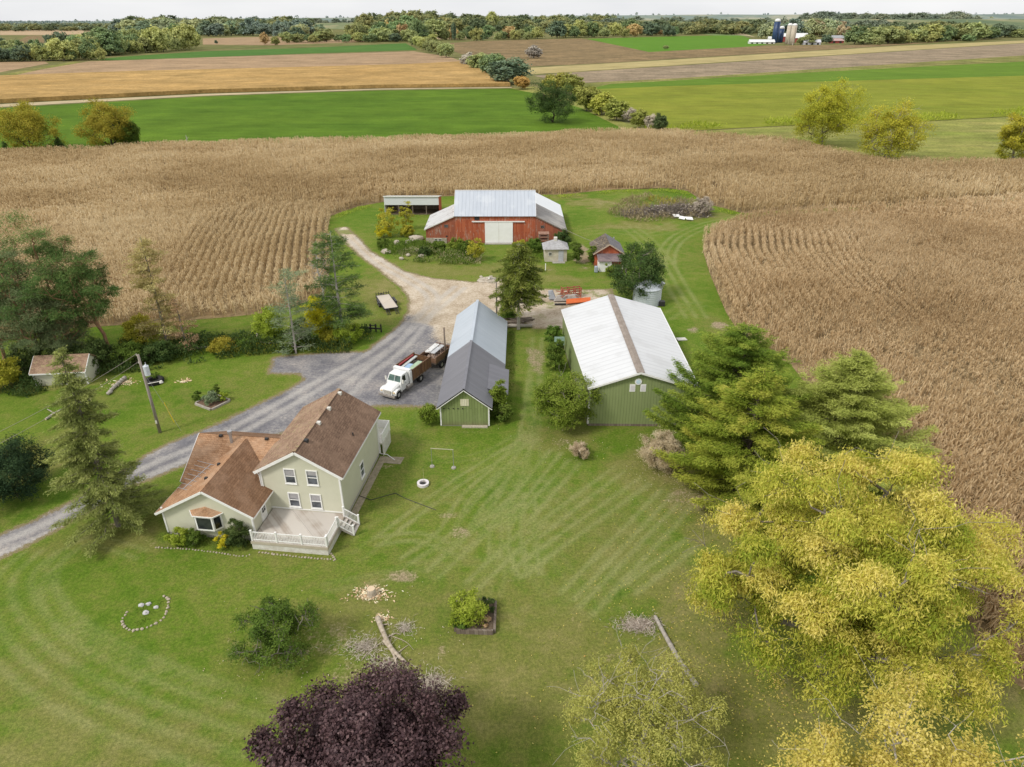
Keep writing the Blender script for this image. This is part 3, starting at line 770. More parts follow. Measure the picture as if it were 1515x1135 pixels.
def decid(seed, R3, cz, trunk_r, lobes=16, ncl=9, nleaf=60, L=.3, W=.16, lobe_f=.42, cl_f=.36, up=.5, droop=.3, bottom=-.55, bare=0, first=.25, forks=1, hgrad=.35, tipr=.012, twigs=True, core=.35, lean=(0, 0), skip=0.0, leaf_shrink=1.0, lvar=.35, flat=.7, sides=6, fr=(.52, .86)):
    """crown centred over the origin at height cz with radii R3; returns trunk mesh, leaf mesh"""
    r = np.random.default_rng(seed)
    R3 = np.array(R3, float); C = np.array([lean[0], lean[1], cz]); mR = (R3[0] + R3[1] + R3[2]) / 3
    gold = PI * (3 - 5 ** .5)
    dirs = []
    k = 0
    while len(dirs) < lobes and k < lobes * 4:
        z = 1 - (1 - bottom) * (len(dirs) + .5) / lobes
        rr = math.sqrt(max(0, 1 - z * z)); a = gold * len(dirs) + r.uniform(-.35, .35)
        dirs.append((rr * math.cos(a), rr * math.sin(a), z)); k += 1
    dirs = np.array(dirs)
    fr = r.uniform(fr[0], fr[1], len(dirs))
    LC = C + dirs * R3 * fr[:, None]
    LR = lobe_f * mR * r.uniform(.7, 1.25, len(dirs))
    inner = max(2, int(lobes * core))
    idir = unit(r.normal(0, 1, (inner, 3))); LC = np.concatenate([LC, C + idir * R3 * .35]); LR = np.concatenate([LR, lobe_f * mR * np.ones(inner)])
    sk = Skel(); sk.node((0, 0, -.15), -1)
    base = 0; ht = max(cz - R3[2] * (1 - first), .3)
    for i in range(1, 4): base = sk.node((lean[0] * .3 * i / 3 + r.normal(0, trunk_r * .3), lean[1] * .3 * i / 3 + r.normal(0, trunk_r * .3), ht * i / 3), base)
    top = sk.path(base, C + np.array([0, 0, R3[2] * .45]), 4, r, 0, .15)
    stem = list(range(3, top + 1))
    CC, OO, SP, VC = [], [], [], []
    order = np.argsort(LC[:, 2])
    for li in order:
        tgt = LC[li]
        cand = np.array(stem); cp = np.array([sk.p[i] for i in cand])
        cost = np.linalg.norm(cp - tgt, axis=1) + 2.0 * np.maximum(0, cp[:, 2] - tgt[2] + .25 * np.hypot(cp[:, 0] - tgt[0], cp[:, 1] - tgt[1]))
        par = cand[np.argmin(cost)]
        if r.random() < skip: continue
        ln = sk.path(par, tgt, 4, r, .06, .16)
        stem.append(ln - 2)
        d = unit(r.normal(0, 1, (ncl, 3)) + np.array([0, 0, .35]) + .6 * unit((tgt - C)[None]))
        c = tgt + d * LR[li] * r.uniform(.45, 1.0, (ncl, 1)) * np.array([1, 1, .75])
        lobe_v = r.uniform(.1, .9)
        for j in range(ncl):
            if c[j, 2] < .25: continue
            if twigs: sk.path(ln if r.random() < .7 else ln - 1, c[j], 2, r, -.03, .2)
            CC.append(c[j]); OO.append(unit((c[j] - C)[None] / R3)[0]); SP.append(cl_f * LR[li] * r.uniform(.8, 1.2))
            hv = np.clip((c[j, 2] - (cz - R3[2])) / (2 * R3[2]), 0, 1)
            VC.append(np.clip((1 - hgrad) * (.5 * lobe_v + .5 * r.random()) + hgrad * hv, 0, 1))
    for b in range(bare):
        d = unit(r.normal(0, 1, 3) + np.array([0, 0, .5])); tip = C + d * R3 * r.uniform(.85, 1.12)
        cand = np.array(stem[3:]); cp = np.array([sk.p[i] for i in cand]); par = cand[np.argmin(np.linalg.norm(cp - tip, axis=1))]
        e = sk.path(par, tip, 4, r, .04, .22)
        for q in range(4):
            sk.path(e - r.integers(0, 3), tip + r.normal(0, .16 * mR, 3), 3, r, .03, .2)
    tm = sk.mesh('trunk', tipr, trunk_r, sides)
    V, F, v = crown_leaves(r, np.array(CC), np.array(OO), nleaf, np.array(SP), L, W, up, droop, flat, np.array(VC), lvar)
    return tm, np_mesh('crown', V, F, v)

def conifer(seed, h, zb, rad, trunk_r, whorl=.55, per=6, droop=.25, tuft=.5, ntuft=7, needle=(.35, .07), prof=1.0, upturn=0.0, gap=.1, side=.38, vlo=0.0, vhi=1.0, top_r=.05, step=None, wob=.08, ragged=.25, flatn=.0, crown_pow=None):
    """spruce or pine: tiers of branches carrying sprays of needles"""
    r = np.random.default_rng(seed)
    sk_A, sk_B, ra, rb = [], [], [], []
    nz_ = 9; zz = np.linspace(-.1, h, nz_); ox = np.cumsum(r.normal(0, wob * .3, nz_)); oy = np.cumsum(r.normal(0, wob * .3, nz_)); ox[0] = oy[0] = 0
    tr = lambda z: trunk_r * (1 - z / h) ** .8 + .02
    for i in range(nz_ - 1):
        sk_A.append((ox[i], oy[i], zz[i])); sk_B.append((ox[i + 1], oy[i + 1], zz[i + 1])); ra.append(tr(max(zz[i], 0))); rb.append(tr(zz[i + 1]))
    TP, TD, TV = [], [], []
    z = zb
    while z < h - .15:
        t = (z - zb) / (h - zb)
        Lr = rad * ((1 - t) ** prof if crown_pow is None else crown_pow(t)) + .12
        for k in range(per):
            if r.random() < gap: continue
            a = r.uniform(0, 2 * PI); l = Lr * r.uniform(1 - ragged * 1.6, 1 + ragged)
            zz0 = z + r.uniform(-.3, .3) * whorl
            cx = np.interp(zz0, zz, ox); cy = np.interp(zz0, zz, oy)
            d = np.array([math.cos(a), math.sin(a), 0.0]); sdv = np.array([-d[1], d[0], 0])
            nseg = 4; prev = np.array([cx, cy, zz0]); bv = r.uniform(vlo, vhi)
            rise = r.uniform(.0, .12)
            pts = [prev]
            for s in range(1, nseg + 1):
                f = s / nseg
                q = np.array([cx, cy, zz0]) + d * l * f + sdv * r.normal(0, .04 * l)
                q[2] += l * (rise * f - droop * f ** 1.5 + upturn * f ** 3) * (1 - .5 * t)
                pts.append(q)
            br = max(.012, tr(z) * .22)
            for s in range(nseg):
                sk_A.append(pts[s]); sk_B.append(pts[s + 1]); ra.append(br * (1 - s / nseg) + .006); rb.append(br * (1 - (s + 1) / nseg) + .006)
            st = step or tuft * .55
            nn = max(2, int(l / st))
            for q in range(nn):
                f = .22 + .78 * (q + r.random()) / nn
                i0 = min(int(f * nseg), nseg - 1); base = pts[i0] + (pts[i0 + 1] - pts[i0]) * (f * nseg - i0)
                wdt = side * l * (1.05 - f)
                for sgn in (-1, 0, 1):
                    if sgn and wdt < tuft * .3: continue
                    off = sdv * sgn * wdt * r.uniform(.3, 1.0) + d * abs(sgn) * wdt * .35
                    TP.append(base + off + np.array([0, 0, r.normal(0, .05) - droop * .25 * abs(sgn) * wdt])); TD.append(unit(d + sdv * sgn * .8 + np.array([0, 0, -droop * .5]))); TV.append(np.clip(bv * .6 + .3 * f + .1 * r.random(), 0, 1))
        z += whorl * r.uniform(.8, 1.2) * (1 - .35 * t)
    TP = np.array(TP); TD = np.array(TD); TV = np.array(TV)
    m = len(TP)
    P = np.repeat(TP, ntuft, 0); D = unit(np.repeat(TD, ntuft, 0) * .9 + r.normal(0, .55, (m * ntuft, 3)) * np.array([1, 1, 1 - flatn]))
    Nn = unit(r.normal(0, .6, P.shape) + np.array([0, 0, 1.0]))
    P = P + r.normal(0, tuft * .28, P.shape) * np.array([1, 1, .5])
    l = needle[0] * r.uniform(.6, 1.3, len(P))
    V, F = leaf_quads(P - D * (l * .3)[:, None], D, Nn, l, needle[1] * r.uniform(.7, 1.3, len(P)))
    v = np.clip(np.repeat(TV, ntuft) * .7 + .3 * r.random(len(P)), 0, 1)
    tv, tf = tubes(np.array(sk_A), np.array(sk_B), np.array(ra), np.array(rb), 6)
    return np_mesh('trunk', tv, tf, smooth=True), np_mesh('crown', V, F, v)

BARK_GREY = M_bark('bark_grey', (.16, .135, .11), (.30, .27, .23))
BARK_DARK = M_bark('bark_dark', (.06, .048, .038), (.14, .115, .09))
BARK_PINE = M_bark('bark_pine', (.22, .12, .065), (.36, .22, .13))
BARK_PALE = M_bark('bark_pale', (.32, .29, .26), (.48, .44, .40))
def put_tree(name, label, meshes, lm, bark, x, y, rz=0.0, cat='tree', group=None, parts=('trunk', 'crown'), z=0.0):
    t = thing(name, label, cat, (x, y, z), rz, group)
    link_mesh(parts[0], meshes[0], bark, t); link_mesh(parts[1], meshes[1], lm, t)
    return t

# ---- leaf colours
LM_WALNUT = M_leaf('walnut_leaf', [(.08, (.11, .16, .015)), (.3, (.24, .285, .03)), (.5, (.41, .395, .06)), (.7, (.57, .485, .125)), (.9, (.65, .51, .18)), (1, (.60, .38, .12))], .4, 0)
LM_GOLD = M_leaf('gold_leaf', [(.1, (.30, .30, .05)), (.5, (.50, .45, .10)), (.9, (.62, .53, .19))], .4, 0)
LM_PALEY = M_leaf('pale_yellow_leaf', [(.1, (.20, .22, .05)), (.5, (.34, .34, .085)), (.9, (.49, .46, .14))], .4, 0)
LM_PURPLE = M_leaf('purple_leaf', [(.1, (.028, .016, .018)), (.5, (.062, .034, .036)), (.8, (.115, .07, .068)), (1, (.19, .14, .13))], .15, 0, .45)
LM_GREEN = M_leaf('green_leaf', [(.1, (.04, .075, .012)), (.5, (.085, .14, .02)), (.9, (.16, .22, .035))], .3, .2)
LM_APPLE = M_leaf('apple_leaf', [(.1, (.07, .12, .012)), (.5, (.14, .20, .022)), (.9, (.24, .28, .055))], .3, .1)
LM_DARK = M_leaf('dark_leaf', [(.1, (.022, .042, .012)), (.5, (.05, .085, .02)), (.9, (.10, .13, .035))], .25, .1)
LM_YEW = M_leaf('yew_needle', [(.1, (.006, .018, .009)), (.5, (.018, .042, .015)), (.9, (.045, .08, .025))], .1, 0)
LM_SPRUCE = M_leaf('spruce_needle', [(.1, (.085, .115, .028)), (.5, (.185, .225, .06)), (.9, (.31, .345, .11))], .25, 0)
LM_PINE_D = M_leaf('pine_needle_dark', [(.1, (.03, .062, .018)), (.5, (.078, .125, .030)), (.9, (.155, .205, .055))], .2, .15)
LM_PINE_S = M_leaf('pine_needle_grey', [(.1, (.06, .09, .04)), (.5, (.13, .165, .07)), (.9, (.22, .26, .12))], .2, .2)
LM_PINE_G = M_leaf('pine_needle_green', [(.1, (.06, .115, .014)), (.5, (.15, .215, .025)), (.9, (.28, .32, .05))], .3, .0)
LM_PINE_Y = M_leaf('pine_needle_yellow', [(.1, (.085, .135, .012)), (.35, (.175, .235, .025)), (.65, (.28, .31, .042)), (.95, (.42, .39, .075))], .3, 0)
LM_PINE_P = M_leaf('pine_needle_pale', [(.1, (.15, .20, .035)), (.5, (.29, .34, .075)), (.9, (.43, .48, .14))], .35, 0)
LM_DEADP = M_leaf('dying_needle', [(.1, (.20, .17, .05)), (.5, (.34, .29, .11)), (.9, (.46, .42, .18))], .25, 0)
LM_RUST = M_leaf('rusty_needle', [(.1, (.26, .15, .08)), (.5, (.38, .25, .14)), (.9, (.48, .36, .22))], .2, 0)
LM_BLUEP = M_leaf('blue_needle', [(.1, (.09, .13, .07)), (.5, (.17, .22, .115)), (.9, (.27, .32, .18))], .2, 0)
LM_YELLOW = M_leaf('yellow_leaf', [(.1, (.22, .22, .012)), (.5, (.44, .40, .02)), (.9, (.62, .53, .04))], .35, .1)
LM_OLIVEC = M_leaf('olive_needle', [(.1, (.06, .085, .014)), (.5, (.14, .17, .028)), (.9, (.25, .26, .055))], .25, 0)
LM_BRUSH = M_leaf('brush_weed', [(.1, (.10, .075, .045)), (.5, (.21, .165, .09)), (.9, (.34, .29, .17))], .2, .2)
LM_LIME = M_leaf('lime_leaf', [(.1, (.13, .19, .015)), (.5, (.24, .31, .03)), (.9, (.38, .42, .07))], .35, .1)
LM_TAN = M_leaf('tan_plume', [(.1, (.24, .19, .10)), (.5, (.42, .34, .22)), (.9, (.62, .54, .40))], .3, .1)
LM_GINK = M_leaf('field_tree_leaf', [(.1, (.14, .155, .016)), (.5, (.29, .275, .03)), (.9, (.47, .40, .06))], .35, .25)
LM_ORN = M_leaf('orange_leaf', [(.1, (.22, .11, .02)), (.5, (.38, .19, .03)), (.9, (.52, .30, .07))], .3, .3)

def big_trees():
    # walnut in full yellow
    c, rx, rz = crown_at(1252, 858, 430, 400, 7.6)
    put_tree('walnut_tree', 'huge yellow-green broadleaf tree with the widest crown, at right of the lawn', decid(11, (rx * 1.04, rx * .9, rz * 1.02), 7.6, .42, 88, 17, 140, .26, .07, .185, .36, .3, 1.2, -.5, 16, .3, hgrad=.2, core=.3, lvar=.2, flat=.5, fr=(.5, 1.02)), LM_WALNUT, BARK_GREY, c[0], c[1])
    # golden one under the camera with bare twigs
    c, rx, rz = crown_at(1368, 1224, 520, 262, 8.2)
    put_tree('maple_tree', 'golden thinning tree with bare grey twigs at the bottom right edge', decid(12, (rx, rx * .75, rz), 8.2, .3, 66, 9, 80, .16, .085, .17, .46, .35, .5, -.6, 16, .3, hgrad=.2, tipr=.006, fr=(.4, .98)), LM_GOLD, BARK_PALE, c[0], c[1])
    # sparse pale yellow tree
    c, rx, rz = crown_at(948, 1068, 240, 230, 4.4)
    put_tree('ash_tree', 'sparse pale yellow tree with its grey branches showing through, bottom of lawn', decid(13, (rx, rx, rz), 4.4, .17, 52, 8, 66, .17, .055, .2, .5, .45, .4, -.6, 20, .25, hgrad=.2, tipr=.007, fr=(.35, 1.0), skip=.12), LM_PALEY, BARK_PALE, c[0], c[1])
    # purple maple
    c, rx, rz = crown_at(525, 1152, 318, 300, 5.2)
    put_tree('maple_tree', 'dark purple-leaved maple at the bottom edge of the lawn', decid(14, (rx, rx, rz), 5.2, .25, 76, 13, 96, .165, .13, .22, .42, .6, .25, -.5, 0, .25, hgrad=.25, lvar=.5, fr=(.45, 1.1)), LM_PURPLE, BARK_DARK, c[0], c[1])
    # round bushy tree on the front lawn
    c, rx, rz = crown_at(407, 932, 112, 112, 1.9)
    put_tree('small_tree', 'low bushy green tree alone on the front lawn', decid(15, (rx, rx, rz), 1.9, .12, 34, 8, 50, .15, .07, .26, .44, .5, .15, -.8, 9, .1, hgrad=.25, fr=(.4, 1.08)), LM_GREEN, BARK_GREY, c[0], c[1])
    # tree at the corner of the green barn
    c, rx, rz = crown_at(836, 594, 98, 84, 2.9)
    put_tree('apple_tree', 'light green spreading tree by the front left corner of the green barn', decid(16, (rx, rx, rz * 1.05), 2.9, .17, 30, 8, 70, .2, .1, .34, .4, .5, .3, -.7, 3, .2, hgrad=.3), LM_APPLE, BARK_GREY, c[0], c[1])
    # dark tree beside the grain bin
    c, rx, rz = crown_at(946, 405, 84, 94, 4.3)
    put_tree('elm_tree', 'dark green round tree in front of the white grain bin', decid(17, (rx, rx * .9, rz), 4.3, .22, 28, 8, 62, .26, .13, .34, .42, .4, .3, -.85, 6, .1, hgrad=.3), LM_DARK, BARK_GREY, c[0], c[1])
    # ---- evergreens right of the barn
    def con(name, label, px, py, topy, lm, bark, seed, **kw):
        x, y = G(px, py); h = hgt(x, y, topy)
        return put_tree(name, label, conifer(seed, h, **kw), lm, bark, x, y)
    con('pine_tree', 'deep green pine touching the right eave of the green barn', 1078, 655, 484, LM_PINE_G, BARK_DARK, 21, zb=.6, rad=8.0, trunk_r=.24, whorl=.8, per=11, droop=-.10, tuft=.62, ntuft=22, needle=(.30, .06), prof=.58, upturn=.22, side=.3, flatn=.5, gap=.03, ragged=.2)
    con('pine_tree', 'yellowing pine standing between the deep green pine and the huge yellow tree', 1098, 728, 548, LM_PINE_Y, BARK_DARK, 22, zb=.5, rad=7.4, trunk_r=.24, whorl=1.0, per=11, droop=-.02, tuft=.66, ntuft=24, needle=(.32, .065), prof=.66, upturn=.14, side=.32, flatn=.6, gap=.05, ragged=.22)
    con('pine_tree', 'pale soft green pine at the edge of the corn, rightmost of the pines', 1230, 690, 522, LM_PINE_P, BARK_DARK, 23, zb=.5, rad=8.0, trunk_r=.24, whorl=.75, per=12, droop=-.12, tuft=.7, ntuft=22, needle=(.30, .058), prof=.72, upturn=.2, side=.34, flatn=.4, gap=.02, ragged=.15)
    con('spruce_tree', 'tall thin ragged spruce beside the drive, left of the house', 176, 778, 518, LM_SPRUCE, BARK_GREY, 24, zb=1.5, rad=3.5, trunk_r=.22, whorl=.6, per=7, droop=.32, tuft=.52, ntuft=20, needle=(.26, .06), prof=.72, upturn=.12, gap=.06, ragged=.36, side=.25)
    con('arborvitae_tree', 'shaggy dark green conifer with a bare trunk foot between the two sheds and the barn', 767, 487, 360, LM_OLIVEC, BARK_PALE, 25, zb=3.9, rad=4.0, trunk_r=.26, whorl=.42, per=9, droop=.32, tuft=.6, ntuft=9, needle=(.42, .09), prof=.5, gap=.06, ragged=.35, crown_pow=lambda t: (1 - t) ** .55 * (.75 + .6 * min(t * 2.2, 1)) * .85)
    con('spruce_tree', 'little dense green spruce at the back corner of the long grey-roofed shed', 752, 472, 427, LM_GREEN, BARK_DARK, 26, zb=.2, rad=1.25, trunk_r=.08, whorl=.32, per=8, droop=.1, tuft=.36, ntuft=9, needle=(.26, .07), prof=.6, gap=.02)
    # ---- clump of tall pines at the left edge
    def scots(label, px, py, topy, lm, seed, wpx, lean=(0, 0), cl=.62, **kw):
        x, y = G(px, py); h = hgt(x, y, topy); rx = wpx / 2 * depth(x, y, h * .6) / FOC
        rz = h * (1 - cl) * .62
        a = dict(lobes=42, ncl=8, nleaf=80, L=.32, W=.06, lobe_f=.25, cl_f=.5, up=.6, droop=.05, bottom=-.85, bare=10, first=.02, hgrad=.35, flat=.45, fr=(.35, 1.05), core=.15)
        a.update(kw)
        return put_tree('pine_tree', label, decid(seed, (rx, rx, rz), h - rz * .92, .2, lean=lean, **a), lm, BARK_PINE, x, y)
    scots('tall pine with the darkest green flat top in the left clump of pines', 112, 532, 322, LM_PINE_D, 31, 135, (-.6, 0), .3)
    scots('grey-green pine at the very left edge, behind the small cream shed', 12, 542, 340, LM_PINE_S, 32, 120, (-.5, 0), .22)
    scots('pine with orange leaning trunk at the right side of the left clump', 168, 528, 366, LM_PINE_D, 33, 90, (-1.2, 0), .34, nleaf=64)
    scots('pine with loose grey-green foliage in the middle of the left clump', 62, 540, 385, LM_PINE_S, 34, 120, (.5, -.5), .2)
    scots('short bushy grey-green pine low in the left clump, right above the cream shed', 100, 536, 440, LM_PINE_S, 37, 95, (0, 0), .05, nleaf=48)
    con('pine_tree', 'dying pine with straw-coloured upper half, right of the left pine clump', 250, 515, 348, LM_DEADP, BARK_GREY, 35, zb=1.2, rad=2.6, trunk_r=.17, whorl=1.0, per=7, droop=.1, tuft=1.0, ntuft=13, needle=(.42, .1), prof=.35, gap=.2, ragged=.45)
    con('pine_tree', 'small dead pine with rusty pink needles beside the fallen log', 277, 517, 437, LM_RUST, BARK_GREY, 36, zb=.8, rad=1.6, trunk_r=.11, whorl=.6, per=6, droop=.1, tuft=.6, ntuft=6, needle=(.36, .08), prof=.45, gap=.3, ragged=.5)
    con('pine_tree', 'thin pale blue-green pine in the scrub by the corn', 438, 523, 397, LM_BLUEP, BARK_PALE, 38, zb=.8, rad=2.5, trunk_r=.13, whorl=1.1, per=6, droop=-.08, tuft=1.0, ntuft=13, needle=(.42, .075), prof=.05, gap=.3, ragged=.5)
    con('pine_tree', 'tall slender dark green pine at the right end of the scrub', 508, 500, 342, LM_PINE_D, BARK_PALE, 39, zb=2.8, rad=3.2, trunk_r=.2, whorl=1.0, per=7, droop=.0, tuft=1.05, ntuft=15, needle=(.44, .085), prof=.25, gap=.2, ragged=.45)
    x, y = G(481, 462)
    put_tree('dead_tree', 'leafless grey tree against the corn, left of the tall slender pine', decid(40, (1.6, 1.6, 4.4), 6.0, .13, 22, 3, 1, .06, .02, .3, .3, bare=36, first=.1, tipr=.010), LM_TAN, BARK_PALE, x, y)
big_trees()

def shrub(name, label, px, py, w, h, lm, seed, L=.14, W=.08, lobes=14, ncl=7, nleaf=40, cat='shrub', z=None, group=None, droop=.2, bark=None, **kw):
    x, y = G(px, py); d = depth(x, y, .5); rx = w / 2 * d / FOC; rz = max(h / 2 * d / FOC * 1.1, .25)
    return put_tree(name, label, decid(seed, (rx, rx, rz), rz * .95, min(.06, rx * .06), lobes, ncl, nleaf, L, W, .36, .42, .5, droop, -.85, 2, .05, tipr=.006, **kw), lm, bark or BARK_DARK, x, y, cat=cat, group=group, parts=('stem', 'foliage'))
shrub('yew_bush', 'large very dark green rounded evergreen bush at the left edge', 26, 735, 104, 84, LM_YEW, 50, .22, .07, 34, 10, 70)
shrub('shrub', 'light green leafy bush at the front left corner of the narrow green shed', 635, 628, 26, 34, LM_APPLE, 51, .16, .1, 16, 8, 40)
shrub('shrub', 'tall leafy bush at the lean-to of the narrow green shed', 738, 612, 24, 52, LM_APPLE, 52, .2, .12, 14, 8, 36)
shrub('shrub', 'low leafy bush at the front right corner of the narrow green shed', 746, 622, 28, 24, LM_GREEN, 53, .18, .11, 12, 7, 36)
shrub('shrub', 'overgrown bushes along the left wall of the green barn, nearest the barn front', 822, 548, 26, 50, LM_GREEN, 54, .2, .11, 14, 8, 40)
shrub('shrub', 'overgrown bush along the left wall of the green barn, farthest from the front', 818, 516, 22, 40, LM_GREEN, 55, .2, .11, 12, 8, 40)
shrub('shrub', 'bright lime bush at the left end of the scrub by the corn', 402, 500, 44, 46, LM_LIME, 56, .2, .12, 18, 8, 50)
shrub('shrub', 'tall bright yellow bush in the scrub below the bare grey tree', 474, 502, 40, 66, LM_YELLOW, 57, .2, .12, 20, 9, 52)
shrub('shrub', 'yellow-green low bush below the tall slender pine', 515, 508, 42, 30, LM_LIME, 58, .2, .11, 14, 8, 40)
shrub('shrub', 'dark bush behind the thin blue-green pine', 446, 506, 30, 36, LM_DARK, 59, .2, .11, 14, 8, 40)
shrub('shrub', 'yellow-green bush right beside the dying straw-coloured pine', 212, 512, 50, 50, LM_GINK, 60, .22, .12, 16, 8, 44)
shrub('sapling', 'tall yellow-green sapling before the open cattle shed, left of the pair', 574, 350, 34, 44, LM_GINK, 61, .3, .14, 14, 6, 26, cat='tree', bark=BARK_GREY)
shrub('sapling', 'yellow-green sapling before the open cattle shed, right of the pair', 602, 340, 22, 40, LM_GINK, 62, .3, .14, 10, 5, 24, cat='tree', bark=BARK_GREY)
shrub('shrub', 'yellow bush under the tall sapling by the cattle shed', 568, 352, 26, 18, LM_YELLOW, 63, .22, .12, 10, 6, 30)
shrub('shrub', 'dark bush at the right foot of the red barn', 832, 366, 24, 26, LM_DARK, 64, .26, .14, 12, 7, 36)
shrub('shrub', 'bush in the weeds before the red barn, right of its middle', 704, 386, 26, 32, LM_GINK, 65, .22, .11, 12, 6, 32)
shrub('shrub', 'dark bush right of the small white hip-roofed shed', 853, 390, 16, 34, LM_GREEN, 66, .22, .12, 12, 7, 36)
shrub('shrub', 'dark bush left of the small brown-roofed red shed', 876, 392, 14, 28, LM_GREEN, 67, .22, .12, 12, 7, 36)
shrub('shrub', 'green bush at the white wall under the brown-roofed red shed', 902, 408, 20, 18, LM_APPLE, 68, .2, .11, 10, 6, 32)
shrub('shrub', 'bush against the left wing corner of the red barn', 566, 366, 20, 12, LM_GREEN, 69, .22, .12, 10, 6, 30)
shrub('grass_clump', 'big tan clump of plume grass at the front right corner of the green barn', 980, 690, 66, 52, LM_TAN, 70, .3, .035, 26, 9, 60, droop=-.3)
shrub('grass_clump', 'small tan tuft of plume grass on the lawn before the green barn', 858, 677, 30, 24, LM_TAN, 71, .3, .035, 12, 7, 40, droop=-.3)
shrub('shrub', 'yellow and green bush at the left of the bay window', 268, 806, 34, 26, LM_LIME, 72, .15, .08, 14, 7, 40)
shrub('shrub', 'tall green bush right under the bay window', 290, 806, 26, 24, LM_GREEN, 73, .17, .06, 12, 7, 40)
shrub('shrub', 'small golden bush at the right end of the bed before the garage wing', 335, 808, 24, 24, LM_YELLOW, 74, .13, .07, 10, 6, 36)
shrub('shrub', 'dark bush at the corner between the garage wing and the deck', 354, 806, 36, 42, LM_DARK, 75, .17, .07, 14, 8, 42)
shrub('shrub', 'yellow-green bush overhanging the raised timber bed', 692, 920, 56, 52, LM_LIME, 76, .17, .07, 16, 7, 36)
shrub('shrub', 'dark low bush in the back corner of the raised timber bed', 722, 905, 26, 24, LM_DARK, 77, .13, .06, 8, 6, 34)
shrub('shrub', 'green low bush in the front left corner of the raised timber bed', 684, 930, 24, 18, LM_GREEN, 78, .13, .06, 8, 6, 34)
shrub('shrub', 'reddish low plant in the front of the raised timber bed', 716, 926, 22, 14, LM_RUST, 79, .12, .05, 8, 6, 30)
shrub('shrub', 'spreading blue-green plant in the middle of the diamond flower bed', 314, 598, 24, 20, LM_BLUEP, 80, .3, .07, 10, 6, 26, droop=.5)
shrub('shrub', 'green plant at the left corner of the diamond flower bed', 293, 594, 14, 18, LM_GREEN, 81, .16, .08, 8, 6, 26)
shrub('shrub', 'green plant at the back corner of the diamond flower bed', 322, 586, 12, 18, LM_GREEN, 82, .16, .08, 8, 6, 26)
shrub('shrub', 'yellow-green plant at the right corner of the diamond flower bed', 330, 594, 16, 14, LM_LIME, 83, .16, .08, 8, 6, 26)
shrub('shrub', 'grass tuft growing inside the tractor tyre', 230, 562, 14, 12, LM_GREEN, 84, .2, .04, 6, 5, 24)

for i, (px, py, w, h, lm, lab) in enumerate(((650, 372, 22, 14, LM_GREEN, 'low green bush at the barn wall just right of the stone base'), (676, 372, 26, 16, LM_APPLE, 'low light green bush at the barn wall left of the white door'), (690, 376, 22, 18, LM_GREEN, 'green bush nearest the left edge of the white barn door'), (770, 372, 22, 16, LM_GINK, 'yellow-green bush right of the white barn door'), (790, 372, 26, 18, LM_GREEN, 'green bush between the white barn door and the tiny white shed'), (628, 378, 18, 12, LM_DARK, 'dark low bush under the left barn wing windows'), (602, 350, 20, 16, LM_GINK, 'yellow-green bush between the saplings and the barn wing'), (40, 552, 56, 36, LM_DARK, 'dark bush behind the left end of the small cream shed'), (100, 548, 60, 34, LM_DARK, 'dark bush right behind the small cream shed'), (150, 544, 56, 40, LM_DARK, 'large dark bush under the pine with the orange trunk'), (196, 538, 44, 30, LM_GREEN, 'green bush at the lawn edge left of the dying pine'), (238, 533, 50, 26, LM_DARK, 'dark bush at the foot of the dying pine'), (330, 520, 44, 16, LM_GINK, 'low olive bush behind the long thin fallen trunk'), (365, 516, 30, 18, LM_GREEN, 'low green bush behind the right end of the long thin fallen trunk'), (430, 516, 40, 16, LM_GREEN, 'low green bush at the edge of the gravel spur'), (490, 508, 36, 18, LM_GINK, 'low olive bush between the yellow bush and the tall slender pine'), (8, 575, 60, 50, LM_GINK, 'olive bush at the very left edge before the pines'))):
    shrub('shrub', lab, px, py, w, h, lm, 150 + i, .24, .13, 16, 8, 40)
# ---- loose vegetation nobody could count
def scatter_poly(poly, n, r):
    xs = [p[0] for p in poly]; ys = [p[1] for p in poly]
    x = r.uniform(min(xs), max(xs), n); y = r.uniform(min(ys), max(ys), n)
    m = pip(x, y, poly); return x[m], y[m]
def ground_cover(name, label, cat, px_poly, dens, L, W, hgt_, lm, seed, lean=.55, clump=.5, px=True):
    r = np.random.default_rng(seed)
    poly = gp(px_poly) if px else px_poly
    xs = [p[0] for p in poly]; ys = [p[1] for p in poly]
    n = int((max(xs) - min(xs)) * (max(ys) - min(ys)) * dens)
    x, y = scatter_poly(poly, n, r)
    k = fbm(x * clump, y * clump, 3); keep = r.random(len(x)) < sstep(.38, .6, k) * 1.1
    x, y, k = x[keep], y[keep], k[keep]
    d, _, _ = near_line(x, y, poly, True)
    hh = hgt_ * sstep(.3, .65, k) * np.clip(.3 + d * .5, .3, 1)
    P = np.stack([x, y, r.random(len(x)) * hh], 1)
    D = unit(r.normal(0, lean, P.shape) + np.array([0, 0, .8]))
    Nn = unit(r.normal(0, 1, P.shape))
    V, F = leaf_quads(P, D, Nn, L * r.uniform(.6, 1.3, len(P)), W * r.uniform(.7, 1.3, len(P)))
    o = link_mesh(name, np_mesh(name, V, F, np.clip(k * .6 + .5 * r.random(len(x)) - .1, 0, 1)), lm)
    return props(o, label, cat, kind='stuff')
ground_cover('undergrowth', 'tangled dark green undergrowth along the foot of the pines', 'undergrowth', [(0, 585), (60, 540), (150, 515), (300, 500), (420, 500), (520, 488), (556, 492), (560, 512), (520, 524), (400, 524), (330, 532), (250, 545), (200, 552), (120, 560), (40, 590)], 80, .42, .13, 1.7, LM_DARK, 90)
ground_cover('undergrowth', 'pale dry weeds through the undergrowth by the fallen log', 'undergrowth', [(290, 505), (420, 500), (540, 490), (560, 505), (520, 524), (400, 526), (300, 535)], 26, .4, .05, 1.0, LM_GINK, 91)
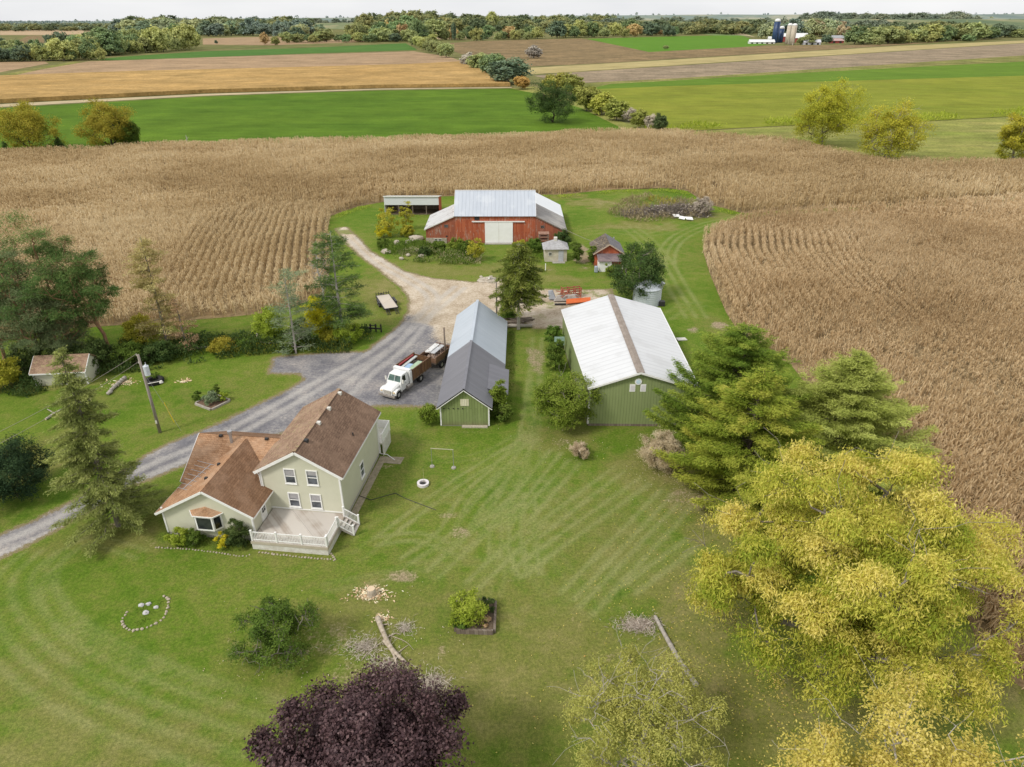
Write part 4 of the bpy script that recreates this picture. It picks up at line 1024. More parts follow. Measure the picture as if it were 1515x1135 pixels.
ground_cover('weeds', 'rough green weeds in front of the red barn', 'weeds', [(560, 360), (625, 360), (650, 366), (712, 362), (716, 372), (700, 392), (640, 392), (590, 385), (560, 372)], 42, .5, .12, 1.1, LM_GREEN, 92)
ground_cover('weeds', 'straw-coloured weeds in front of the red barn', 'weeds', [(585, 372), (640, 366), (715, 372), (712, 392), (640, 390), (595, 385)], 22, .5, .06, .9, LM_TAN, 93)
ground_cover('weeds', 'weeds at the foot of the red barn right of the white door', 'weeds', [(762, 358), (800, 356), (812, 372), (800, 386), (782, 378)], 42, .4, .1, .9, LM_GREEN, 94)
ground_cover('weeds', 'weeds along the right side of the narrow green shed', 'weeds', gp([(728, 630), (745, 600), (752, 540), (753, 490), (760, 490), (764, 540), (756, 600), (740, 632)]), 20, .3, .09, .7, LM_GREEN, 95, px=False)
ground_cover('weeds', 'weeds along the left side of the green barn', 'weeds', [(812, 560), (812, 500), (832, 488), (845, 520), (858, 570), (845, 590), (822, 590)], 20, .32, .1, .9, LM_GREEN, 96)
ground_cover('weeds', 'low plants in the bed before the garage wing', 'weeds', [(232, 800), (250, 785), (372, 800), (378, 812), (350, 818), (262, 808)], 40, .2, .07, .35, LM_GREEN, 97)
ground_cover('weeds', 'tall marsh grass strip beside the hay field corner', 'grass', [(935, 192), (1000, 186), (1180, 178), (1300, 176), (1515, 164), (1700, 156), (1700, 166), (1515, 172), (1300, 184), (1180, 186), (1000, 195)], 1.3, 1.6, .35, 1.4, LM_LIME, 98, clump=.08)
ground_cover('weeds', 'low green plants in the oval stone ring', 'weeds', [(186, 915), (200, 893), (230, 884), (244, 892), (232, 918), (200, 930)], 60, .14, .05, .15, LM_GREEN, 99, clump=1.5)
ground_cover('brush_weeds', 'tan brush and weeds around the brush pile', 'weeds', [(898, 318), (915, 300), (960, 292), (1010, 296), (1046, 308), (1050, 322), (1000, 326), (940, 330)], 12, .8, .13, 1.6, LM_BRUSH, 100, clump=.25)
ground_cover('brush_weeds', 'greener weeds in the middle of the brush pile', 'weeds', [(940, 310), (960, 294), (1000, 298), (1010, 312), (970, 322)], 8, .8, .16, 1.6, LM_GINK, 101, clump=.25)
ground_cover('fringe_grass', 'longer grass along the foot of the corn behind the barnyard', 'grass', [(488, 322), (528, 309), (572, 301), (650, 294), (830, 291), (900, 284), (985, 281), (1015, 285), (1042, 304), (1100, 318), (1180, 313), (1180, 316), (1100, 322), (1036, 308), (1010, 289), (985, 284), (900, 287), (830, 294), (650, 297), (572, 304), (530, 312), (494, 326)], 16, .5, .1, .7, LM_LIME, 102, clump=.3)

# fallen leaves under the broadleaf trees, thinning out over the lawn
def fallen_leaves(label, spots, lm, seed, L=.13, W=.08):
    r = np.random.default_rng(seed); X, Y = [], []
    for px, py, rad, n in spots:
        cx, cy = G(px, py); a = r.uniform(0, 2 * PI, n); q = rad * np.abs(r.normal(0, .6, n)); X.append(cx + np.cos(a) * q); Y.append(cy + np.sin(a) * q)
    x = np.concatenate(X); y = np.concatenate(Y); m = ~pip(x, y, CORN_RIGHT); x, y = x[m], y[m]; n = len(x)
    P = np.stack([x, y, r.uniform(.03, .07, n)], 1); D = unit(r.normal(0, 1, (n, 3)) * np.array([1, 1, .2])); Nn = unit(r.normal(0, .35, (n, 3)) + np.array([0, 0, 1]))
    V, F = leaf_quads(P, D, Nn, L * r.uniform(.6, 1.3, n), W * r.uniform(.6, 1.3, n))
    props(link_mesh('fallen_leaves', np_mesh('fallen_leaves', V, F, r.random(n)), lm), label, 'leaves', kind='stuff')
fallen_leaves('yellow fallen leaves scattered on the grass around the huge yellow-green tree', [(1150, 1010, 13, 2400), (1070, 900, 9, 800), (1040, 770, 6, 400), (940, 1040, 6, 600)], LM_WALNUT, 130)
fallen_leaves('brown fallen leaves and needles scattered over the middle of the lawn', [(840, 655, 4, 200), (985, 695, 4, 400), (1045, 740, 5, 500), (410, 960, 5, 200), (560, 1000, 6, 300)], LM_TAN, 131, .11, .06)

# ------------------------------------------------------------------ standing corn
def corn_template(kind, r):
    Q = []
    H = r.uniform(1.75, 2.05)
    def bent(a, z0, l, rise, drop, wd):
        d = np.array([math.cos(a), math.sin(a), 0]); s = np.array([-d[1], d[0], 0]) * wd / 2
        p0 = np.array([0, 0, z0]); p1 = p0 + d * l * .5 + np.array([0, 0, rise]); p2 = p0 + d * l + np.array([0, 0, rise - drop])
        return p0, p1, p2, s
    if kind == 0:
        for k in range(9):
            p0, p1, p2, s = bent(r.uniform(0, 6.28), H * r.uniform(.3, .95), r.uniform(.4, .8), r.uniform(.05, .28), r.uniform(.25, .7), r.uniform(.07, .11))
            Q += [[p0 - s * .6, p0 + s * .6, p1 + s, p1 - s], [p1 - s, p1 + s, p2 + s * .25, p2 - s * .25]]
        for a in (0, 1.57):
            s = np.array([math.cos(a), math.sin(a), 0]) * .02
            Q.append([-s, s, s + [0, 0, H], -s + [0, 0, H]])
        for k in range(3):
            a = r.uniform(0, 6.28); s = np.array([math.cos(a), math.sin(a), 0]); p = np.array([0, 0, H - .1]); q = p + s * .12 + [0, 0, .38]
            t_ = np.array([-s[1], s[0], 0]) * .025
            Q.append([p - t_, p + t_, q + t_, q - t_])
    else:
        n, wd, sp = (9, .11, .5) if kind == 1 else (9, .18, 1.0)
        for k in range(n):
            a = r.uniform(0, 6.28); o = np.array([r.uniform(-sp, sp), r.normal(0, .10 if kind == 1 else .16), 0])
            p0, p1, p2, s = bent(a, H * r.uniform(.45, .98), r.uniform(.32, .6) * (1 if kind == 1 else 1.15), r.uniform(.05, .25), r.uniform(.2, .5), wd)
            Q.append([p0 + o, p1 + s + o, p2 + o, p1 - s + o])
        a = r.uniform(0, 3.1); s = np.array([math.cos(a), math.sin(a), 0]) * (.05 if kind == 1 else .16)
        Q.append([-s, s, s * .6 + [0, 0, H + .15], -s * .6 + [0, 0, H + .15]])
    return np.array(Q)
def corn_field(name, label, poly, edge_lines, seed, dmin=0, dmax=1e9, rowdir=None):
    r = np.random.default_rng(seed)
    xs = [p[0] for p in poly]; ys = [p[1] for p in poly]
    VV, FF, fv = [], [], []; nbase = 0
    for kind, d0, d1, dens in ((0, 0, 78, 5.0), (1, 78, 165, 3.2), (2, 165, 330, 1.35)):
        x0, x1, y0, y1 = max(min(xs), -230), min(max(xs), 230), max(min(ys), 15), min(max(ys), d1)
        if y1 <= y0: continue
        n = int((x1 - x0) * (y1 - y0) * dens)
        x = r.uniform(x0, x1, n); y = r.uniform(y0, y1, n)
        dd = np.hypot(x, y)
        # only the part of the field near enough to the picture
        m = (dd >= d0) & (dd < d1) & (np.abs(x) < .80 * (y * cT + CAM_H * sT) + 14)
        x, y = x[m], y[m]; m = pip(x, y, poly); x, y = x[m], y[m]
        # plants stand in rows that follow the field edge
        ang = np.where(r.random(len(x)) < .5, 0.0, PI) + r.normal(0, .05, len(x))
        y = np.round(y / .95) * .95 + r.normal(0, .07, len(y))
        for ln, wid, sp in edge_lines:
            d, bx, by = near_line(x, y, ln)
            dn = np.round(d / sp) * sp + r.normal(0, .045 * sp, len(d))
            wgt = (d < wid) & (d > .2)
            ang = np.where(wgt, np.arctan2(y - by, x - bx) + PI / 2, ang)
            k = np.where(wgt, dn / np.maximum(d, .01), 1.0)
            x = bx + (x - bx) * k; y = by + (y - by) * k
        m = pip(x, y, poly); x, y, ang = x[m], y[m], ang[m]
        thin = fbm(x * .05, y * .12, 3); m = r.random(len(x)) < .85 + .4 * sstep(.3, .5, thin); x, y, ang = x[m], y[m], ang[m]
        lodge = fbm(x * .09 + 11, y * .09 + 4, 4)
        tone = fbm(x * .035 + 40, y * .05, 4)
        T = [corn_template(kind, r) for _ in range(14)]
        pick = r.integers(0, 14, len(x)); ang = r.uniform(0, 6.28, len(x)) if kind == 0 else ang; sc = r.uniform(.82, 1.12, len(x))
        for i, t_ in enumerate(T):
            m = pick == i
            if not m.any(): continue
            c, s = np.cos(ang[m])[:, None, None], np.sin(ang[m])[:, None, None]
            q = t_[None] * sc[m][:, None, None, None]
            X = q[..., 0] * c - q[..., 1] * s + x[m][:, None, None]; Y = q[..., 0] * s + q[..., 1] * c + y[m][:, None, None]; Z = np.broadcast_to(q[..., 2], X.shape) * (.78 + .3 * sstep(.32, .5, lodge[m]))[:, None, None]
            V = np.stack([X, Y, Z], -1).reshape(-1, 3)
            F = np.arange(len(V)).reshape(-1, 4) + nbase; nbase += len(V)
            VV.append(V); FF.append(F)
            fv.append(np.clip(.75 * np.repeat(tone[m], len(t_)) + .42 * r.random(m.sum() * len(t_)), 0, 1))
    me = np_mesh(name, np.concatenate(VV), np.concatenate(FF), np.concatenate(fv))
    print(name, len(me.polygons))
    o = link_mesh(name, me, MAT_CORN)
    return props(o, label, 'corn', kind='stuff')
MAT_CORN = M_leaf('dry_corn_leaf', [(.05, (.24, .158, .076)), (.35, (.408, .290, .152)), (.6, (.527, .398, .228)), (.95, (.66, .54, .35))], .4, 0, gain=1.17)
corn_field('standing_corn', 'dry tan standing corn behind and left of the barnyard', CORN_LEFT,
           [(gp([(488, 432), (486, 400), (484, 345), (489, 320)]), 26, 1.35), (gp([(280, 474), (400, 463), (450, 448), (482, 436)]), 9, 1.0), (gp([(489, 320), (528, 306), (572, 298), (650, 291), (830, 288), (985, 278), (1018, 283), (1046, 302), (1100, 316), (1300, 304), (1515, 289), (1700, 277)]), 8, 1.0)], 110)
corn_field('standing_corn', 'dry brown standing corn at the right of the lawn and pines', CORN_RIGHT,
           [([(36.5, 24), G(1462, 985), G(1380, 800), G(1250, 640), G(1170, 540), G(1098, 500), G(1074, 462), G(1050, 405), G(1040, 372), G(1044, 348)], 28, 1.35), (gp([(1044, 348), (1080, 330), (1130, 319), (1200, 316), (1320, 309), (1515, 296), (1700, 287)]), 6, 1.0)], 111)
# ------------------------------------------------------------------ building materials
SIDING = M_siding('cream_siding', (.565, .56, .435), (.62, .61, .485))
WHITE = M_plain('white_trim', (.86, .86, .85), (.76, .75, .72), 3, .55, fine=.1)
WHITE_D = M_plain('white_trim_dirty', (.72, .71, .67), (.52, .49, .42), 2.5, .65, fine=.2)
GLASS = M_glass('window_glass', (.05, .055, .065)); GLASS_D = M_glass('dark_window_glass', (.012, .014, .016))
BLIND = M_plain('window_blind', (.42, .41, .42), (.30, .29, .31), 5, .4, spec=.5)
SH_BROWN = M_shingle('brown_shingles', (.15, .095, .066), (.225, .145, .10), (.25, .165, .115))
SH_BROWN_W = M_shingle('brown_shingles_worn', (.24, .155, .105), (.34, .225, .155), (.38, .265, .185), .9)
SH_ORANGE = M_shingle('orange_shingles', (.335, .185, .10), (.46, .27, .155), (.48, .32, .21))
SH_ORANGE_D = M_shingle('orange_shingles_shaded', (.19, .105, .06), (.27, .155, .09), (.29, .18, .115))  # darker copy of the orange shingles, shade painted in for right and rear slopes
CONC = M_plain('concrete', (.42, .40, .36), (.30, .28, .24), 2.5, .9, fine=.3)
STONE = M_plain('pale_stone', (.58, .52, .42), (.36, .31, .25), 6, .9, fine=.3, bump=.4)
DECKW = M_boards('deck_boards', (.47, .43, .39), (.57, .53, .48), (.30, .24, .19), .7, .14, vertical=False, dirt=False)
GALV = M_plain('galvanised', (.50, .51, .53), (.38, .39, .41), 3, .4, metal=.6)
BLACK = M_plain('black_metal', (.025, .025, .027), (.045, .043, .042), 5, .5)
OLDWOOD = M_boards('old_timber', (.16, .125, .10), (.24, .195, .155), (.30, .27, .24), .6, .3, dirt=False)
GREENW = M_ribs('green_siding', (.225, .275, .115), (.265, .315, .14), .3, .55, streak=.45)
GREENB = M_boards('green_boards', (.20, .25, .095), (.245, .30, .12), (.30, .335, .17), .4, .3)
RED = M_boards('red_barn_boards', (.36, .088, .042), (.48, .14, .066), (.44, .31, .245), .95, .26)
RED_D = M_boards('worn_red_boards', (.29, .09, .052), (.38, .125, .068), (.38, .30, .25), .95, .24)
TIN = M_ribs('barn_tin', (.40, .44, .50), (.50, .535, .585), .7, .5, .0, axis='x', streak=.3, stain=((.58, .61, .64), .4))
TIN_W = M_ribs('barn_tin_bright', (.68, .71, .74), (.76, .78, .80), .7, .5, .0, axis='y', streak=.2)
TIN_OLD = M_ribs('old_grey_roof', (.22, .21, .20), (.36, .345, .33), .6, .8, .0, axis='y', streak=.15, stain=((.46, .44, .40), .5), rust=((.16, .14, .12), .5))
TIN_MIX = M_ribs('patched_roof', (.46, .46, .46), (.60, .60, .60), .7, .6, .0, axis='y', streak=.2, rust=((.22, .20, .18), .95))
SHEDLT = M_ribs('light_blue_grey_metal', (.40, .45, .51), (.50, .55, .61), .23, .45, .0, axis='y', streak=.25)
SHEDDK = M_ribs('charcoal_metal', (.155, .155, .175), (.205, .205, .23), .3, .5, .0, axis='y', streak=.2)
WROOF = M_ribs('white_metal_roof', (.585, .595, .61), (.645, .655, .665), .9, .5, .0, axis='y', streak=.28, stain=((.52, .525, .53), .6))
RIDGEC = M_plain('rusty_ridge', (.34, .29, .25), (.22, .18, .15), 2.0, .8, fine=.4, stretch=(1, .6, 1))
MOSSR = M_shingle('mossy_shingles', (.085, .07, .06), (.16, .13, .105), (.20, .17, .14), .95)
PURPR = M_shingle('plum_shingles', (.16, .125, .135), (.20, .155, .16), (.26, .2, .19))

def rotpt(o, rz, u, v, z=0): return (o[0] + u * math.cos(rz) - v * math.sin(rz), o[1] + u * math.sin(rz) + v * math.cos(rz), z)

def window(par, c, w, h, face, frame=WHITE, pane=GLASS, sill=True, bars=True, fw=.09, blind=None, name='window'):
    """face: unit (fx,fy) the window looks towards; c centre on the wall face; frame, pane and sash bars"""
    fx, fy = face; tx, ty = -fy, fx
    def pt(a, n, z): return (c[0] + tx * a + fx * n, c[1] + ty * a + fy * n, c[2] + z)
    def bar(mb, a0, a1, z0, z1, n0, n1):
        mb.loft([pt(a0, n0, z0), pt(a1, n0, z0), pt(a1, n0, z1), pt(a0, n0, z1)], [pt(a0, n1, z0), pt(a1, n1, z0), pt(a1, n1, z1), pt(a0, n1, z1)])
    f = MB(); W, H = w / 2, h / 2
    bar(f, -W, -W + fw, -H, H, -.02, .07); bar(f, W - fw, W, -H, H, -.02, .07)
    bar(f, -W + fw, W - fw, H - fw, H, -.02, .07); bar(f, -W + fw, W - fw, -H, -H + fw, -.02, .07)
    if bars: bar(f, -W + fw, W - fw, -.03, .03, -.02, .05)
    fo = f.build(name, frame, par)
    p = MB(); bar(p, -W + fw + .002, W - fw - .002, -H + fw + .002, H - fw - .002, -.03, .012); p.build('pane', pane, fo)
    if blind:
        b = MB(); bar(b, -W + fw + .02, W - fw - .02, blind[0] * H, blind[1] * H, .012, .022); b.build('blind', BLIND, fo)
    if sill:
        s = MB(); bar(s, -W - .04, W + .04, -H - .05, -H - .002, -.02, .11); s.build('sill', frame, fo)
    return fo

# ------------------------------------------------------------------ farmhouse
HO, HR = (-21.0, 46.83), -.12
def farmhouse():
    t = thing('farmhouse', 'cream two-storey farmhouse with brown shingle roofs, low side wing and white railed deck', 'house', HO, HR)
    W_, L_ = 6.78, 10.1; he, hr = 5.0, 7.0; m = W_ / 2; sl = (hr - he) / m
    MB().prism([(0, 0, .35), (W_, 0, .35), (W_, 0, he), (m, 0, hr), (0, 0, he)], (0, L_, 0)).build('wall', SIDING, t)
    MB().box(.03, W_ - .02, .03, L_ - .02, -.2, .352).build('foundation', CONC, t)
    o, of = .42, .32
    rz_ = lambda u: hr - abs(u - m) * sl + .03
    MB().slab([(m, -of, rz_(m)), (m, L_ + of, rz_(m)), (-o, L_ + of, rz_(-o)), (-o, -of, rz_(-o))], -.12 if False else .12).build('roof', SH_BROWN_W, t)
    MB().slab([(W_ + o, -of, rz_(W_ + o)), (W_ + o, L_ + of, rz_(W_ + o)), (m + .002, L_ + of, rz_(m)), (m + .002, -of, rz_(m))], .12).build('roof', SH_BROWN, t)
    MB().beam((m, -of + .02, hr + .16), (m, L_ + of - .02, hr + .16), .3, .035).build('ridge_cap', SH_BROWN_W, t)
    tr = MB()
    for v in (-of - .025, L_ + of + .025):
        for u in (-o, W_ + o): tr.beam((u, v, rz_(u) - .06), (m, v, rz_(m) - .06), .045, .24)
    for u, s in ((-o - .04, -1), (W_ + o + .04, 1)): tr.beam((u, -of, rz_(W_ + o) - .02), (u, L_ + of, rz_(W_ + o) - .02), .09, .14)
    for u, v in ((-.02, -.02), (W_ + .02, -.02), (W_ + .02, L_ + .02)): tr.box(u - .07, u + .07, v - .07, v + .07, .3, he)
    tr.box(-.0, W_, -.03, -.004, .95, 1.06)
    tr.build('trim', WHITE, t)
    MB().tube([(-.35, -.12, he - .3), (-.12, -.12, he - .6), (-.1, -.1, 2.9)], .045, 6).build('downspout', WHITE, t)
    ds = MB(); ds.tube([(W_ + .3, L_ + .1, he - .35), (W_ + .1, L_ + .1, he - .6), (W_ + .1, L_ + .1, .2), (W_ + .7, L_ + .2, .08), (W_ + 1.7, L_ - .6, .05)], .04, 6)
    ds.build('downspout', WHITE, t)
    for u, z, b in ((2.54, 4.42, (.1, .75)), (4.46, 4.42, (.3, .8)), (2.54, 1.98, (.15, .85)), (4.46, 1.98, (.0, .8))): window(t, (u, 0, z), 1.0, 1.5, (0, -1), blind=b)
    window(t, (W_, 5.1, 1.85), 1.0, 1.55, (1, 0))
    for v, mt in ((9.7, WHITE_D), (6.85, WHITE_D), (4.35, WHITE_D), (1.5, BLACK)):
        u = m + .18; z = rz_(u) + .12; MB().box(u - .02, u + .32, v - .16, v + .16, z - .16, z + .14).build('roof_vent', mt, t, bevel=.03)
    MB().cyl((W_ - .45, 5.2, rz_(W_ - .45)), (W_ - .45, 5.2, rz_(W_ - .45) + .42), .06).build('vent_pipe', BLACK, t)
    # ---- low wing: front gable B and cross gable C
    e, h2, um, vf = 2.62, 4.95, -3.2, -3.3; s2 = .575
    zb = lambda u: h2 - abs(u - um) * s2
    MB().prism([(-7.3, vf, .25), (.35, vf, .25), (.35, vf, zb(.35) - .03), (um, vf, h2 - .03), (-7.3, vf, zb(-7.3) - .03)], (0, 7.5, 0)).build('wall', SIDING, t)
    vm, hc = 4.4, 5.02; zc = lambda v: hc - abs(v - vm) * s2
    MB().prism([(-7.3, .7, .25), (-7.3, 8.2, .25), (-7.3, 8.2, zc(8.2) - .03), (-7.3, vm, hc - .03), (-7.3, .7, zc(.7) - .03)], (7.2, 0, 0)).build('wall', SIDING, t)
    MB().box(-7.27, .32, vf + .03, 8.15, -.2, .252).build('foundation', CONC, t)
    k = .1
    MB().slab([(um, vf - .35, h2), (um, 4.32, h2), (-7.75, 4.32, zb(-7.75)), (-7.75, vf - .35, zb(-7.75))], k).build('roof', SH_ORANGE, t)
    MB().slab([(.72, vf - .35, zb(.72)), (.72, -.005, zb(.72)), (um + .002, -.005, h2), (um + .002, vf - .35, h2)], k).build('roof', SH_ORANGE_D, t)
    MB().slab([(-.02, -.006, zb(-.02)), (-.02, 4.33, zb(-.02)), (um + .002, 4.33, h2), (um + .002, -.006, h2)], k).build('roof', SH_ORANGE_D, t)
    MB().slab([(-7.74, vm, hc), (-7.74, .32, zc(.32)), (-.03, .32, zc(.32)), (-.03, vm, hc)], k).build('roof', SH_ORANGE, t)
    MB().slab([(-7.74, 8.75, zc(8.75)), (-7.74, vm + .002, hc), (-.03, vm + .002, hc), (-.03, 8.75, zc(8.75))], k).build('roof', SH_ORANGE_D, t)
    tr = MB()
    for u in (-7.75, .72): tr.beam((u, vf - .375, zb(u) - .0), (um, vf - .375, h2), .045, .2)
    tr.beam((.76, vf - .35, zb(.72) + .0), (.76, -.05, zb(.72) + .0), .08, .13)
    tr.beam((-7.79, vf - .35, zb(-7.75)), (-7.79, .3, zb(-7.75)), .08, .13)
    for v in (.32, 8.75): tr.beam((-7.78, v, zc(v)), (-7.78, vm, hc), .045, .18)
    for u in (-7.32, .37): tr.box(u - .07, u + .07, vf - .05, vf + .08, .25, zb(.37) - .1)
    tr.build('trim', WHITE, t)
    MB().tube([(-4.42, 3.8, 4.3), (-4.42, 3.8, 5.7)], .13, 12).cyl((-4.42, 3.8, 5.72), (-4.42, 3.8, 5.95), .2, .2, 12).build('stove_pipe', GALV, t)
    for u, v, z in ((-5.6, 4.2, hc), (-1.3, 4.2, hc)): MB().box(u - .15, u + .15, v - .12, v + .12, z, z + .2).build('roof_vent', BLACK, t, bevel=.03)
    for u, v in ((-4.0, .6), (-4.1, -1.35)): MB().box(u - .12, u + .12, v - .12, v + .12, zb(u), zb(u) + .27).build('roof_vent', BLACK, t, bevel=.03)
    an = MB(); z = lambda u: zb(u) + .34
    A0, A1 = (-6.15, -1.7), (-5.05, 1.1)
    an.tube([(A0[0], A0[1], z(A0[0])), (A1[0], A1[1], z(A1[0]))], .035, 5)
    for q in range(7):
        f = q / 6; u = A0[0] + (A1[0] - A0[0]) * f; v = A0[1] + (A1[1] - A0[1]) * f; l = .55 + .9 * f
        an.tube([(u - l, v + .25 * l, z(u) - .0), (u + l * .9, v - .25 * l, z(u))], .02, 4)
    an.tube([(-5.5, -.2, zb(-5.5) + .05), (-5.5, -.2, zb(-5.5) + .5)], .03, 5)
    an.build('antenna', GALV, t)
    # bay window
    by = vf; bu = -3.45
    bw = MB().loft([(bu - 1.25, by, 1.25), (bu + 1.25, by, 1.25), (bu + .75, by - .6, 1.25), (bu - .75, by - .6, 1.25)], [(bu - 1.25, by, 2.7), (bu + 1.25, by, 2.7), (bu + .75, by - .6, 2.7), (bu - .75, by - .6, 2.7)]).build('bay_window', WHITE, t)
    MB().loft([(bu - .62, by - .615, 1.42), (bu + .62, by - .615, 1.42), (bu + .62, by - .615, 2.52), (bu - .62, by - .615, 2.52)], [(bu - .62, by - .59, 1.42), (bu + .62, by - .59, 1.42), (bu + .62, by - .59, 2.52), (bu - .62, by - .59, 2.52)]).build('pane', GLASS_D, bw)
    for s in (-1, 1):
        d = Vector((s * .5, .6, 0)).normalized(); n = Vector((s * .6, -.5, 0)).normalized() * .014
        a = Vector((bu + s * .75, by - .6, 0)) + d * .12 + n; b = a + d * .52
        q = [(a.x, a.y, 1.42), (b.x, b.y, 1.42), (b.x, b.y, 2.52), (a.x, a.y, 2.52)]
        MB().prism(q, tuple(-n * 1.5)).build('pane', GLASS_D, bw)
    br = MB()
    br.add([(bu - 1.42, by, 2.74), (bu - .86, by - .66, 2.74), (bu + .86, by - .66, 2.74), (bu + 1.42, by, 2.74), (bu, by, 3.25), (bu, by - .5, 3.2)], [(0, 1, 5, 4), (1, 2, 5), (2, 3, 4, 5), (0, 3, 2, 1), (0, 4, 3)])
    br.build('bay_roof', SH_ORANGE, bw)
    MB().tube([(bu - 1.44, by, 2.72), (bu - .87, by - .68, 2.72), (bu, by - .68, 2.72), (bu + .87, by - .68, 2.72), (bu + 1.44, by, 2.72)], .05, 4).build('bay_trim', WHITE, bw)
    for s in (-.55, .55): MB().box(bu + s - .05, bu + s + .05, by - .3, by, .95, 1.25).build('bracket', BLACK, bw)
    # door to the deck
    dr = MB().box(.345, .405, -1.85, -.95, .88, 2.42).build('door', WHITE, t)
    MB().box(.40, .418, -1.66, -1.14, 1.62, 2.22).build('pane', GLASS_D, dr)
    mu = MB(); mu.box(.41, .425, -1.42, -1.38, 1.62, 2.22); mu.box(.41, .424, -1.66, -1.14, 1.9, 1.94); mu.build('glazing_bar', WHITE, dr)
    MB().blob((.44, -1.72, 1.5), .035, .035, .035).build('handle', GALV, dr)
    # deck
    d0, d1, f0, dz = .45, 6.85, -4.2, .86
    MB().box(d0, d1, f0, -.01, dz - .06, dz).build('deck_floor', DECKW, t)
    MB().box(d0 - .03, d1 + .03, f0 - .04, f0 - .005, dz - .28, dz - .02).box(d1 + .003, d1 + .035, f0, -.02, dz - .28, dz - .02).build('deck_rim', M_plain('tan_rim', (.50, .45, .36), (.42, .37, .29), 2), t)
    MB().box(d0, d1 - .02, f0 + .02, f0 + .05, -.1, dz - .3).box(d1 - .04, d1 - .01, f0 + .02, -.1, -.1, dz - .3).build('deck_skirt', WHITE_D, t)
    def railing(p0, p1, npost):
        r_ = MB(); p0 = Vector(p0); p1 = Vector(p1); n = (p1 - p0)
        for i in range(npost):
            q = p0 + n * (i / (npost - 1)); r_.box(q.x - .06, q.x + .06, q.y - .06, q.y + .06, q.z, q.z + 1.0); r_.box(q.x - .08, q.x + .08, q.y - .08, q.y + .08, q.z + 1.0, q.z + 1.05)
        for zz in (.12, .88): r_.beam(p0 + Vector((0, 0, zz)), p1 + Vector((0, 0, zz)), .05, .07)
        k = int(n.length / .13)
        for i in range(1, k):
            q = p0 + n * (i / k); r_.box(q.x - .016, q.x + .016, q.y - .016, q.y + .016, q.z + .12, q.z + .88)
        return r_.build('railing', WHITE, t)
    railing((d0 + .1, f0 + .07, dz), (d1 - .07, f0 + .07, dz), 4)
    railing((d1 - .07, f0 + .25, dz), (d1 - .07, -1.75, dz), 2)
    st = MB()
    for i in range(4): st.box(d1 + .05 + i * .3, d1 + .37 + i * .3, -1.6, -.35, dz - .2 * (i + 1) - .05, dz - .2 * (i + 1))
    st.beam((d1, -1.62, dz - .15), (d1 + 1.3, -1.62, .02), .06, .25); st.beam((d1, -.33, dz - .15), (d1 + 1.3, -.33, .02), .06, .25)
    st.build('stairs', DECKW, t)
    railing((d1 + .02, -1.65, dz - .04), (d1 + 1.25, -1.65, .08), 2); railing((d1 + .02, -.3, dz - .04), (d1 + 1.25, -.3, .08), 2)
    # small rear deck whose white rail shows past the far corner
    bz = 1.5
    MB().box(3.2, W_ + .45, L_ + .02, L_ + 2.7, bz - .16, bz).build('rear_deck', WHITE_D, t)
    MB().box(W_ + .38, W_ + .44, L_ + .05, L_ + 2.7, bz + .08, bz + 1.0).box(3.2, W_ + .37, L_ + 2.62, L_ + 2.68, bz + .08, bz + 1.0).build('rear_rail', WHITE, t)
    MB().box(W_ + .36, W_ + .43, L_ + .05, L_ + 2.6, -.1, bz - .17).build('rear_skirt', WHITE_D, t)
    return t
farmhouse()
def house_pt(u, v): return rotpt(HO, HR, u, v)
# strip of paving slabs along the right wall
me_o = MB().add([(*house_pt(a, b)[:2], .03) for a, b in ((6.85, 1.0), (7.5, .9), (7.55, 8.9), (9.2, 8.9), (9.3, 10.1), (6.9, 10.0))], [(0, 1, 2, 3, 4, 5)]).build('paving_strip', M_plain('gravelly_paving', (.36, .31, .23), (.22, .19, .12), 3, .95, fine=.4))
props(me_o, kind='structure')

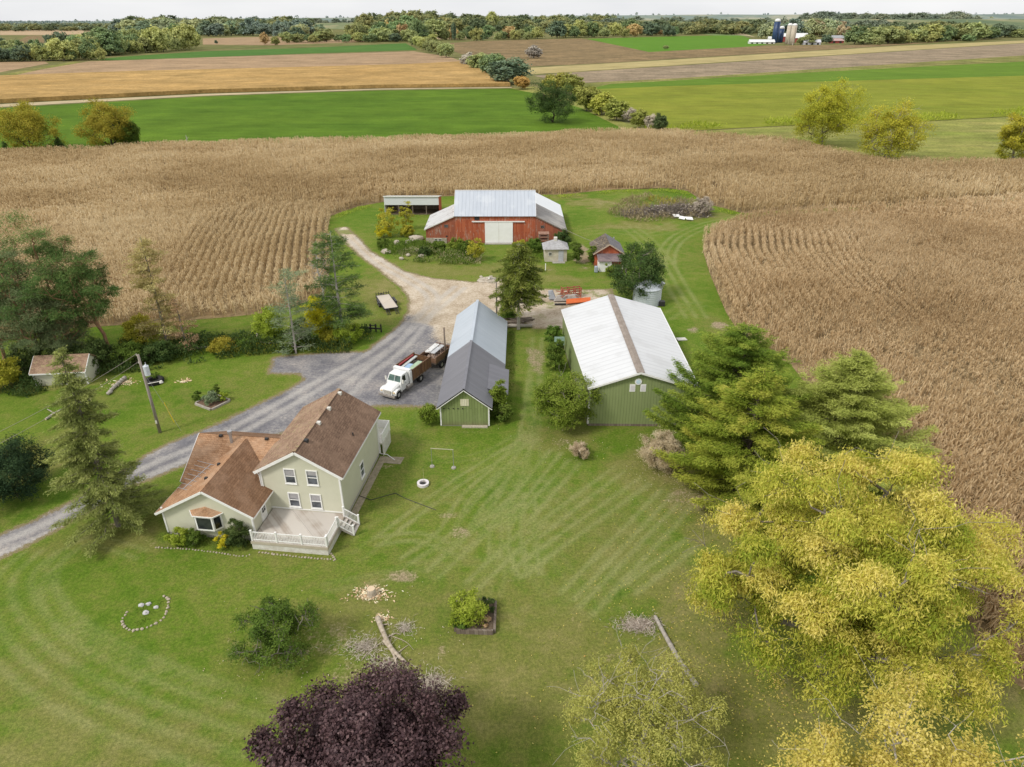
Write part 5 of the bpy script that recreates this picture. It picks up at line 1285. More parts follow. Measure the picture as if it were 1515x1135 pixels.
# ------------------------------------------------------------------ narrow green shed
def green_shed():
    o, rz = (-7.474, 61.6), -.013
    t = thing('shed', 'long narrow green shed with half charcoal, half pale grey metal roof', 'shed', o, rz)
    W_, he, hr, m = 5.045, 2.6, 4.56, 2.52; sl = (hr - he) / m; L1, L2 = 11.7, 24.6
    MB().prism([(0, 0, .12), (W_, 0, .12), (W_, 0, he - .03), (m, 0, hr - .03), (0, 0, he - .03)], (0, L2, 0)).build('wall', GREENB, t)
    MB().box(W_ - .02, 6.25, 12.1, L2, .1, 1.62).build('lean_to_wall', GREENB, t)
    MB().box(.1, W_ - .1, .05, L2, -.2, .125).build('foundation', CONC, t)
    z = lambda u: hr - abs(u - m) * sl + .02
    a, f = .36, .3
    MB().slab([(m, -f, z(m)), (m, L1, z(m)), (-a, L1, z(-a)), (-a, -f, z(-a))], .05).build('roof', SHEDDK, t)
    MB().slab([(W_ + a, -f, z(W_ + a)), (W_ + a, L1, z(W_ + a)), (m + .001, L1, z(m)), (m + .001, -f, z(m))], .05).build('roof', SHEDDK, t)
    MB().slab([(m, L1 + .003, z(m) - .03), (m, L2 + f, z(m) - .03), (-a, L2 + f, z(-a) - .03), (-a, L1 + .003, z(-a) - .03)], .05).build('roof', SHEDLT, t)
    MB().slab([(6.5, L1 + .003, z(6.5) - .03), (6.5, L2 + f, z(6.5) - .03), (m + .001, L2 + f, z(m) - .03), (m + .001, L1 + .003, z(m) - .03)], .05).build('roof', SHEDLT, t)
    MB().slab([(6.5, 8.3, z(6.5)), (6.5, L1, z(6.5)), (W_ + a + .003, L1, z(W_ + a)), (W_ + a + .003, 8.3, z(W_ + a))], .05).build('roof', SHEDDK, t)
    MB().slab([(7.0, 3.0, 2.1), (7.0, 9.0, 2.1), (4.75, 9.0, z(4.75) + .07), (4.75, 3.0, z(4.75) + .07)], .05).build('lean_to_roof', SHEDDK, t)
    for v in (3.1, 8.7): MB().box(6.75, 6.87, v, v + .12, 0, 2.1).build('post', WHITE, t)
    MB().box(5.05, 6.7, 5.2, 8.8, .05, 2.05).build('lean_to_wall', GREENB, t)
    rc = MB(); rc.beam((m, -f, hr + .1), (m, L1, hr + .1), .3, .04); rc.build('ridge_cap', SHEDDK, t)
    rc = MB(); rc.beam((m, L1 + .01, hr + .07), (m, L2 + f, hr + .07), .34, .04); rc.build('ridge_cap', SHEDLT, t)
    tr = MB()
    for u in (-a, W_ + a): tr.beam((u, -f - .02, z(u) - .1), (m, -f - .02, z(m) - .1), .04, .12)
    for u in (0, W_): tr.box(u - .07, u + .07, -.05, .07, .1, he - .1)
    tr.build('trim', WHITE, t)
    fa = MB()
    for u in (-a, W_ + a): fa.beam((u, -f - .02, z(u) + .01), (m, -f - .02, z(m) + .01), .05, .1)
    fa.build('fascia', BLACK, t)
    MB().box(m - .42, m + .48, -.04, .02, 2.5, 3.3).build('shutter', M_boards('cream_shutter', (.66, .62, .44), (.72, .68, .52), (.6, .55, .4), .3, .18, dirt=False), t)
    hk = MB()
    for i in range(5): hk.box(.35 + i * .48, .45 + i * .48, -.07, .0, 2.12, 2.22)
    hk.build('hook', BLACK, t)
    MB().box(2.2, 4.9, -.35, -.02, -.05, .16).build('step', STONE, t)
    return t
green_shed()

# ------------------------------------------------------------------ big green barn with white roof
def green_barn():
    t = thing('pole_barn', 'large green metal pole barn with white low-pitched roof', 'barn', (13.0, 61.5))
    X = lambda p: (p[0] - 13.0, p[1] - 61.5)
    LF, RF, LB, RB, AF, AB = (X(p) for p in ((7.83, 61.5), (19.25, 61.3), (6.45, 83.1), (19.36, 83.66), (13.05, 61.4), (12.82, 83.6)))
    e, h = 4.5, 6.4
    ins = lambda p, du, dv: (p[0] + du, p[1] + dv)
    lf, rf, lb, rb = ins(LF, .2, .22), ins(RF, -.2, .22), ins(LB, .2, -.2), ins(RB, -.2, -.2)
    v = [(*lf, .25), (*rf, .25), (*rf, e - .02), (AF[0], lf[1] + .02, h - .1), (*lf, e - .02), (*lb, .25), (*rb, .25), (*rb, e - .02), (AB[0], lb[1], h - .1), (*lb, e - .02)]
    MB().add(v, [(0, 1, 2, 3, 4), (9, 8, 7, 6, 5), (0, 4, 9, 5), (1, 6, 7, 2), (0, 5, 6, 1)]).build('wall', GREENW, t)
    MB().loft([(lf[0] - .03, lf[1] - .03, -.2), (rf[0] + .03, rf[1] - .03, -.2), (rb[0], rb[1], -.2), (lb[0], lb[1], -.2)], [(lf[0] - .03, lf[1] - .03, .26), (rf[0] + .03, rf[1] - .03, .26), (rb[0], rb[1], .26), (lb[0], lb[1], .26)]).build('skirt_board', OLDWOOD, t)
    MB().slab([(*AF, h), (*AB, h), (*LB, e), (*LF, e)], .07).build('roof', WROOF, t)
    MB().slab([(*RF, e), (*RB, e), (AB[0] + .002, AB[1], h), (AF[0] + .002, AF[1], h)], .07).build('roof', WROOF, t)
    MB().slab([(AF[0] - .05, AF[1] - .01, h + .085), (AB[0] - .05, AB[1] + .01, h + .085), (AB[0] - .42, AB[1] + .01, h + .03), (AF[0] - .42, AF[1] - .01, h + .03)], .03).slab([(AF[0] + .4, AF[1] - .01, h + .03), (AB[0] + .4, AB[1] + .01, h + .03), (AB[0] - .05, AB[1] + .01, h + .085), (AF[0] - .05, AF[1] - .01, h + .085)], .03).build('ridge_cap', RIDGEC, t)
    tr = MB()
    tr.beam((LF[0], LF[1] - .03, e + .0), (AF[0], AF[1] - .03, h + .0), .05, .2); tr.beam((RF[0], RF[1] - .03, e), (AF[0], AF[1] - .03, h), .05, .2)
    tr.beam((LF[0] - .03, LF[1], e), (LB[0] - .03, LB[1], e), .05, .14); tr.beam((RF[0] + .05, RF[1], e), (RB[0] + .05, RB[1], e), .1, .14)
    tr.box(rf[0] - .08, rf[0] + .1, rf[1] - .06, rf[1] + .1, .25, e - .05); tr.box(lf[0] - .1, lf[0] + .08, lf[1] - .06, lf[1] + .1, .25, e - .05)
    tr.box(RF[0] - .02, RF[0] + .1, RF[1] - .1, RF[1] + .02, 2.9, e - .02)
    tr.build('trim', WHITE, t)
    cx, y = AF[0] - .12, lf[1]
    md = MB().cyl((cx, y - .08, 5.28), (cx, y + .03, 5.28), .36, .36, 24).build('round_emblem', WHITE, t)
    MB().cyl((cx, y - .095, 5.28), (cx, y - .075, 5.28), .23, .23, 20).build('disc', M_plain('pale_blue', (.50, .66, .80), (.62, .76, .86), 4), md)
    for s in (-1, 1):
        p = MB().box(cx + s * .55 - .29, cx + s * .55 + .29, y - .05, y + .02, 4.12, 4.98).build('square_panel', WHITE, t)
        MB().box(cx + s * .55 - .2, cx + s * .55 + .2, y - .062, y - .045, 4.25, 4.85).build('inset', M_plain('lilac_grey', (.66, .62, .66), (.72, .70, .72), 4), p)
    MB().box(lb[0] - 1.3, lb[0] - .02, lb[1] - 4.4, lb[1] - 4.3, 1.6, 2.7).build('open_door', M_plain('faded_teal', (.26, .40, .34), (.34, .47, .41), 3), t)
    return t
green_barn()

# ------------------------------------------------------------------ old red barn
def red_barn():
    bx, by = -3.2, 128.4
    t = thing('old_barn', 'weathered red timber barn with grey tin roof, low side wings and white sliding door', 'barn', (bx, by))
    x0, x1 = -7.55, 7.5; D = 10.6; he, hr = 5.35, 8.75
    m = D / 2; sl = (hr - he) / m
    MB().prism([(x0, 0, 0), (x0, D, 0), (x0, D, he), (x0, m, hr - .03), (x0, 0, he)], (x1 - x0, 0, 0)).build('wall', RED, t)
    z = lambda v: hr - abs(v - m) * sl + .03
    a = .28
    MB().slab([(x0 - .2, m, z(m)), (x0 - .2, -a, z(-a)), (x1 + .2, -a, z(-a)), (x1 + .2, m, z(m))], .07).build('roof', TIN, t)
    MB().slab([(x0 - .2, D + a, z(D + a)), (x0 - .2, m + .002, z(m)), (x1 + .2, m + .002, z(m)), (x1 + .2, D + a, z(D + a))], .07).build('roof', TIN, t)
    tr = MB(); tr.beam((x0 - .2, m, hr + .12), (x1 + .2, m, hr + .12), .3, .04)
    for u in (x0 - .22, x1 + .22): tr.beam((u, -a, z(-a) + .03), (u, m, z(m) + .03), .05, .13); tr.beam((u, D + a, z(D + a) + .03), (u, m, z(m) + .03), .05, .13)
    tr.build('trim', WHITE, t)
    # left wing
    wl = -13.2; zl = lambda u: 5.25 + (u - x0) * (5.25 - 2.75) / (x0 - wl)
    MB().add([(wl, 0, 0), (x0, 0, 0), (x0, 0, 5.2), (wl, 0, 2.7), (wl, D, 0), (x0, D, 0), (x0, D, 5.2), (wl, D, 2.7)], [(0, 1, 2, 3), (7, 6, 5, 4), (0, 3, 7, 4), (1, 5, 6, 2)]).build('wing_wall', RED_D, t)
    MB().slab([(x0 - .02, -.2, zl(x0)), (x0 - .02, D + .15, zl(x0)), (wl - .3, D + .15, zl(wl - .3)), (wl - .3, -.2, zl(wl - .3))], .08).build('wing_roof', TIN_MIX, t)
    MB().beam((wl - .3, -.22, zl(wl - .3) + .02), (x0, -.22, zl(x0) + .02), .05, .16).build('trim', WHITE_D, t)
    sf = MB().box(wl - .06, wl + 3.9, -.09, .02, 0, 1.05).build('stone_base', M_plain('field_stone', (.50, .44, .35), (.30, .26, .20), 4, .95, fine=.5), t)
    for u in (-11.35, -10.55): window(t, (u, -.09, .62), .68, .6, (0, -1), frame=WHITE_D, pane=GLASS_D, sill=False, fw=.07)
    window(t, (-9.3, -.0, 3.35), .75, .55, (0, -1), frame=OLDWOOD, pane=GLASS, sill=False, fw=.07)
    MB().box(-9.45, -9.1, -.02, .01, 1.2, 1.5).build('opening', BLACK, t)
    # right wing, older grey roof in front and brighter tin behind
    wr = 13.4; Dr = 21.0; zr = lambda u: 5.25 - (u - x1) * (5.25 - 2.35) / (wr - x1)
    MB().add([(x1, 0, 0), (wr, 0, 0), (wr, 0, 2.3), (x1, 0, 5.2), (x1, Dr, 0), (wr, Dr, 0), (wr, Dr, 2.3), (x1, Dr, 5.2)], [(0, 1, 2, 3), (7, 6, 5, 4), (1, 5, 6, 2), (0, 3, 7, 4)]).build('wing_wall', RED_D, t)
    for v0, v1, mt, nm in ((-.2, D + .2, TIN_OLD, 'wing_roof'), (D + .22, Dr + .2, TIN_W, 'wing_roof')):
        MB().slab([(wr + .3, v0, zr(wr + .3)), (wr + .3, v1, zr(wr + .3)), (x1 + .02, v1, zr(x1)), (x1 + .02, v0, zr(x1))], .08).build(nm, mt, t)
    MB().beam((x1, -.22, zr(x1)), (wr + .3, -.22, zr(wr + .3)), .05, .2).build('trim', OLDWOOD, t)
    window(t, (9.0, 0, 3.2), .7, .5, (0, -1), frame=OLDWOOD, pane=GLASS_D, sill=False, fw=.06)
    # sliding door and its rail
    d = MB().box(-1.95, 3.35, -.16, -.06, .15, 4.1).build('sliding_door', M_plain('fresh_white', (.88, .88, .87), (.82, .82, .80), 1.0, .5), t)
    MB().box(.66, .72, -.175, -.15, .15, 4.08).build('seam', WHITE_D, d)
    MB().box(-4.4, 5.6, -.22, -.02, 4.12, 4.3).build('door_rail', WHITE, t)
    MB().box(-3.9, -2.95, -.035, .03, 4.45, 5.3).build('hayloft_opening', BLACK, t)
    MB().box(-2.0, 3.4, -.9, -.03, -.1, .12).build('door_sill', CONC, t)
    return t
red_barn()

def cattle_shed():
    t = thing('cattle_shed', 'open-fronted white tin cattle shed behind the left wing of the red barn', 'shed', (-21.8, 150.0))
    x0, x1, D = -6.1, 5.9, 5.0
    MB().box(x0, x1, D - .08, D, 0, 2.6).box(x0, x0 + .08, .02, D - .09, 0, 2.9).build('wall', TIN_W, t)
    MB().box(x0 + .09, x1 - .1, D - .2, D - .09, 0, 2.4).build('inner_wall', OLDWOOD, t)
    MB().prism([(x1 - .08, -.02, 0), (x1 - .08, D, 0), (x1 - .08, D, 2.9), (x1 - .08, -.02, 4.0)], (.08, 0, 0)).build('end_wall', M_ribs('red_metal', (.42, .05, .04), (.48, .07, .05), .3, .5), t)
    MB().box(x0, x1 - .09, -.02, .04, 2.15, 3.95).build('front_panel', TIN_W, t)
    MB().slab([(x0 - .1, D + .1, 2.95), (x0 - .1, -.2, 4.05), (x1 + .1, -.2, 4.05), (x1 + .1, D + .1, 2.95)], .06).build('roof', TIN_W, t)
    MB().box(x0 - .1, x1 + .1, -.26, -.2, 3.95, 4.15).build('trim', WHITE, t)
    for u in (-3.0, 0, 3.0): MB().box(u - .1, u + .1, .06, .24, 0, 2.2).build('post', OLDWOOD, t)
    MB().box(x0 + .1, x1 - .1, .15, D - .25, .0, .02).build('bedding', M_plain('dirt_floor', (.10, .075, .05), (.16, .12, .085), 2), t)
cattle_shed()

def milk_house():
    t = thing('milk_house', 'tiny white block shed with worn grey hip roof, in front of the red barn', 'shed', (7.75, 117.1), .02)
    w_, d_ = 3.9, 3.4
    wl = M_plain('stained_whitewash', (.62, .58, .48), (.42, .36, .27), 1.2, .9, fine=.3)
    MB().box(-w_ / 2, w_ / 2, 0, d_, 0, 2.35).build('wall', wl, t)
    a = .35; r1 = 3.5
    e = [(-w_ / 2 - a, -a, 2.3), (w_ / 2 + a, -a, 2.3), (w_ / 2 + a, d_ + a, 2.3), (-w_ / 2 - a, d_ + a, 2.3)]
    MB().add(e + [(-.5, d_ / 2, r1), (.5, d_ / 2, r1)], [(0, 1, 5, 4), (1, 2, 5), (2, 3, 4, 5), (3, 0, 4), (3, 2, 1, 0)]).build('roof', M_plain('bare_grey_shakes', (.46, .46, .47), (.28, .27, .27), 2.0, .9, fine=.5, stretch=(1, 1, 3)), t)
    MB().box(-.3, .3, d_ / 2 - .3, d_ / 2 + .3, r1 - .2, r1 + .45).build('roof_vent', WHITE_D, t, bevel=.04)
    MB().box(.45, 1.35, -.06, .01, .05, 2.0).build('door', M_plain('grey_door', (.50, .51, .54), (.40, .41, .44), 3), t)
    window(t, (-1.0, 0, 1.4), .7, .7, (0, -1), frame=WHITE_D, pane=GLASS_D, sill=False)
    MB().box(-.6, 1.6, -1.0, -.08, -.05, .07).build('step', CONC, t)
    b = MB(); b.box(-.75, .75, 0, 1.3, 0, 2.6); o_ = thing('hay_elevator', 'rusty old machine frame standing behind the tiny white shed', 'machinery', (5.9, 124.6))
    for u in (-.8, .8): MB().box(u - .08, u + .08, 0, .16, 0, 2.9).box(u - .08, u + .08, 1.3, 1.46, 0, 2.9).build('post', OLDWOOD, o_)
    for zz in (1.6, 2.2, 2.8): MB().box(-1.0, 1.0, -.05, 1.5, zz, zz + .12).build('shelf', M_plain('rusted', (.24, .12, .08), (.35, .22, .16), 3), o_)
milk_house()

def red_shed():
    t = thing('shed', 'small red shed with mossy brown roof and white-walled front lean-to', 'shed', (14.3, 114.2), 0)
    W_, D, he, hr, m = 4.8, 6.3, 2.5, 4.0, 2.4; sl = (hr - he) / m
    MB().prism([(0, 0, 0), (W_, 0, 0), (W_, 0, he), (m, 0, hr - .02), (0, 0, he)], (0, D, 0)).build('wall', RED, t)
    z = lambda u: hr - abs(u - m) * sl + .03
    MB().slab([(m, -.35, z(m)), (m, D + .2, z(m)), (-.35, D + .2, z(-.35)), (-.35, -.35, z(-.35))], .08).build('roof', MOSSR, t)
    MB().slab([(W_ + .35, -.35, z(W_ + .35)), (W_ + .35, D + .2, z(W_ + .35)), (m + .002, D + .2, z(m)), (m + .002, -.35, z(m))], .08).build('roof', M_plain('dark_roof_felt', (.13, .125, .13), (.20, .19, .20), 1.5, .9, fine=.3), t)
    tr = MB()
    for u in (-.35, W_ + .35): tr.beam((u, -.38, z(u)), (m, -.38, z(m)), .05, .17)
    tr.build('trim', M_plain('pale_bargeboard', (.55, .45, .36), (.45, .34, .25), 3), t)
    MB().box(.5, 2.6, -2.6, -.01, 0, 1.85).build('lean_to_wall', WHITE, t)
    MB().slab([(.25, -.02, 2.35), (.25, -2.9, 1.85), (4.7, -2.9, 1.85), (4.7, -.02, 2.35)], .06).build('lean_to_roof', PURPR, t)
    MB().box(4.4, 4.55, -2.7, -2.55, 0, 1.85).build('post', WHITE_D, t)
    MB().cyl((3.7, 4.3, z(3.7)), (3.7, 4.3, z(3.7) + .8), .12).build('stove_pipe', GALV, t)
    b = MB().box(-.5, .1, -.35, .35, 0, 1.05).build('oil_tank', M_plain('grey_blue', (.30, .34, .40), (.38, .42, .47), 3), bevel=.12)
    b.location = (14.5, 111.4, 0); props(b, 'grey-blue tank at the left wall of the white lean-to', 'tank')
red_shed()

def grain_bin():
    x, y = 20.4, 97.2
    t = thing('grain_bin', 'pale galvanised round grain bin half hidden by the dark green tree', 'grain bin', (x, y))
    mt = M_ribs('bin_steel', (.55, .60, .66), (.66, .70, .75), .14, .45, 0, axis='h', streak=.0)
    b = MB()
    for i in range(17): b.lathe([(2.1, i * .15), (2.14, i * .15 + .05), (2.1, i * .15 + .1)], 36)
    MB().lathe([(2.08, 0), (2.08, 2.6)], 36).build('wall', mt, t, smooth=False)
    hp = MB()
    for i in range(1, 9): hp.lathe([(2.081, i * .3 - .02), (2.115, i * .3), (2.081, i * .3 + .02)], 36)
    hp.build('hoop', GALV, t)
    MB().lathe([(2.2, 2.57), (2.2, 2.64), (.35, 3.5), (.35, 3.62), (.05, 3.7)], 36).build('roof', mt, t)
    MB().cyl((1.5, -.9, 2.4), (2.0, -1.1, 3.6), .3, .3, 14).build('blower_pipe', GALV, t, smooth=False)
    MB().box(1.6, 2.5, -1.6, -.9, 0, .8).build('fan', BLACK, t, bevel=.08)
grain_bin()

def garden_shed():
    x, y = G(55, 572)
    t = thing('garden_shed', 'small cream shed with brown roof under the left pines', 'shed', (x, y), .10)
    x1, y1 = G(125, 567); W_ = math.hypot(x1 - x, y1 - y) + .6; D = 3.4
    m = D / 2; he, hr = 1.9, 3.1
    MB().prism([(0, 0, .05), (0, D, .05), (0, D, he), (0, m, hr), (0, 0, he)], (W_, 0, 0)).build('wall', SIDING, t)
    sl = (hr - he) / m; z = lambda v: hr - abs(v - m) * sl + .03
    MB().slab([(-.2, m, z(m)), (-.2, -.3, z(-.3)), (W_ + .2, -.3, z(-.3)), (W_ + .2, m, z(m))], .08).build('roof', SH_BROWN_W, t)
    MB().slab([(-.2, D + .3, z(D + .3)), (-.2, m + .002, z(m)), (W_ + .2, m + .002, z(m)), (W_ + .2, D + .3, z(D + .3))], .08).build('roof', SH_BROWN_W, t)
    tr = MB(); tr.beam((-.2, -.33, z(-.3)), (W_ + .2, -.33, z(-.3)), .05, .16)
    for u in (0, W_): tr.box(u - .05, u + .05, -.05, .06, .05, he)
    for u in (-.22, W_ + .22): tr.beam((u, -.3, z(-.3)), (u, m, z(m)), .05, .15)
    tr.build('trim', WHITE, t)
garden_shed()
# ------------------------------------------------------------------ vehicles
TRUCKW = M_plain('white_truck_paint', (.78, .78, .78), (.70, .70, .69), 1.5, .3, spec=.5)
RUBBER = M_plain('rubber', (.018, .018, .019), (.035, .033, .03), 8, .9)
RIM = M_plain('pale_rim', (.62, .62, .62), (.40, .38, .36), 6, .5, metal=.2)
RUST = M_plain('rust', (.14, .075, .045), (.25, .15, .095), 5, .9, fine=.4)
STAKE = M_boards('stained_stakes', (.13, .068, .034), (.19, .105, .05), (.10, .08, .065), .6, .5, dirt=False)
CHROME = M_plain('dull_chrome', (.45, .42, .40), (.30, .26, .23), 4, .4, metal=.5)
def wheel(par, c, r=.48, w_=.28, hub=True, name='wheel'):
    x, y, z = c
    ty = MB()
    pr = [(r * .58, -w_ / 2), (r * .9, -w_ / 2), (r, -w_ * .32), (r, w_ * .32), (r * .9, w_ / 2), (r * .58, w_ / 2)]
    n = 24
    vs = []
    for a, b in pr:
        for i in range(n):
            t = 2 * PI * i / n; vs.append((x + a * math.cos(t), y + b, z + a * math.sin(t)))
    fs = []
    for k in range(len(pr)):
        k2 = (k + 1) % len(pr)
        for i in range(n): fs.append((k * n + i, k * n + (i + 1) % n, k2 * n + (i + 1) % n, k2 * n + i))
    wo_ = MB().add(vs, fs).build(name, RUBBER, par, smooth=False)
    MB().cyl((x, y - w_ * .3, z), (x, y + w_ * .3, z), r * .6, r * .6, 18).cyl((x, y - w_ * .48, z), (x, y + w_ * .48, z), r * .2, r * .2, 10).build('rim', RIM, wo_)
    return wo_
FW, RW = Vector(G(590.2, 589.5)), Vector(G(622.4, 564.8))
ax = (FW - RW).normalized(); WB = (FW - RW).length; lat = Vector((-ax.y, ax.x))
TRZ = math.atan2(ax.y, ax.x); TW = 2.2
TO = FW - lat * (TW / 2 - .12)     # centre of the front axle on the ground
def truck():
    t = thing('dump_truck', 'white-cabbed truck with brown stake-sided bed full of scrap, parked beside the green shed', 'truck', (TO.x, TO.y, 0), TRZ)
    # hood, fenders
    h = MB()
    sec = lambda x, w_, z0, z1, cr: [(x, -w_, z0), (x, w_, z0), (x, w_, z1 - cr), (x, w_ * .75, z1), (x, -w_ * .75, z1), (x, -w_, z1 - cr)]
    h.loft(sec(.75, .62, .62, 1.22, .12), sec(.45, .75, .62, 1.42, .14)); h.loft(sec(.45, .75, .62, 1.42, .14), sec(-.75, .86, .62, 1.62, .16))
    h.build('hood', TRUCKW, t, bevel=.02)
    fd = MB()
    for s in (-1, 1):
        pr = [(.62, .62), (.66, .9), (.48, 1.12), (.1, 1.2), (-.35, 1.12), (-.62, .85), (-.66, .62), (-.5, .62), (-.45, .82), (-.22, 1.0), (.12, 1.04), (.4, .95), (.52, .62)]
        y0, y1 = (.72, 1.1) if s > 0 else (-1.1, -.72)
        fd.prism([(a, y0, b) for a, b in pr], (0, y1 - y0, 0))
    fd.build('fender', TRUCKW, t)
    MB().box(.74, .79, -.5, .5, .72, 1.15).build('grille', CHROME, t)
    gl = MB()
    for i in range(5): gl.box(.785, .80, -.46, .46, .76 + i * .08, .79 + i * .08)
    gl.build('grille_bar', WHITE_D, t)
    for s in (-.84, .84): MB().box(.56, .7, s - .13, s + .13, .86, 1.02).build('headlight', M_plain('amber_lamp', (.75, .60, .40), (.65, .5, .3), 4, .2), t, bevel=.02)
    MB().box(.78, .95, -1.08, 1.08, .42, .68).build('bumper', CHROME, t, bevel=.03)
    # cab
    c = MB(); zr_, zl_ = 2.42, 1.55
    c.loft([(-.6, -1.0, .6), (-.6, 1.0, .6), (-2.15, 1.0, .6), (-2.15, -1.0, .6)], [(-.6, -1.0, zl_), (-.6, 1.0, zl_), (-2.15, 1.0, zl_), (-2.15, -1.0, zl_)])
    c.loft([(-.62, -.98, zl_ + .001), (-.62, .98, zl_ + .001), (-2.15, .98, zl_ + .001), (-2.15, -.98, zl_ + .001)], [(-1.05, -.84, zr_), (-1.05, .84, zr_), (-2.12, .84, zr_), (-2.12, -.84, zr_)])
    cab = c.build('cab', TRUCKW, t, bevel=.04)
    g0, g1 = Vector((-.62, 0, zl_)), Vector((-1.05, 0, zr_)); n = Vector((.87, 0, .43)).normalized()
    p = lambda f, y: tuple(g0 + (g1 - g0) * f + Vector((0, y, 0)) + n * .02)
    WSH = M_glass('windscreen', (.03, .06, .05))
    for y0, y1, k0, k1 in ((-.84, -.03, -.74, -.03), (.03, .84, .03, .74)):
        MB().prism([p(.14, y0), p(.14, y1), p(.86, k1), p(.86, k0)], tuple(-n * .015)).build('windscreen', WSH, cab)
    for s in (-1, 1):
        a = [(-.85, s * .965, 1.66), (-1.6, s * .965, 1.66), (-1.6, s * .875, 2.28), (-1.12, s * .875, 2.28)]
        MB().prism(a, (0, s * .02, 0)).build('side_window', GLASS_D, cab)
        m = MB(); m.box(-.78, -.7, s * 1.16 - .1, s * 1.16 + .1, 1.6, 2.05); m.tube([(-.75, s * 1.0, 1.75), (-.75, s * 1.15, 1.8)], .02, 5); m.build('mirror', WHITE_D, t)
    MB().box(-1.55, -1.4, 1.0, 1.03, 1.3, 1.34).build('door_handle', BLACK, t)
    # headboard and side box behind the cab
    MB().box(-2.62, -2.2, -1.12, 1.12, .9, 2.62).build('headboard_box', TRUCKW, t, bevel=.04)
    MB().box(-2.6, -2.2, .98, 1.2, .62, 2.4).build('tool_box', TRUCKW, t, bevel=.03)
    # stake bed
    x1, x0, z0, z1 = -2.7, -2.7 - 4.0, 1.15, 2.45
    MB().box(x0, x1, -1.18, 1.18, z0 - .14, z0).build('bed_floor', OLDWOOD, t)
    sd_ = MB()
    for s in (-1, 1): sd_.box(x0, x1, s * 1.16 - .03, s * 1.16 + .03, z0, z1)
    sd_.box(x0, x0 + .06, -1.13, 1.13, z0, z1 - .15); sd_.box(x1 - .06, x1, -1.13, 1.13, z0, z1)
    sd_.build('bed_side', STAKE, t)
    sk_ = MB()
    for s in (-1, 1):
        for i in range(7): x = x0 + .15 + i * (x1 - x0 - .3) / 6; sk_.box(x - .04, x + .04, s * 1.21 - .03, s * 1.21 + .03, z0 - .1, z1 + .03)
        sk_.box(x0, x1, s * 1.2 - .05, s * 1.2 + .05, z1, z1 + .06)
    sk_.build('stake', RUST, t)
    fr = MB()
    for s in (-.4, .4): fr.box(x0 + .2, .5, s - .07, s + .07, .6, .85)
    fr.build('chassis', BLACK, t)
    for s in (-1, 1):
        wheel(t, (0, s * (TW / 2 - .16), .46), .46, .27); wheel(t, (-WB, s * (TW / 2 - .2), .48), .48, .45)
    MB().cyl((-1.5, 1.05, .7), (-2.5, 1.05, .7), .28, .28, 14).build('fuel_tank', CHROME, t)
    return x0, x1, z0, z1
bx0, bx1, bz0, bz1 = truck()
def tpt(x, y, z=0): return (TO.x + x * math.cos(TRZ) - y * math.sin(TRZ), TO.y + x * math.sin(TRZ) + y * math.cos(TRZ), z)
def cargo(name, label, cat, mb, mat, x, y, z, rz=0.0, **kw):
    o = mb.build(name, mat, None, **kw); o.location = tpt(x, y, z); o.rotation_euler = (0, 0, TRZ + rz); return props(o, label, cat)
CLR = lambda n, a: M_plain(n, a, tuple(k * .7 for k in a), 3, .6, fine=.2)
cargo('scrap_heap', 'dark scrap filling the floor of the brown truck bed', 'scrap', (lambda m: ([m.blob((random.uniform(-1.7, 1.7), random.uniform(-.9, .9), .2), .5, .4, .55, i, 1, .3) for i in range(16)], m)[1])(MB()), M_plain('scrap_mix', (.10, .09, .085), (.26, .21, .17), 7, .8, fine=.6), (bx0 + bx1) / 2, 0, bz0)
cargo('metal_sheet', 'pale green sheet lying on the scrap near the driver side of the truck bed', 'sheet', MB().box(-1.1, 1.1, -.3, .3, 0, .06), CLR('sheet_green', (.42, .55, .38)), -4.0, .75, bz1 - .1, .04)
cargo('sheet_metal', 'light blue rounded panel on the scrap in the truck bed', 'panel', MB().box(-.6, .6, -.45, .45, 0, .22), CLR('panel_blue', (.36, .52, .72)), -3.5, .1, bz1 - .25, .2, bevel=.09)
cargo('plank', 'pale grey plank along the middle of the truck bed', 'plank', MB().box(-1.6, 1.6, -.16, .16, 0, .12), CLR('plank_grey', (.55, .57, .55)), -4.4, -.35, bz1 - .08, .05)
cargo('metal_rail', 'dark red bar along the passenger side of the truck bed', 'bar', MB().box(-1.5, 1.5, -.1, .1, 0, .16), CLR('bar_red', (.33, .05, .05)), -4.5, -.85, bz1 - .06, .02)
def hay_trailer():
    t = thing('scrap_trailer', 'rusty brown trailer of scrap hitched behind the stake-sided truck', 'trailer', tpt(-7.4, .0), TRZ)
    MB().box(-4.3, -.4, -1.1, 1.1, .75, .95).build('bed_floor', OLDWOOD, t)
    s_ = MB()
    for s in (-1, 1): s_.box(-4.3, -.4, s * 1.1 - .04, s * 1.1 + .04, .95, 1.75)
    s_.box(-4.3, -4.22, -1.06, 1.06, .95, 1.75); s_.box(-.48, -.4, -1.06, 1.06, .95, 1.55); s_.build('bed_side', RUST, t)
    d = MB(); d.beam((-.4, .3, .7), (.7, 0, .65), .1, .1); d.beam((-.4, -.3, .7), (.7, 0, .65), .1, .1); d.build('drawbar', RUST, t)
    for s in (-1, 1):
        wheel(t, (-1.4, s * 1.26, .45), .45, .26); wheel(t, (-3.0, s * 1.3, .6), .6, .36)
hay_trailer()
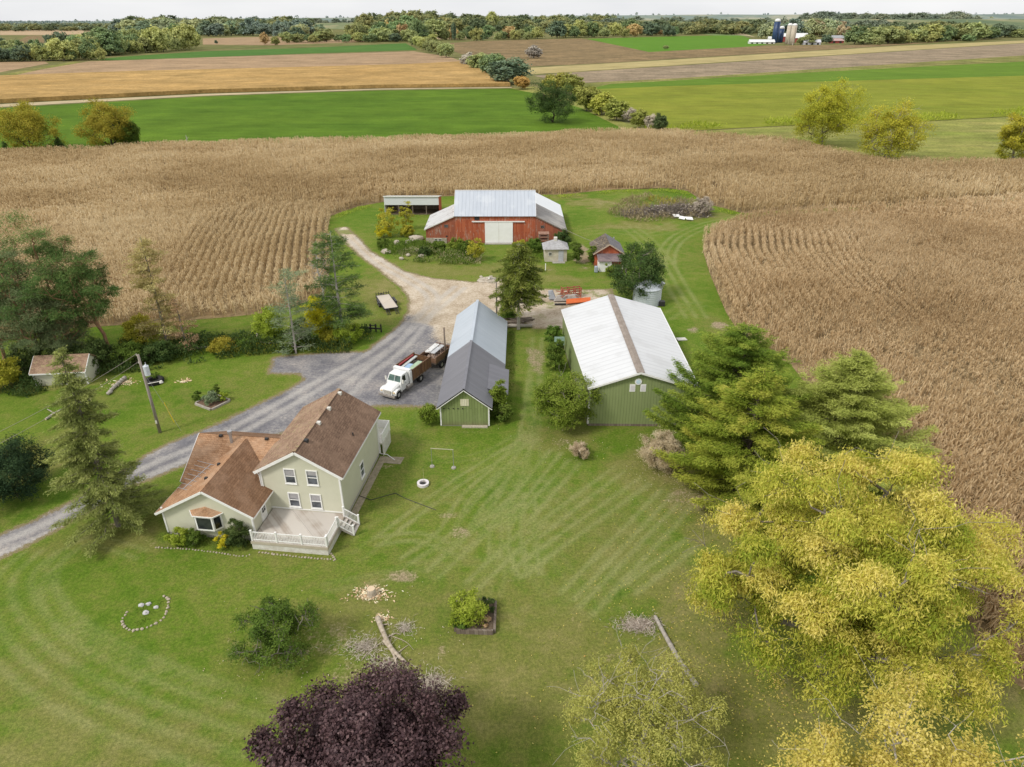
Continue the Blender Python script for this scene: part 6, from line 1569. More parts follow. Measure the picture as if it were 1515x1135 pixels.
cargo('scrap_heap', 'rusty jumble of scrap iron filling the trailer behind the truck', 'scrap', (lambda m: ([m.blob((random.uniform(-1.7, 1.7), random.uniform(-.85, .85), .1), .45, .35, .5, 40 + i, 1, .35) for i in range(18)], [m.beam((random.uniform(-1.8, 1.8), random.uniform(-.9, .9), .4), (random.uniform(-1.8, 1.8), random.uniform(-.9, .9), .95), .07, .07) for i in range(16)], m)[2])(MB()), M_plain('scrap_rust', (.17, .11, .08), (.42, .33, .27), 6, .9, fine=.6), -9.8, 0, .95)
cargo('sheet_metal', 'white curved panel on the trailer scrap, nearest the truck', 'panel', MB().box(-1.5, 1.1, -.35, .35, 0, .16), CLR('panel_white', (.78, .78, .76)), -9.7, -.65, 1.72, .06, bevel=.05)
cargo('sheet_metal', 'light grey panel on the trailer scrap beside the white panel', 'panel', MB().box(-1.4, 1.2, -.3, .3, 0, .14), CLR('panel_grey', (.58, .59, .60)), -9.8, .12, 1.74, .04, bevel=.05)

def flatbed():
    c = [Vector(G(a, b, .62)) for a, b in ((556.4, 437.8), (575.4, 435.2), (589.8, 454.0), (567.8, 456.8))]
    back = (c[0] + c[1]) / 2; front = (c[2] + c[3]) / 2; d = (front - back); L_ = d.length; d.normalize(); W_ = ((c[1] - c[0]).length + (c[2] - c[3]).length) / 2 * .98
    rz = math.atan2(d.y, d.x); o = (back + front) / 2
    t = thing('flatbed_trailer', 'empty flatbed trailer with pale timber deck parked on the grass', 'trailer', (o.x, o.y, 0), rz)
    l, w_ = L_ / 2, W_ / 2
    MB().box(-l, l, -w_, w_, .55, .62).build('deck', M_boards('trailer_deck', (.52, .46, .38), (.62, .56, .48), (.48, .46, .43), .6, .2, vertical=False, dirt=False), t)
    f = MB()
    for s in (-1, 1): f.box(-l, l, s * w_ - .05, s * w_ + .05, .42, .66)
    f.box(-l - .05, -l, -w_, w_, .42, .66); f.box(l, l + .05, -w_, w_, .42, .62)
    f.build('frame', BLACK, t)
    for s in (-1, 1):
        wheel(t, (-.5, s * (w_ + .2), .36), .36, .22); wheel(t, (.4, s * (w_ + .2), .36), .36, .22)
        MB().box(-1.0, .9, s * (w_ + .2) - .14, s * (w_ + .2) + .14, .76, .80).box(-1.0, -.96, s * (w_ + .2) - .14, s * (w_ + .2) + .14, .55, .76).box(.86, .9, s * (w_ + .2) - .14, s * (w_ + .2) + .14, .55, .76).build('mudguard', BLACK, t)
    for q in (-.62 * w_, .62 * w_):
        r_ = MB()
        for k in (-.2, .2): r_.beam((l, q + k, .55), (l + 1.25, q + k, .04), .06, .06)
        for k in range(4): r_.beam((l + .2 + .3 * k, q - .2, .47 - .12 * k), (l + .2 + .3 * k, q + .2, .47 - .12 * k), .05, .05)
        r_.build('ramp', BLACK, t)
    g = MB()
    for k in range(6): y = -w_ + .05 + k * (2 * w_ - .1) / 5; g.box(-l - .05, -l, y - .04, y + .04, .62, 1.15)
    g.beam((-l - .02, -w_, .9), (-l - .02, w_, .9), .05, .07); g.build('headboard', BLACK, t)
    db = MB(); db.beam((-l, -.5, .45), (-l - 1.3, 0, .45), .09, .09); db.beam((-l, .5, .45), (-l - 1.3, 0, .45), .09, .09); db.build('drawbar', BLACK, t)
flatbed()

# ------------------------------------------------------------------ poles and wires
POLEW = M_bark('pole_wood', (.24, .205, .175), (.36, .32, .28), 5)
POLED = M_bark('pole_wood_dark', (.13, .10, .08), (.22, .18, .145), 5)
ux, uy = G(237, 640)
def utility_pole():
    t = thing('utility_pole', 'tall wooden power pole with transformer and lamp on the left lawn', 'utility pole', (ux, uy))
    MB().tube([(0, 0, -.2), (0, 0, 9.0)], [.17, .12], 10).build('pole', POLEW, t, smooth=True)
    MB().cyl((.42, 0, 6.75), (.42, 0, 7.75), .27, .27, 16).cyl((.42, 0, 7.75), (.42, 0, 7.88), .2, .1, 12).cyl((.42, .1, 7.88), (.42, .1, 8.1), .04, .03, 8).build('transformer', M_plain('transformer_grey', (.62, .66, .70), (.52, .56, .60), 4, .5), t)
    MB().box(.12, .2, -.06, .06, 6.9, 7.6).build('bracket', BLACK, t)
    MB().tube([(.1, 0, 5.75), (1.5, 0, 6.05)], .04, 6).build('lamp_arm', WHITE_D, t)
    MB().cyl((1.55, 0, 6.12), (1.55, 0, 5.9), .1, .2, 12).build('lamp', WHITE_D, t)
    for z in (8.95, 8.1): MB().cyl((-.16, 0, z - .05), (-.16, 0, z + .12), .05, .04, 8).build('insulator', WHITE_D, t)
    MB().box(-.08, .08, -.2, -.15, 1.2, 1.55).build('meter_tag', WHITE_D, t)
    gx, gy = G(262, 638); gx -= ux; gy -= uy
    MB().tube([(0, 0, 7.2), (gx * 1.25, gy * 1.25, 0)], .012, 4).build('guy_wire', GALV, t)
utility_pole()
gp0 = G(258, 625)
o = MB().tube([(0, 0, 0), (-.55, .05, 2.4)], .045, 8).build('guy_guard', M_plain('yellow_plastic', (.72, .55, .02), (.62, .46, .02), 4, .5)); o.location = (*gp0, 0); props(o, 'yellow guy-wire guard leaning on the lawn right of the power pole', 'guy guard')
def wire(label, p0, p1, sag, r=.014, mat=None, cat='wire'):
    pts = []
    for i in range(17):
        f = i / 16; pts.append(tuple(Vector(p0).lerp(Vector(p1), f) - Vector((0, 0, 4 * sag * f * (1 - f)))))
    o = MB().tube(pts, r, 4).build('power_line', mat or POLEW); return props(o, label, cat)
e1 = G(-120, 700, 8.3); e2 = G(-120, 718, 7.6)
wire('upper power line running left from the top of the power pole', (ux - .16, uy, 9.05), (*e1, 8.6), .5, .017)
wire('lower power line running left from beside the transformer', (ux - .16, uy, 8.2), (*e2, 7.8), .5, .017)
p_b = rotpt((-3.2, 128.4), 0, 11.0, -.1, 3.9)
wire('thin wire from the right wing of the red barn to the small red shed', p_b, (16.6, 113.9, 3.6), .3, .03)
hx, hy, _ = house_pt(6.8, 3.6)
g1 = G(600, 738)
o = MB().tube([(hx, hy, .06), (hx + 1.2, hy - .6, .03), (*G(585, 730), .03), (*g1, .03), (*G(645, 755), .03)], .028, 6).build('garden_hose', BLACK); props(o, 'dark garden hose lying on the lawn from the right wall of the house', 'hose')
px_, py_ = G(659.5, 537)
o = MB().tube([(0, 0, -.1), (0, 0, 4.8)], [.13, .1], 8).build('pole', POLED, smooth=True); o.location = (px_, py_, 0); props(o, 'brown wooden pole at the left wall of the narrow green shed', 'pole')
t = thing('yard_light_pole', 'wooden pole with a small lamp arm behind the pale grey shed roof', 'light pole', (-2.15, 89.0))
hh = hgt(-2.15, 89.0, 411)
MB().tube([(0, 0, -.1), (0, 0, hh)], [.13, .09], 8).build('pole', POLEW, t, smooth=True)
MB().tube([(0, 0, hh - .2), (-.9, -.1, hh + .05)], .03, 5).build('lamp_arm', GALV, t); MB().cyl((-.95, -.1, hh + .1), (-.95, -.1, hh - .1), .08, .17, 10).build('lamp', WHITE_D, t)
o = MB().box(-.07, .07, -.07, .07, -.1, 1.2).build('marker_post', WHITE); o.location = (*G(807, 400), 0); props(o, 'short white post on the grass in front of the tiny white shed', 'post')

# ------------------------------------------------------------------ logs, stump, brush
LOGM = M_bark('log_bark', (.34, .28, .21), (.52, .45, .36), 5); LOGG = M_bark('log_grey', (.30, .27, .235), (.46, .42, .37), 5)
CUT = M_plain('fresh_cut', (.70, .56, .40), (.60, .46, .31), 5, .8, fine=.2)
sx, sy = G(550, 880)
t = thing('stump', 'freshly sawn pale tree stump ringed by wood chips on the front lawn', 'stump', (sx, sy))
MB().lathe([(.42, -.05), (.36, .1), (.31, .3), (.30, .62)], 14).build('trunk', LOGM, t, smooth=True)
MB().lathe([(.295, .615), (.295, .632)], 14).build('cut_face', CUT, t)
def chips(name, label, px, py, rx, ry, n, L, W, mat, seed, h=.05):
    r = np.random.default_rng(seed); cx, cy = G(px, py)
    a = r.uniform(0, 2 * PI, n); q = np.abs(r.normal(0, .5, n)); x = cx + np.cos(a) * q * rx; y = cy + np.sin(a) * q * ry
    P = np.stack([x, y, .02 + r.random(n) * h], 1); D = unit(r.normal(0, 1, P.shape) * np.array([1, 1, .15])); Nn = unit(r.normal(0, .3, P.shape) + np.array([0, 0, 1]))
    V, F = leaf_quads(P, D, Nn, L * r.uniform(.5, 1.4, n), W * r.uniform(.6, 1.3, n), .1)
    o = link_mesh(name, np_mesh(name, V, F, r.random(n)), mat); return props(o, label, 'debris', kind='stuff')
LM_CHIP = M_leaf('wood_chip', [(.1, (.34, .22, .12)), (.5, (.56, .42, .27)), (.9, (.72, .58, .42))], 0, 0)
LM_TWIG = M_leaf('twig', [(.1, (.16, .125, .095)), (.5, (.30, .255, .205)), (.9, (.44, .39, .33))], 0, 0)
chips('wood_chips', 'pale wood chips scattered around the sawn stump', 550, 879, 1.7, .9, 500, .22, .09, LM_CHIP, 120)
chips('wood_chips', 'pale wood chips at the sawn end of the forked log', 565, 915, .8, .5, 160, .2, .08, LM_CHIP, 121)
for lab, px, py, rx, ry, n, sd_ in (('left of the forked log', 540, 958, 2.2, 1.4, 700, 122), ('below the forked log', 575, 985, 1.8, 1.0, 500, 123), ('beside the crown of the purple maple', 640, 1012, 1.3, 1.2, 900, 124), ('around the left end of the long fallen log', 945, 925, 1.9, .9, 1300, 125), ('right of the forked log', 598, 930, 1.0, .8, 260, 126)):
    chips('twigs', 'grey-brown twigs and litter ' + lab, px, py, rx, ry, n, .42, .03, LM_TWIG, sd_, .16)
def fallen(name, label, paths, mat, cat='log', cutcol=True):
    x, y = G(*paths[0][0][0]); t = thing(name, label, cat, (x, y))
    for k, (pts, r0, r1) in enumerate(paths):
        P = []
        for i, (a, b) in enumerate(pts):
            rr = r0 + (r1 - r0) * i / (len(pts) - 1); g = G(a, b); P.append((g[0] - x, g[1] - y, rr + .02))
        P3 = smooth_line(P, 4) if len(P) > 2 else P
        P3 = [tuple(p) for p in P3]
        rs = [r0 + (r1 - r0) * i / (len(P3) - 1) for i in range(len(P3))]
        MB().tube(P3, rs, 9).build('log' if k == 0 else 'branch', mat, t, smooth=True)
        if cutcol and k == 0:
            d = (Vector(P3[0]) - Vector(P3[1])).normalized(); p = Vector(P3[0]) + d * .004; MB().cyl(tuple(p), tuple(p + d * .012), r0 * .97, r0 * .97, 10).build('cut_face', CUT, t)
    return t
fallen('fallen_log', 'forked pale log with stripped branches lying on the front lawn', [([(559, 917), (568, 940), (580, 962), (600, 982)], .2, .11), ([(568, 950), (580, 965), (586, 982), (585, 1002)], .12, .06), ([(566, 926), (576, 924)], .06, .04), ([(572, 945), (585, 938), (592, 939)], .05, .02), ([(590, 966), (600, 958), (604, 955)], .04, .015), ([(560, 955), (545, 965), (535, 978)], .05, .02), ([(575, 940), (600, 950), (612, 962)], .03, .012), ([(555, 945), (535, 955), (520, 972)], .03, .012)], LOGM)
fallen('fallen_log', 'long straight pale log pointing at the sparse yellow tree', [([(969, 914), (985, 945), (1005, 980), (1030, 1018)], .13, .2), ([(1008, 985), (1020, 978)], .04, .02)], LOGG)
fallen('fallen_log', 'long thin fallen trunk lying along the undergrowth below the dying pine', [([(262, 519), (310, 515), (372, 511)], .17, .12), ([(330, 513), (340, 505)], .05, .02)], LOGG, cutcol=False)
fallen('fallen_log', 'thin fallen trunk at the foot of the yellow bush in the scrub', [([(385, 508), (430, 511), (478, 510)], .13, .07)], LOGG, cutcol=False)
fallen('fallen_log', 'mossy log lying on the lawn between the spruce and the power pole', [([(162, 582), (172, 573), (186, 561)], .17, .23), ([(160, 585), (166, 581)], .2, .18)], LOGG)
fallen('fallen_log', 'broken log lying behind the tall thin spruce', [([(68, 622), (85, 612), (112, 601)], .12, .18), ([(80, 612), (70, 606)], .08, .04), ([(120, 598), (134, 592)], .16, .16)], LOGG)
chips('bark_litter', 'bark and chips where the mossy log was cut', 180, 566, 2.4, 1.2, 200, .3, .12, LM_CHIP, 128)
chips('wood_litter', 'a few chunks of wood on the lawn behind the power pole', 272, 564, .9, .4, 40, .5, .14, LM_CHIP, 129)
fallen('dead_branch', 'crooked dead snag sticking up at the left end of the lime bush', [([(381, 500), (380, 492)], .14, .1)], LOGG, 'snag', False)
tx, ty = G(756, 480)
t = thing('timber_pile', 'pile of dark logs and boards under the little dense spruce', 'timber', (tx, ty), .05)
m = MB(); rr = random.Random(4)
for i in range(12): a = rr.uniform(-.35, .35); x0 = rr.uniform(-2.2, .2); y0 = rr.uniform(-.6, 1.2); m.beam((x0, y0, .15 + .12 * (i % 4)), (x0 + rr.uniform(2, 3.6), y0 + a, .15 + .12 * (i % 4) + rr.uniform(-.05, .12)), .2, .14)
m.build('boards', OLDWOOD, t)
MB().tube([(-2.0, -1.0, .25), (2.9, -1.2, .25)], [.26, .22], 9).build('log', LOGG, t, smooth=True)
# brush pile
bxc, byc = G(985, 317)
t = thing('brush_pile', 'long heap of dead branches on the grass beyond the farm lane', 'brush pile', (bxc, byc))
r_ = np.random.default_rng(9); n = 2600
hx_ = r_.uniform(-9.5, 9.5, n); hy_ = r_.normal(0, 1.3, n); top = 2.1 * np.exp(-(hx_ / 8) ** 4) * np.exp(-(hy_ / 2.2) ** 2) * (.6 + .8 * vnoise(hx_ * .4 + 50, hy_ * 0 + 3))
A = np.stack([hx_, hy_, r_.random(n) * top], 1); Dn = unit(r_.normal(0, 1, (n, 3)) * np.array([1, 1, .45])); Bp = A + Dn * r_.uniform(.6, 2.0, (n, 1)); Bp[:, 2] = np.abs(Bp[:, 2])
V, F = tubes(A, Bp, r_.uniform(.02, .06, n), r_.uniform(.008, .02, n), 4)
link_mesh('branches', np_mesh('branches', V, F), M_bark('dead_brush', (.13, .105, .09), (.30, .26, .23), 2), t)
Vl, Fl = leaf_quads(A[:1400] + [0, 0, .15], Dn[:1400], unit(r_.normal(0, 1, (1400, 3))), .5, .16)
link_mesh('dead_leaves', np_mesh('dead_leaves', Vl, Fl, r_.random(1400)), LM_TWIG, t)
for lab, px, py, w_, rz in (('leftmost', 1000, 322, 1.6, .3), ('middle', 1009, 325, 1.3, -.4), ('rightmost', 1019, 326, 1.5, .1)):
    o = MB().box(-w_ / 2, w_ / 2, -.5, .5, .3, .42).build('white_board', WHITE); o.location = (*G(px, py), .1); o.rotation_euler = (.35, .1, rz); props(o, f'white scrap board at the right end of the brush pile, {lab} of three', 'board')
x, y = G(1036, 318)
put_tree('shrub', 'dark rusty shrub rising at the right end of the brush pile', decid(88, (2.6, 2.2, 2.0), 1.9, .06, 18, 7, 30, .3, .12, .36, .42, .5, .1, -.8, 8, .05, tipr=.01), LM_TWIG, BARK_DARK, x, y, cat='shrub', parts=('stem', 'foliage'))

# ------------------------------------------------------------------ garden beds and stones
def bed():
    c = [G(a, b) for a, b in ((673.5, 936.5), (731.5, 938.5), (733.5, 893), (677, 893))]
    o = Vector(c[0]); t = thing('raised_bed', 'square raised garden bed of grey timbers on the front lawn', 'garden bed', (o.x, o.y))
    q = [Vector((a - o.x, b - o.y)) for a, b in c]
    for i in range(4):
        a, b = q[i], q[(i + 1) % 4]; d = (b - a).normalized() * .09
        for k in range(2): MB().beam((*(a + d), .1 + .2 * k), (*(b - d), .1 + .2 * k), .17, .19).build('timber', OLDWOOD, t)
    MB().add([(*p, .27) for p in q], [(0, 1, 2, 3)]).build('soil', M_plain('soil', (.09, .065, .045), (.16, .12, .08), 6, .95), t)
bed()
def diamond():
    c = [G(a, b) for a, b in ((288.6, 598.5), (312.6, 607.5), (341, 593.5), (316, 584))]
    o = Vector(c[0]); t = thing('flower_bed', 'diamond-shaped flower bed with timber edging left of the drive', 'garden bed', (o.x, o.y))
    q = [Vector((a - o.x, b - o.y)) for a, b in c]
    for i in range(4):
        a, b = q[i], q[(i + 1) % 4]; d = (b - a).normalized() * .1
        MB().beam((*(a + d), .1), (*(b - d), .1), .2, .22).build('timber', LOGG, t)
    MB().add([(*p, .12) for p in q], [(0, 1, 2, 3)]).build('soil', M_plain('mulch', (.14, .085, .055), (.22, .14, .09), 6, .95), t)
diamond()
rs_ = random.Random(5)
def stones(px_line, step, r0, label, group, mat=None):
    P = smooth_line(gp(px_line), 10); d = 0; last = None; k = 0
    src = [MB().blob((0, 0, 0), 1, .8, .6, 200 + i, 2, .16) for i in range(4)]
    first = None; meshes = getattr(stones, 'me', None)
    if meshes is None:
        meshes = []
        for s in src:
            oo = s.build('stone', STONE2, smooth=False); meshes.append(oo.data); bpy.data.objects.remove(oo)
        stones.me = meshes
    for (x0, y0), (x1, y1) in zip(P[:-1], P[1:]):
        l = math.hypot(x1 - x0, y1 - y0); d += l
        while d >= step:
            d -= step; f = 1 - d / max(l, 1e-6); f = min(max(f, 0), 1)
            o = bpy.data.objects.new('stone', meshes[k % 4]); COL.objects.link(o)
            s = r0 * rs_.uniform(.75, 1.3); o.scale = (s, s, s); o.location = (x0 + (x1 - x0) * f + rs_.uniform(-.04, .04), y0 + (y1 - y0) * f + rs_.uniform(-.04, .04), s * .3); o.rotation_euler = (0, 0, rs_.uniform(0, 6))
            props(o, label, 'stone', group); k += 1
STONE2 = M_plain('tan_stone', (.50, .44, .34), (.32, .27, .20), 6, .95, fine=.4)
stones([(237, 882), (247.5, 885), (249.5, 895), (245.5, 909), (234, 921), (216, 929), (200, 933), (186, 929), (181, 921), (183, 913), (192, 902)], .30, .115, 'pale fieldstone in the oval ring on the front lawn', 'stones of the oval ring')
stones([(226, 810), (245, 811), (280, 813), (320, 818), (358, 823), (374, 819)], .26, .085, 'pale stone edging the bed before the garage wing', 'stones edging the house bed')
stones([(380, 817), (420, 822), (460, 826), (488, 828), (496, 829), (490, 818)], .26, .095, 'pale cobble along the foot of the white deck skirt', 'stones along the deck')
for i, (px, py, s, lab) in enumerate(((209.5, 896, .22, 'left grey rock inside the oval stone ring'), (219.8, 894, .2, 'top grey rock inside the oval stone ring'), (216, 907, .24, 'lower brown-grey rock inside the oval stone ring'), (231, 899, .18, 'right pale rock inside the oval stone ring'))):
    o = MB().blob((0, 0, .15), 1, .85, .6, 300 + i, 2, .14).build('rock', M_plain('grey_rock', (.42, .42, .44), (.56, .54, .52), 5, .9, fine=.3)); o.scale = (s, s, s); o.location = (*G(px, py), 0); props(o, lab, 'rock')
BR = M_plain('pale_rubble', (.52, .46, .38), (.33, .29, .23), 2, .95, fine=.4, bump=.5)
for i, (px, py, rx, ry, rz, lab) in enumerate(((616, 355, 1.5, 1.0, .8, 'large pale boulder beside the left wing of the red barn'), (605, 360, 1.2, .7, .5, 'flat pale boulder left of the large one by the red barn'), (587, 361, 1.0, .7, .55, 'pale boulder in the weeds before the cattle shed'), (571, 374, 1.1, .8, .5, 'pale rock beside the dark bush at the edge of the barn track'), (619, 372, .8, .6, .4, 'pale rock in the straw-coloured weeds, nearest the barn'), (624, 380, 1.3, .5, .3, 'flat pale slab in the straw-coloured weeds'), (604, 379, .5, .4, .3, 'small white rock in the straw-coloured weeds'), (594, 384, .5, .4, .3, 'small white rock nearest the track'))):
    o = MB().blob((0, 0, .2), rx, ry, rz, 320 + i, 2, .13).build('boulder', BR); o.location = (*G(px, py), 0); o.rotation_euler = (0, 0, i * .8); props(o, lab, 'boulder')
t = thing('rubble_heap', 'small heap of pale rubble at the edge of the gravel yard', 'rubble', G(722, 415))
m = MB(); m.blob((0, 0, .05), 1.9, 1.3, .3, 9, 2, .1)
for i in range(46): a = rs_.uniform(0, 6.28); q = abs(rs_.gauss(0, .8)); s = rs_.uniform(.15, .5); m.blob((math.cos(a) * q * 1.6, math.sin(a) * q * 1.2, .45 * max(0, 1 - q)), s, s * .8, s * .5, 400 + i, 1, .25)
m.build('rubble', BR, t)
stones.me = None
# ------------------------------------------------------------------ small things
x, y = G(229, 566)
t = thing('tractor_tyre', 'old black tractor tyre lying flat on the left lawn behind the power pole', 'tyre', (x, y))
pr = [(.55, .04), (.9, .0), (1.02, .1), (1.02, .42), (.9, .52), (.55, .48)]
n = 32; vs = [(a * math.cos(2 * PI * i / n), a * math.sin(2 * PI * i / n), b) for a, b in pr for i in range(n)]
fs = [(k * n + i, k * n + (i + 1) % n, ((k + 1) % 6) * n + (i + 1) % n, ((k + 1) % 6) * n + i) for k in range(6) for i in range(n)]
MB().add(vs, fs).build('tyre', RUBBER, t)
m = MB()
for i in range(20): a = 2 * PI * i / 20; m.beam((1.03 * math.cos(a), 1.03 * math.sin(a), .08), (1.03 * math.cos(a + .14), 1.03 * math.sin(a + .14), .44), .09, .09)
m.build('tread', RUBBER, t)
a = G(639.5, 690.5); b = G(671.3, 692.5); hh = hgt(*a, 663.5)
t = thing('clothes_line_frame', 'thin pale clothes-line frame standing on the lawn right of the house', 'frame', a)
d = (b[0] - a[0], b[1] - a[1])
MB().cyl((0, 0, 0), (0, 0, hh), .025, .025, 6).cyl((d[0], d[1], 0), (d[0], d[1], hh), .03, .03, 6).build('post', GALV, t); MB().beam((-.05, 0, hh), (d[0] + .05, d[1], hh), .06, .06).build('crossbar', M_plain('pale_wood', (.46, .44, .30), (.38, .36, .24), 4), t)
MB().lathe([(.25, -.02), (.2, .12)], 10).build('footing', CONC, t, loc=None); MB().lathe([(.25, -.02), (.2, .12)], 10, c=d).build('footing', CONC, t)
t = thing('planter_ring', 'white concrete ring set in the lawn right of the house', 'ring', G(626, 717))
n = 26; pr = [(.34, .02), (.55, .0), (.55, .25), (.34, .25)]; vs = [(q * math.cos(2 * PI * i / n), q * math.sin(2 * PI * i / n), z) for q, z in pr for i in range(n)]
fs = [(k * n + i, k * n + (i + 1) % n, ((k + 1) % 4) * n + (i + 1) % n, ((k + 1) % 4) * n + i) for k in range(4) for i in range(n)]
MB().add(vs, fs).build('ring', M_plain('pale_concrete', (.74, .70, .72), (.62, .58, .58), 5), t); MB().lathe([(.36, .0), (.36, .06)], 20).build('soil', BLACK, t); MB().cyl((.05, .3, 0), (.05, .3, 1.6), .015, .015, 5).build('stake', M_plain('dry_stake', (.45, .42, .2), (.4, .36, .2), 3), t)
t = thing('timber_rail', 'short black timber rail on posts at the grassy edge of the drive', 'rail', G(556.5, 491), -.15)
m = MB()
for u in (-.75, .0, .75): m.box(u - .08, u + .08, -.08, .08, 0, 1.15)
m.build('post', M_plain('black_timber', (.022, .02, .018), (.045, .04, .035), 5, .9), t); MB().beam((-.85, -.1, .55), (.85, -.1, .55), .06, .22).beam((-.85, -.1, .95), (.2, -.1, .95), .06, .12).build('rail', BLACK, t)
o = MB().beam((-.9, 0, .15), (.9, .1, .18), .25, .2).build('timber', BLACK); o.location = (*G(539, 487), 0); props(o, 'black timber lying in the grass left of the short black rail', 'timber')
# farm machinery behind the green barn
x, y = G(842, 449)
t = thing('farm_implement', 'heap of red, grey and orange farm implements behind the white-roofed barn', 'machinery', (x, y), .1)
FR = M_plain('red_implement', (.42, .10, .055), (.30, .12, .08), 4, .7, fine=.3)
m = MB()
for z0 in (.5, .9, 1.3): m.beam((-.8, 2.2, z0), (2.2, 2.6, z0 + .1), .14, .14); m.beam((-.6, 3.2, z0), (2.3, 3.5, z0 + .1), .12, .12)
for u in (-.7, .3, 1.3, 2.2): m.beam((u, 2.3, 0), (u + .1, 2.4, 1.6), .14, .14); m.beam((u, 3.3, 0), (u, 3.4, 1.5), .14, .14); m.beam((u, 2.3, 1.0), (u, 3.4, 1.1), .12, .12)
m.build('frame', FR, t)
MB().loft([(-2.4, .6, .15), (1.6, .4, .15), (2.0, 1.8, .15), (-1.8, 2.0, .15)], [(-1.8, .9, 1.0), (.9, .7, 1.15), (1.4, 1.6, .9), (-1.4, 1.7, .8)]).build('hood', M_plain('faded_grey_sheet', (.46, .43, .40), (.34, .30, .27), 2, .6, fine=.3), t, bevel=.1)
MB().loft([(-2.9, 1.4, .2), (-1.8, 1.2, .2), (-1.7, 2.4, .2), (-2.7, 2.5, .2)], [(-3.0, 1.8, 1.5), (-2.4, 1.6, 1.6), (-2.2, 2.0, 1.5), (-2.8, 2.2, 1.4)]).build('hopper', M_plain('blue_grey_sheet', (.28, .30, .34), (.38, .39, .42), 3, .6), t, bevel=.06)
MB().loft([(-.6, -.8, .25), (3.2, -.3, .25), (3.4, .7, .5), (-.4, .3, .5)], [(-.6, -.8, .33), (3.2, -.3, .33), (3.4, .7, .62), (-.4, .3, .62)]).build('blade', M_plain('orange_paint', (.66, .14, .03), (.52, .11, .03), 3, .5), t)
MB().beam((-2.3, -.5, .15), (-.6, -.7, .2), .3, .2).build('drawbar', BLACK, t)
m = MB()
for i in range(9): m.beam((rs_.uniform(-2, 2), rs_.uniform(.4, 2.5), .8), (rs_.uniform(-2, 2), rs_.uniform(.4, 2.5), 1.35), .09, .09)
m.build('bar', FR, t)
o = MB().box(-.8, .8, -1.3, 1.3, 0, 1.1).build('feed_bin', M_plain('dark_grey_bin', (.13, .135, .15), (.19, .195, .21), 3), bevel=.06); o.location = (20.6, 79.0, 0); props(o, 'dark grey bin at the right rear wall of the white-roofed barn', 'bin')
o = MB().box(-.7, .7, -.35, .35, .05, .18).build('white_board', WHITE_D); o.location = (*G(1008, 503), 0); o.rotation_euler = (.1, .1, .3); props(o, 'white board lying in the grass right of the white-roofed barn', 'board')
# ------------------------------------------------------------------ trees of the fields and the distance
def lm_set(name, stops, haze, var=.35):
    f = lambda c: tuple(c[i] * (1 - haze) + (.20, .235, .25)[i] * haze for i in range(3))  # blue-grey aerial haze mixed into the leaf colours of distant trees
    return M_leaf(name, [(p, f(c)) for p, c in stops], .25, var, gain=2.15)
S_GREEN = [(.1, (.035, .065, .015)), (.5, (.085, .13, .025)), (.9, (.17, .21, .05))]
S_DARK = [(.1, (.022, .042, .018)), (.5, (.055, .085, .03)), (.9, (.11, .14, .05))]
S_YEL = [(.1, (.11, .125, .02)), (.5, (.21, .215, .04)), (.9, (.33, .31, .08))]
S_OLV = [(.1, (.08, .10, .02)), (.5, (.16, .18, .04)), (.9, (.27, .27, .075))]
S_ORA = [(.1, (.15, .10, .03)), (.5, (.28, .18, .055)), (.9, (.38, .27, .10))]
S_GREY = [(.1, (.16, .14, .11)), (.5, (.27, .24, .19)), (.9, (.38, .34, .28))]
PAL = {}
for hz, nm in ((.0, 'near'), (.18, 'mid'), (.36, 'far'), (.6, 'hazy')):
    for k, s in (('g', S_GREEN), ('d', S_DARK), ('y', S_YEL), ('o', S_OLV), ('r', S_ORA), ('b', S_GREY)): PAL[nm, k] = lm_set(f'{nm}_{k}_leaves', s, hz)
MID = [decid(500 + i, (1, rr_, zz_), 1.0 * zz_ + .12, .05, 24, 6, 24, .17, .12, .36, .46, .5, .15, -.92, 0, .15, tipr=.006, twigs=False) for i, (rr_, zz_) in enumerate(((1, .85), (.85, 1.0), (.95, .75), (1, 1.1)))]
FAR = [decid(520 + i, (1, rr_, zz_), zz_ * .92, .05, 16, 5, 26, .19, .15, .38, .5, .5, .1, -.95, 0, .05, tipr=.01, twigs=False) for i, (rr_, zz_) in enumerate(((1, .9), (.85, 1.0), (1, .7), (1, 1.15)))]
VFAR = [decid(540 + i, (1, 1, zz_), zz_ * .95, .06, 7, 3, 9, .55, .45, .5, .5, .5, .1, -.8, 0, .05, tipr=.02, twigs=False) for i, zz_ in enumerate((.75, .95, .65))]
def src(ms, tag):
    out = []
    for i, (tm, cm) in enumerate(ms):
        tm.materials.append(BARK_GREY); cm.materials.append(PAL['near', 'g']); out.append((tm, cm))
    return out
MID, FAR, VFAR = src(MID, 'm'), src(FAR, 'f'), src(VFAR, 'v')
rf = random.Random(21)
def far_tree(x, y, w, h, lod, pal, label, group=None, name='field_tree', cat='tree', z=0.0):
    tm, cm = rf.choice({'m': MID, 'f': FAR, 'v': VFAR}[lod])
    top = max(v.co.z for v in cm.vertices) if 'top' not in cm else cm['top']
    cm['top'] = top
    t = thing(name, label, cat, (x, y, z), rf.uniform(0, 6.28), group)
    t.scale = (w / 2, w / 2, h / top)
    for nm, me in (('trunk', tm), ('crown', cm)):
        o = bpy.data.objects.new(nm, me); COL.objects.link(o); o.parent = t
        if nm == 'crown': o.material_slots[0].link = 'OBJECT'; o.material_slots[0].material = pal
    return t
def px_tree(px, base, w, h, lod, pal, label, group=None, **kw):
    """tree whose foot is seen at px,base, w and h wide and tall in the photograph"""
    x, y = G(px, base); d = depth(x, y, 0)
    return far_tree(x, y, w * d / FOC, max(hgt(x, y, base - h), 1.0), lod, pal, label, group, **kw)
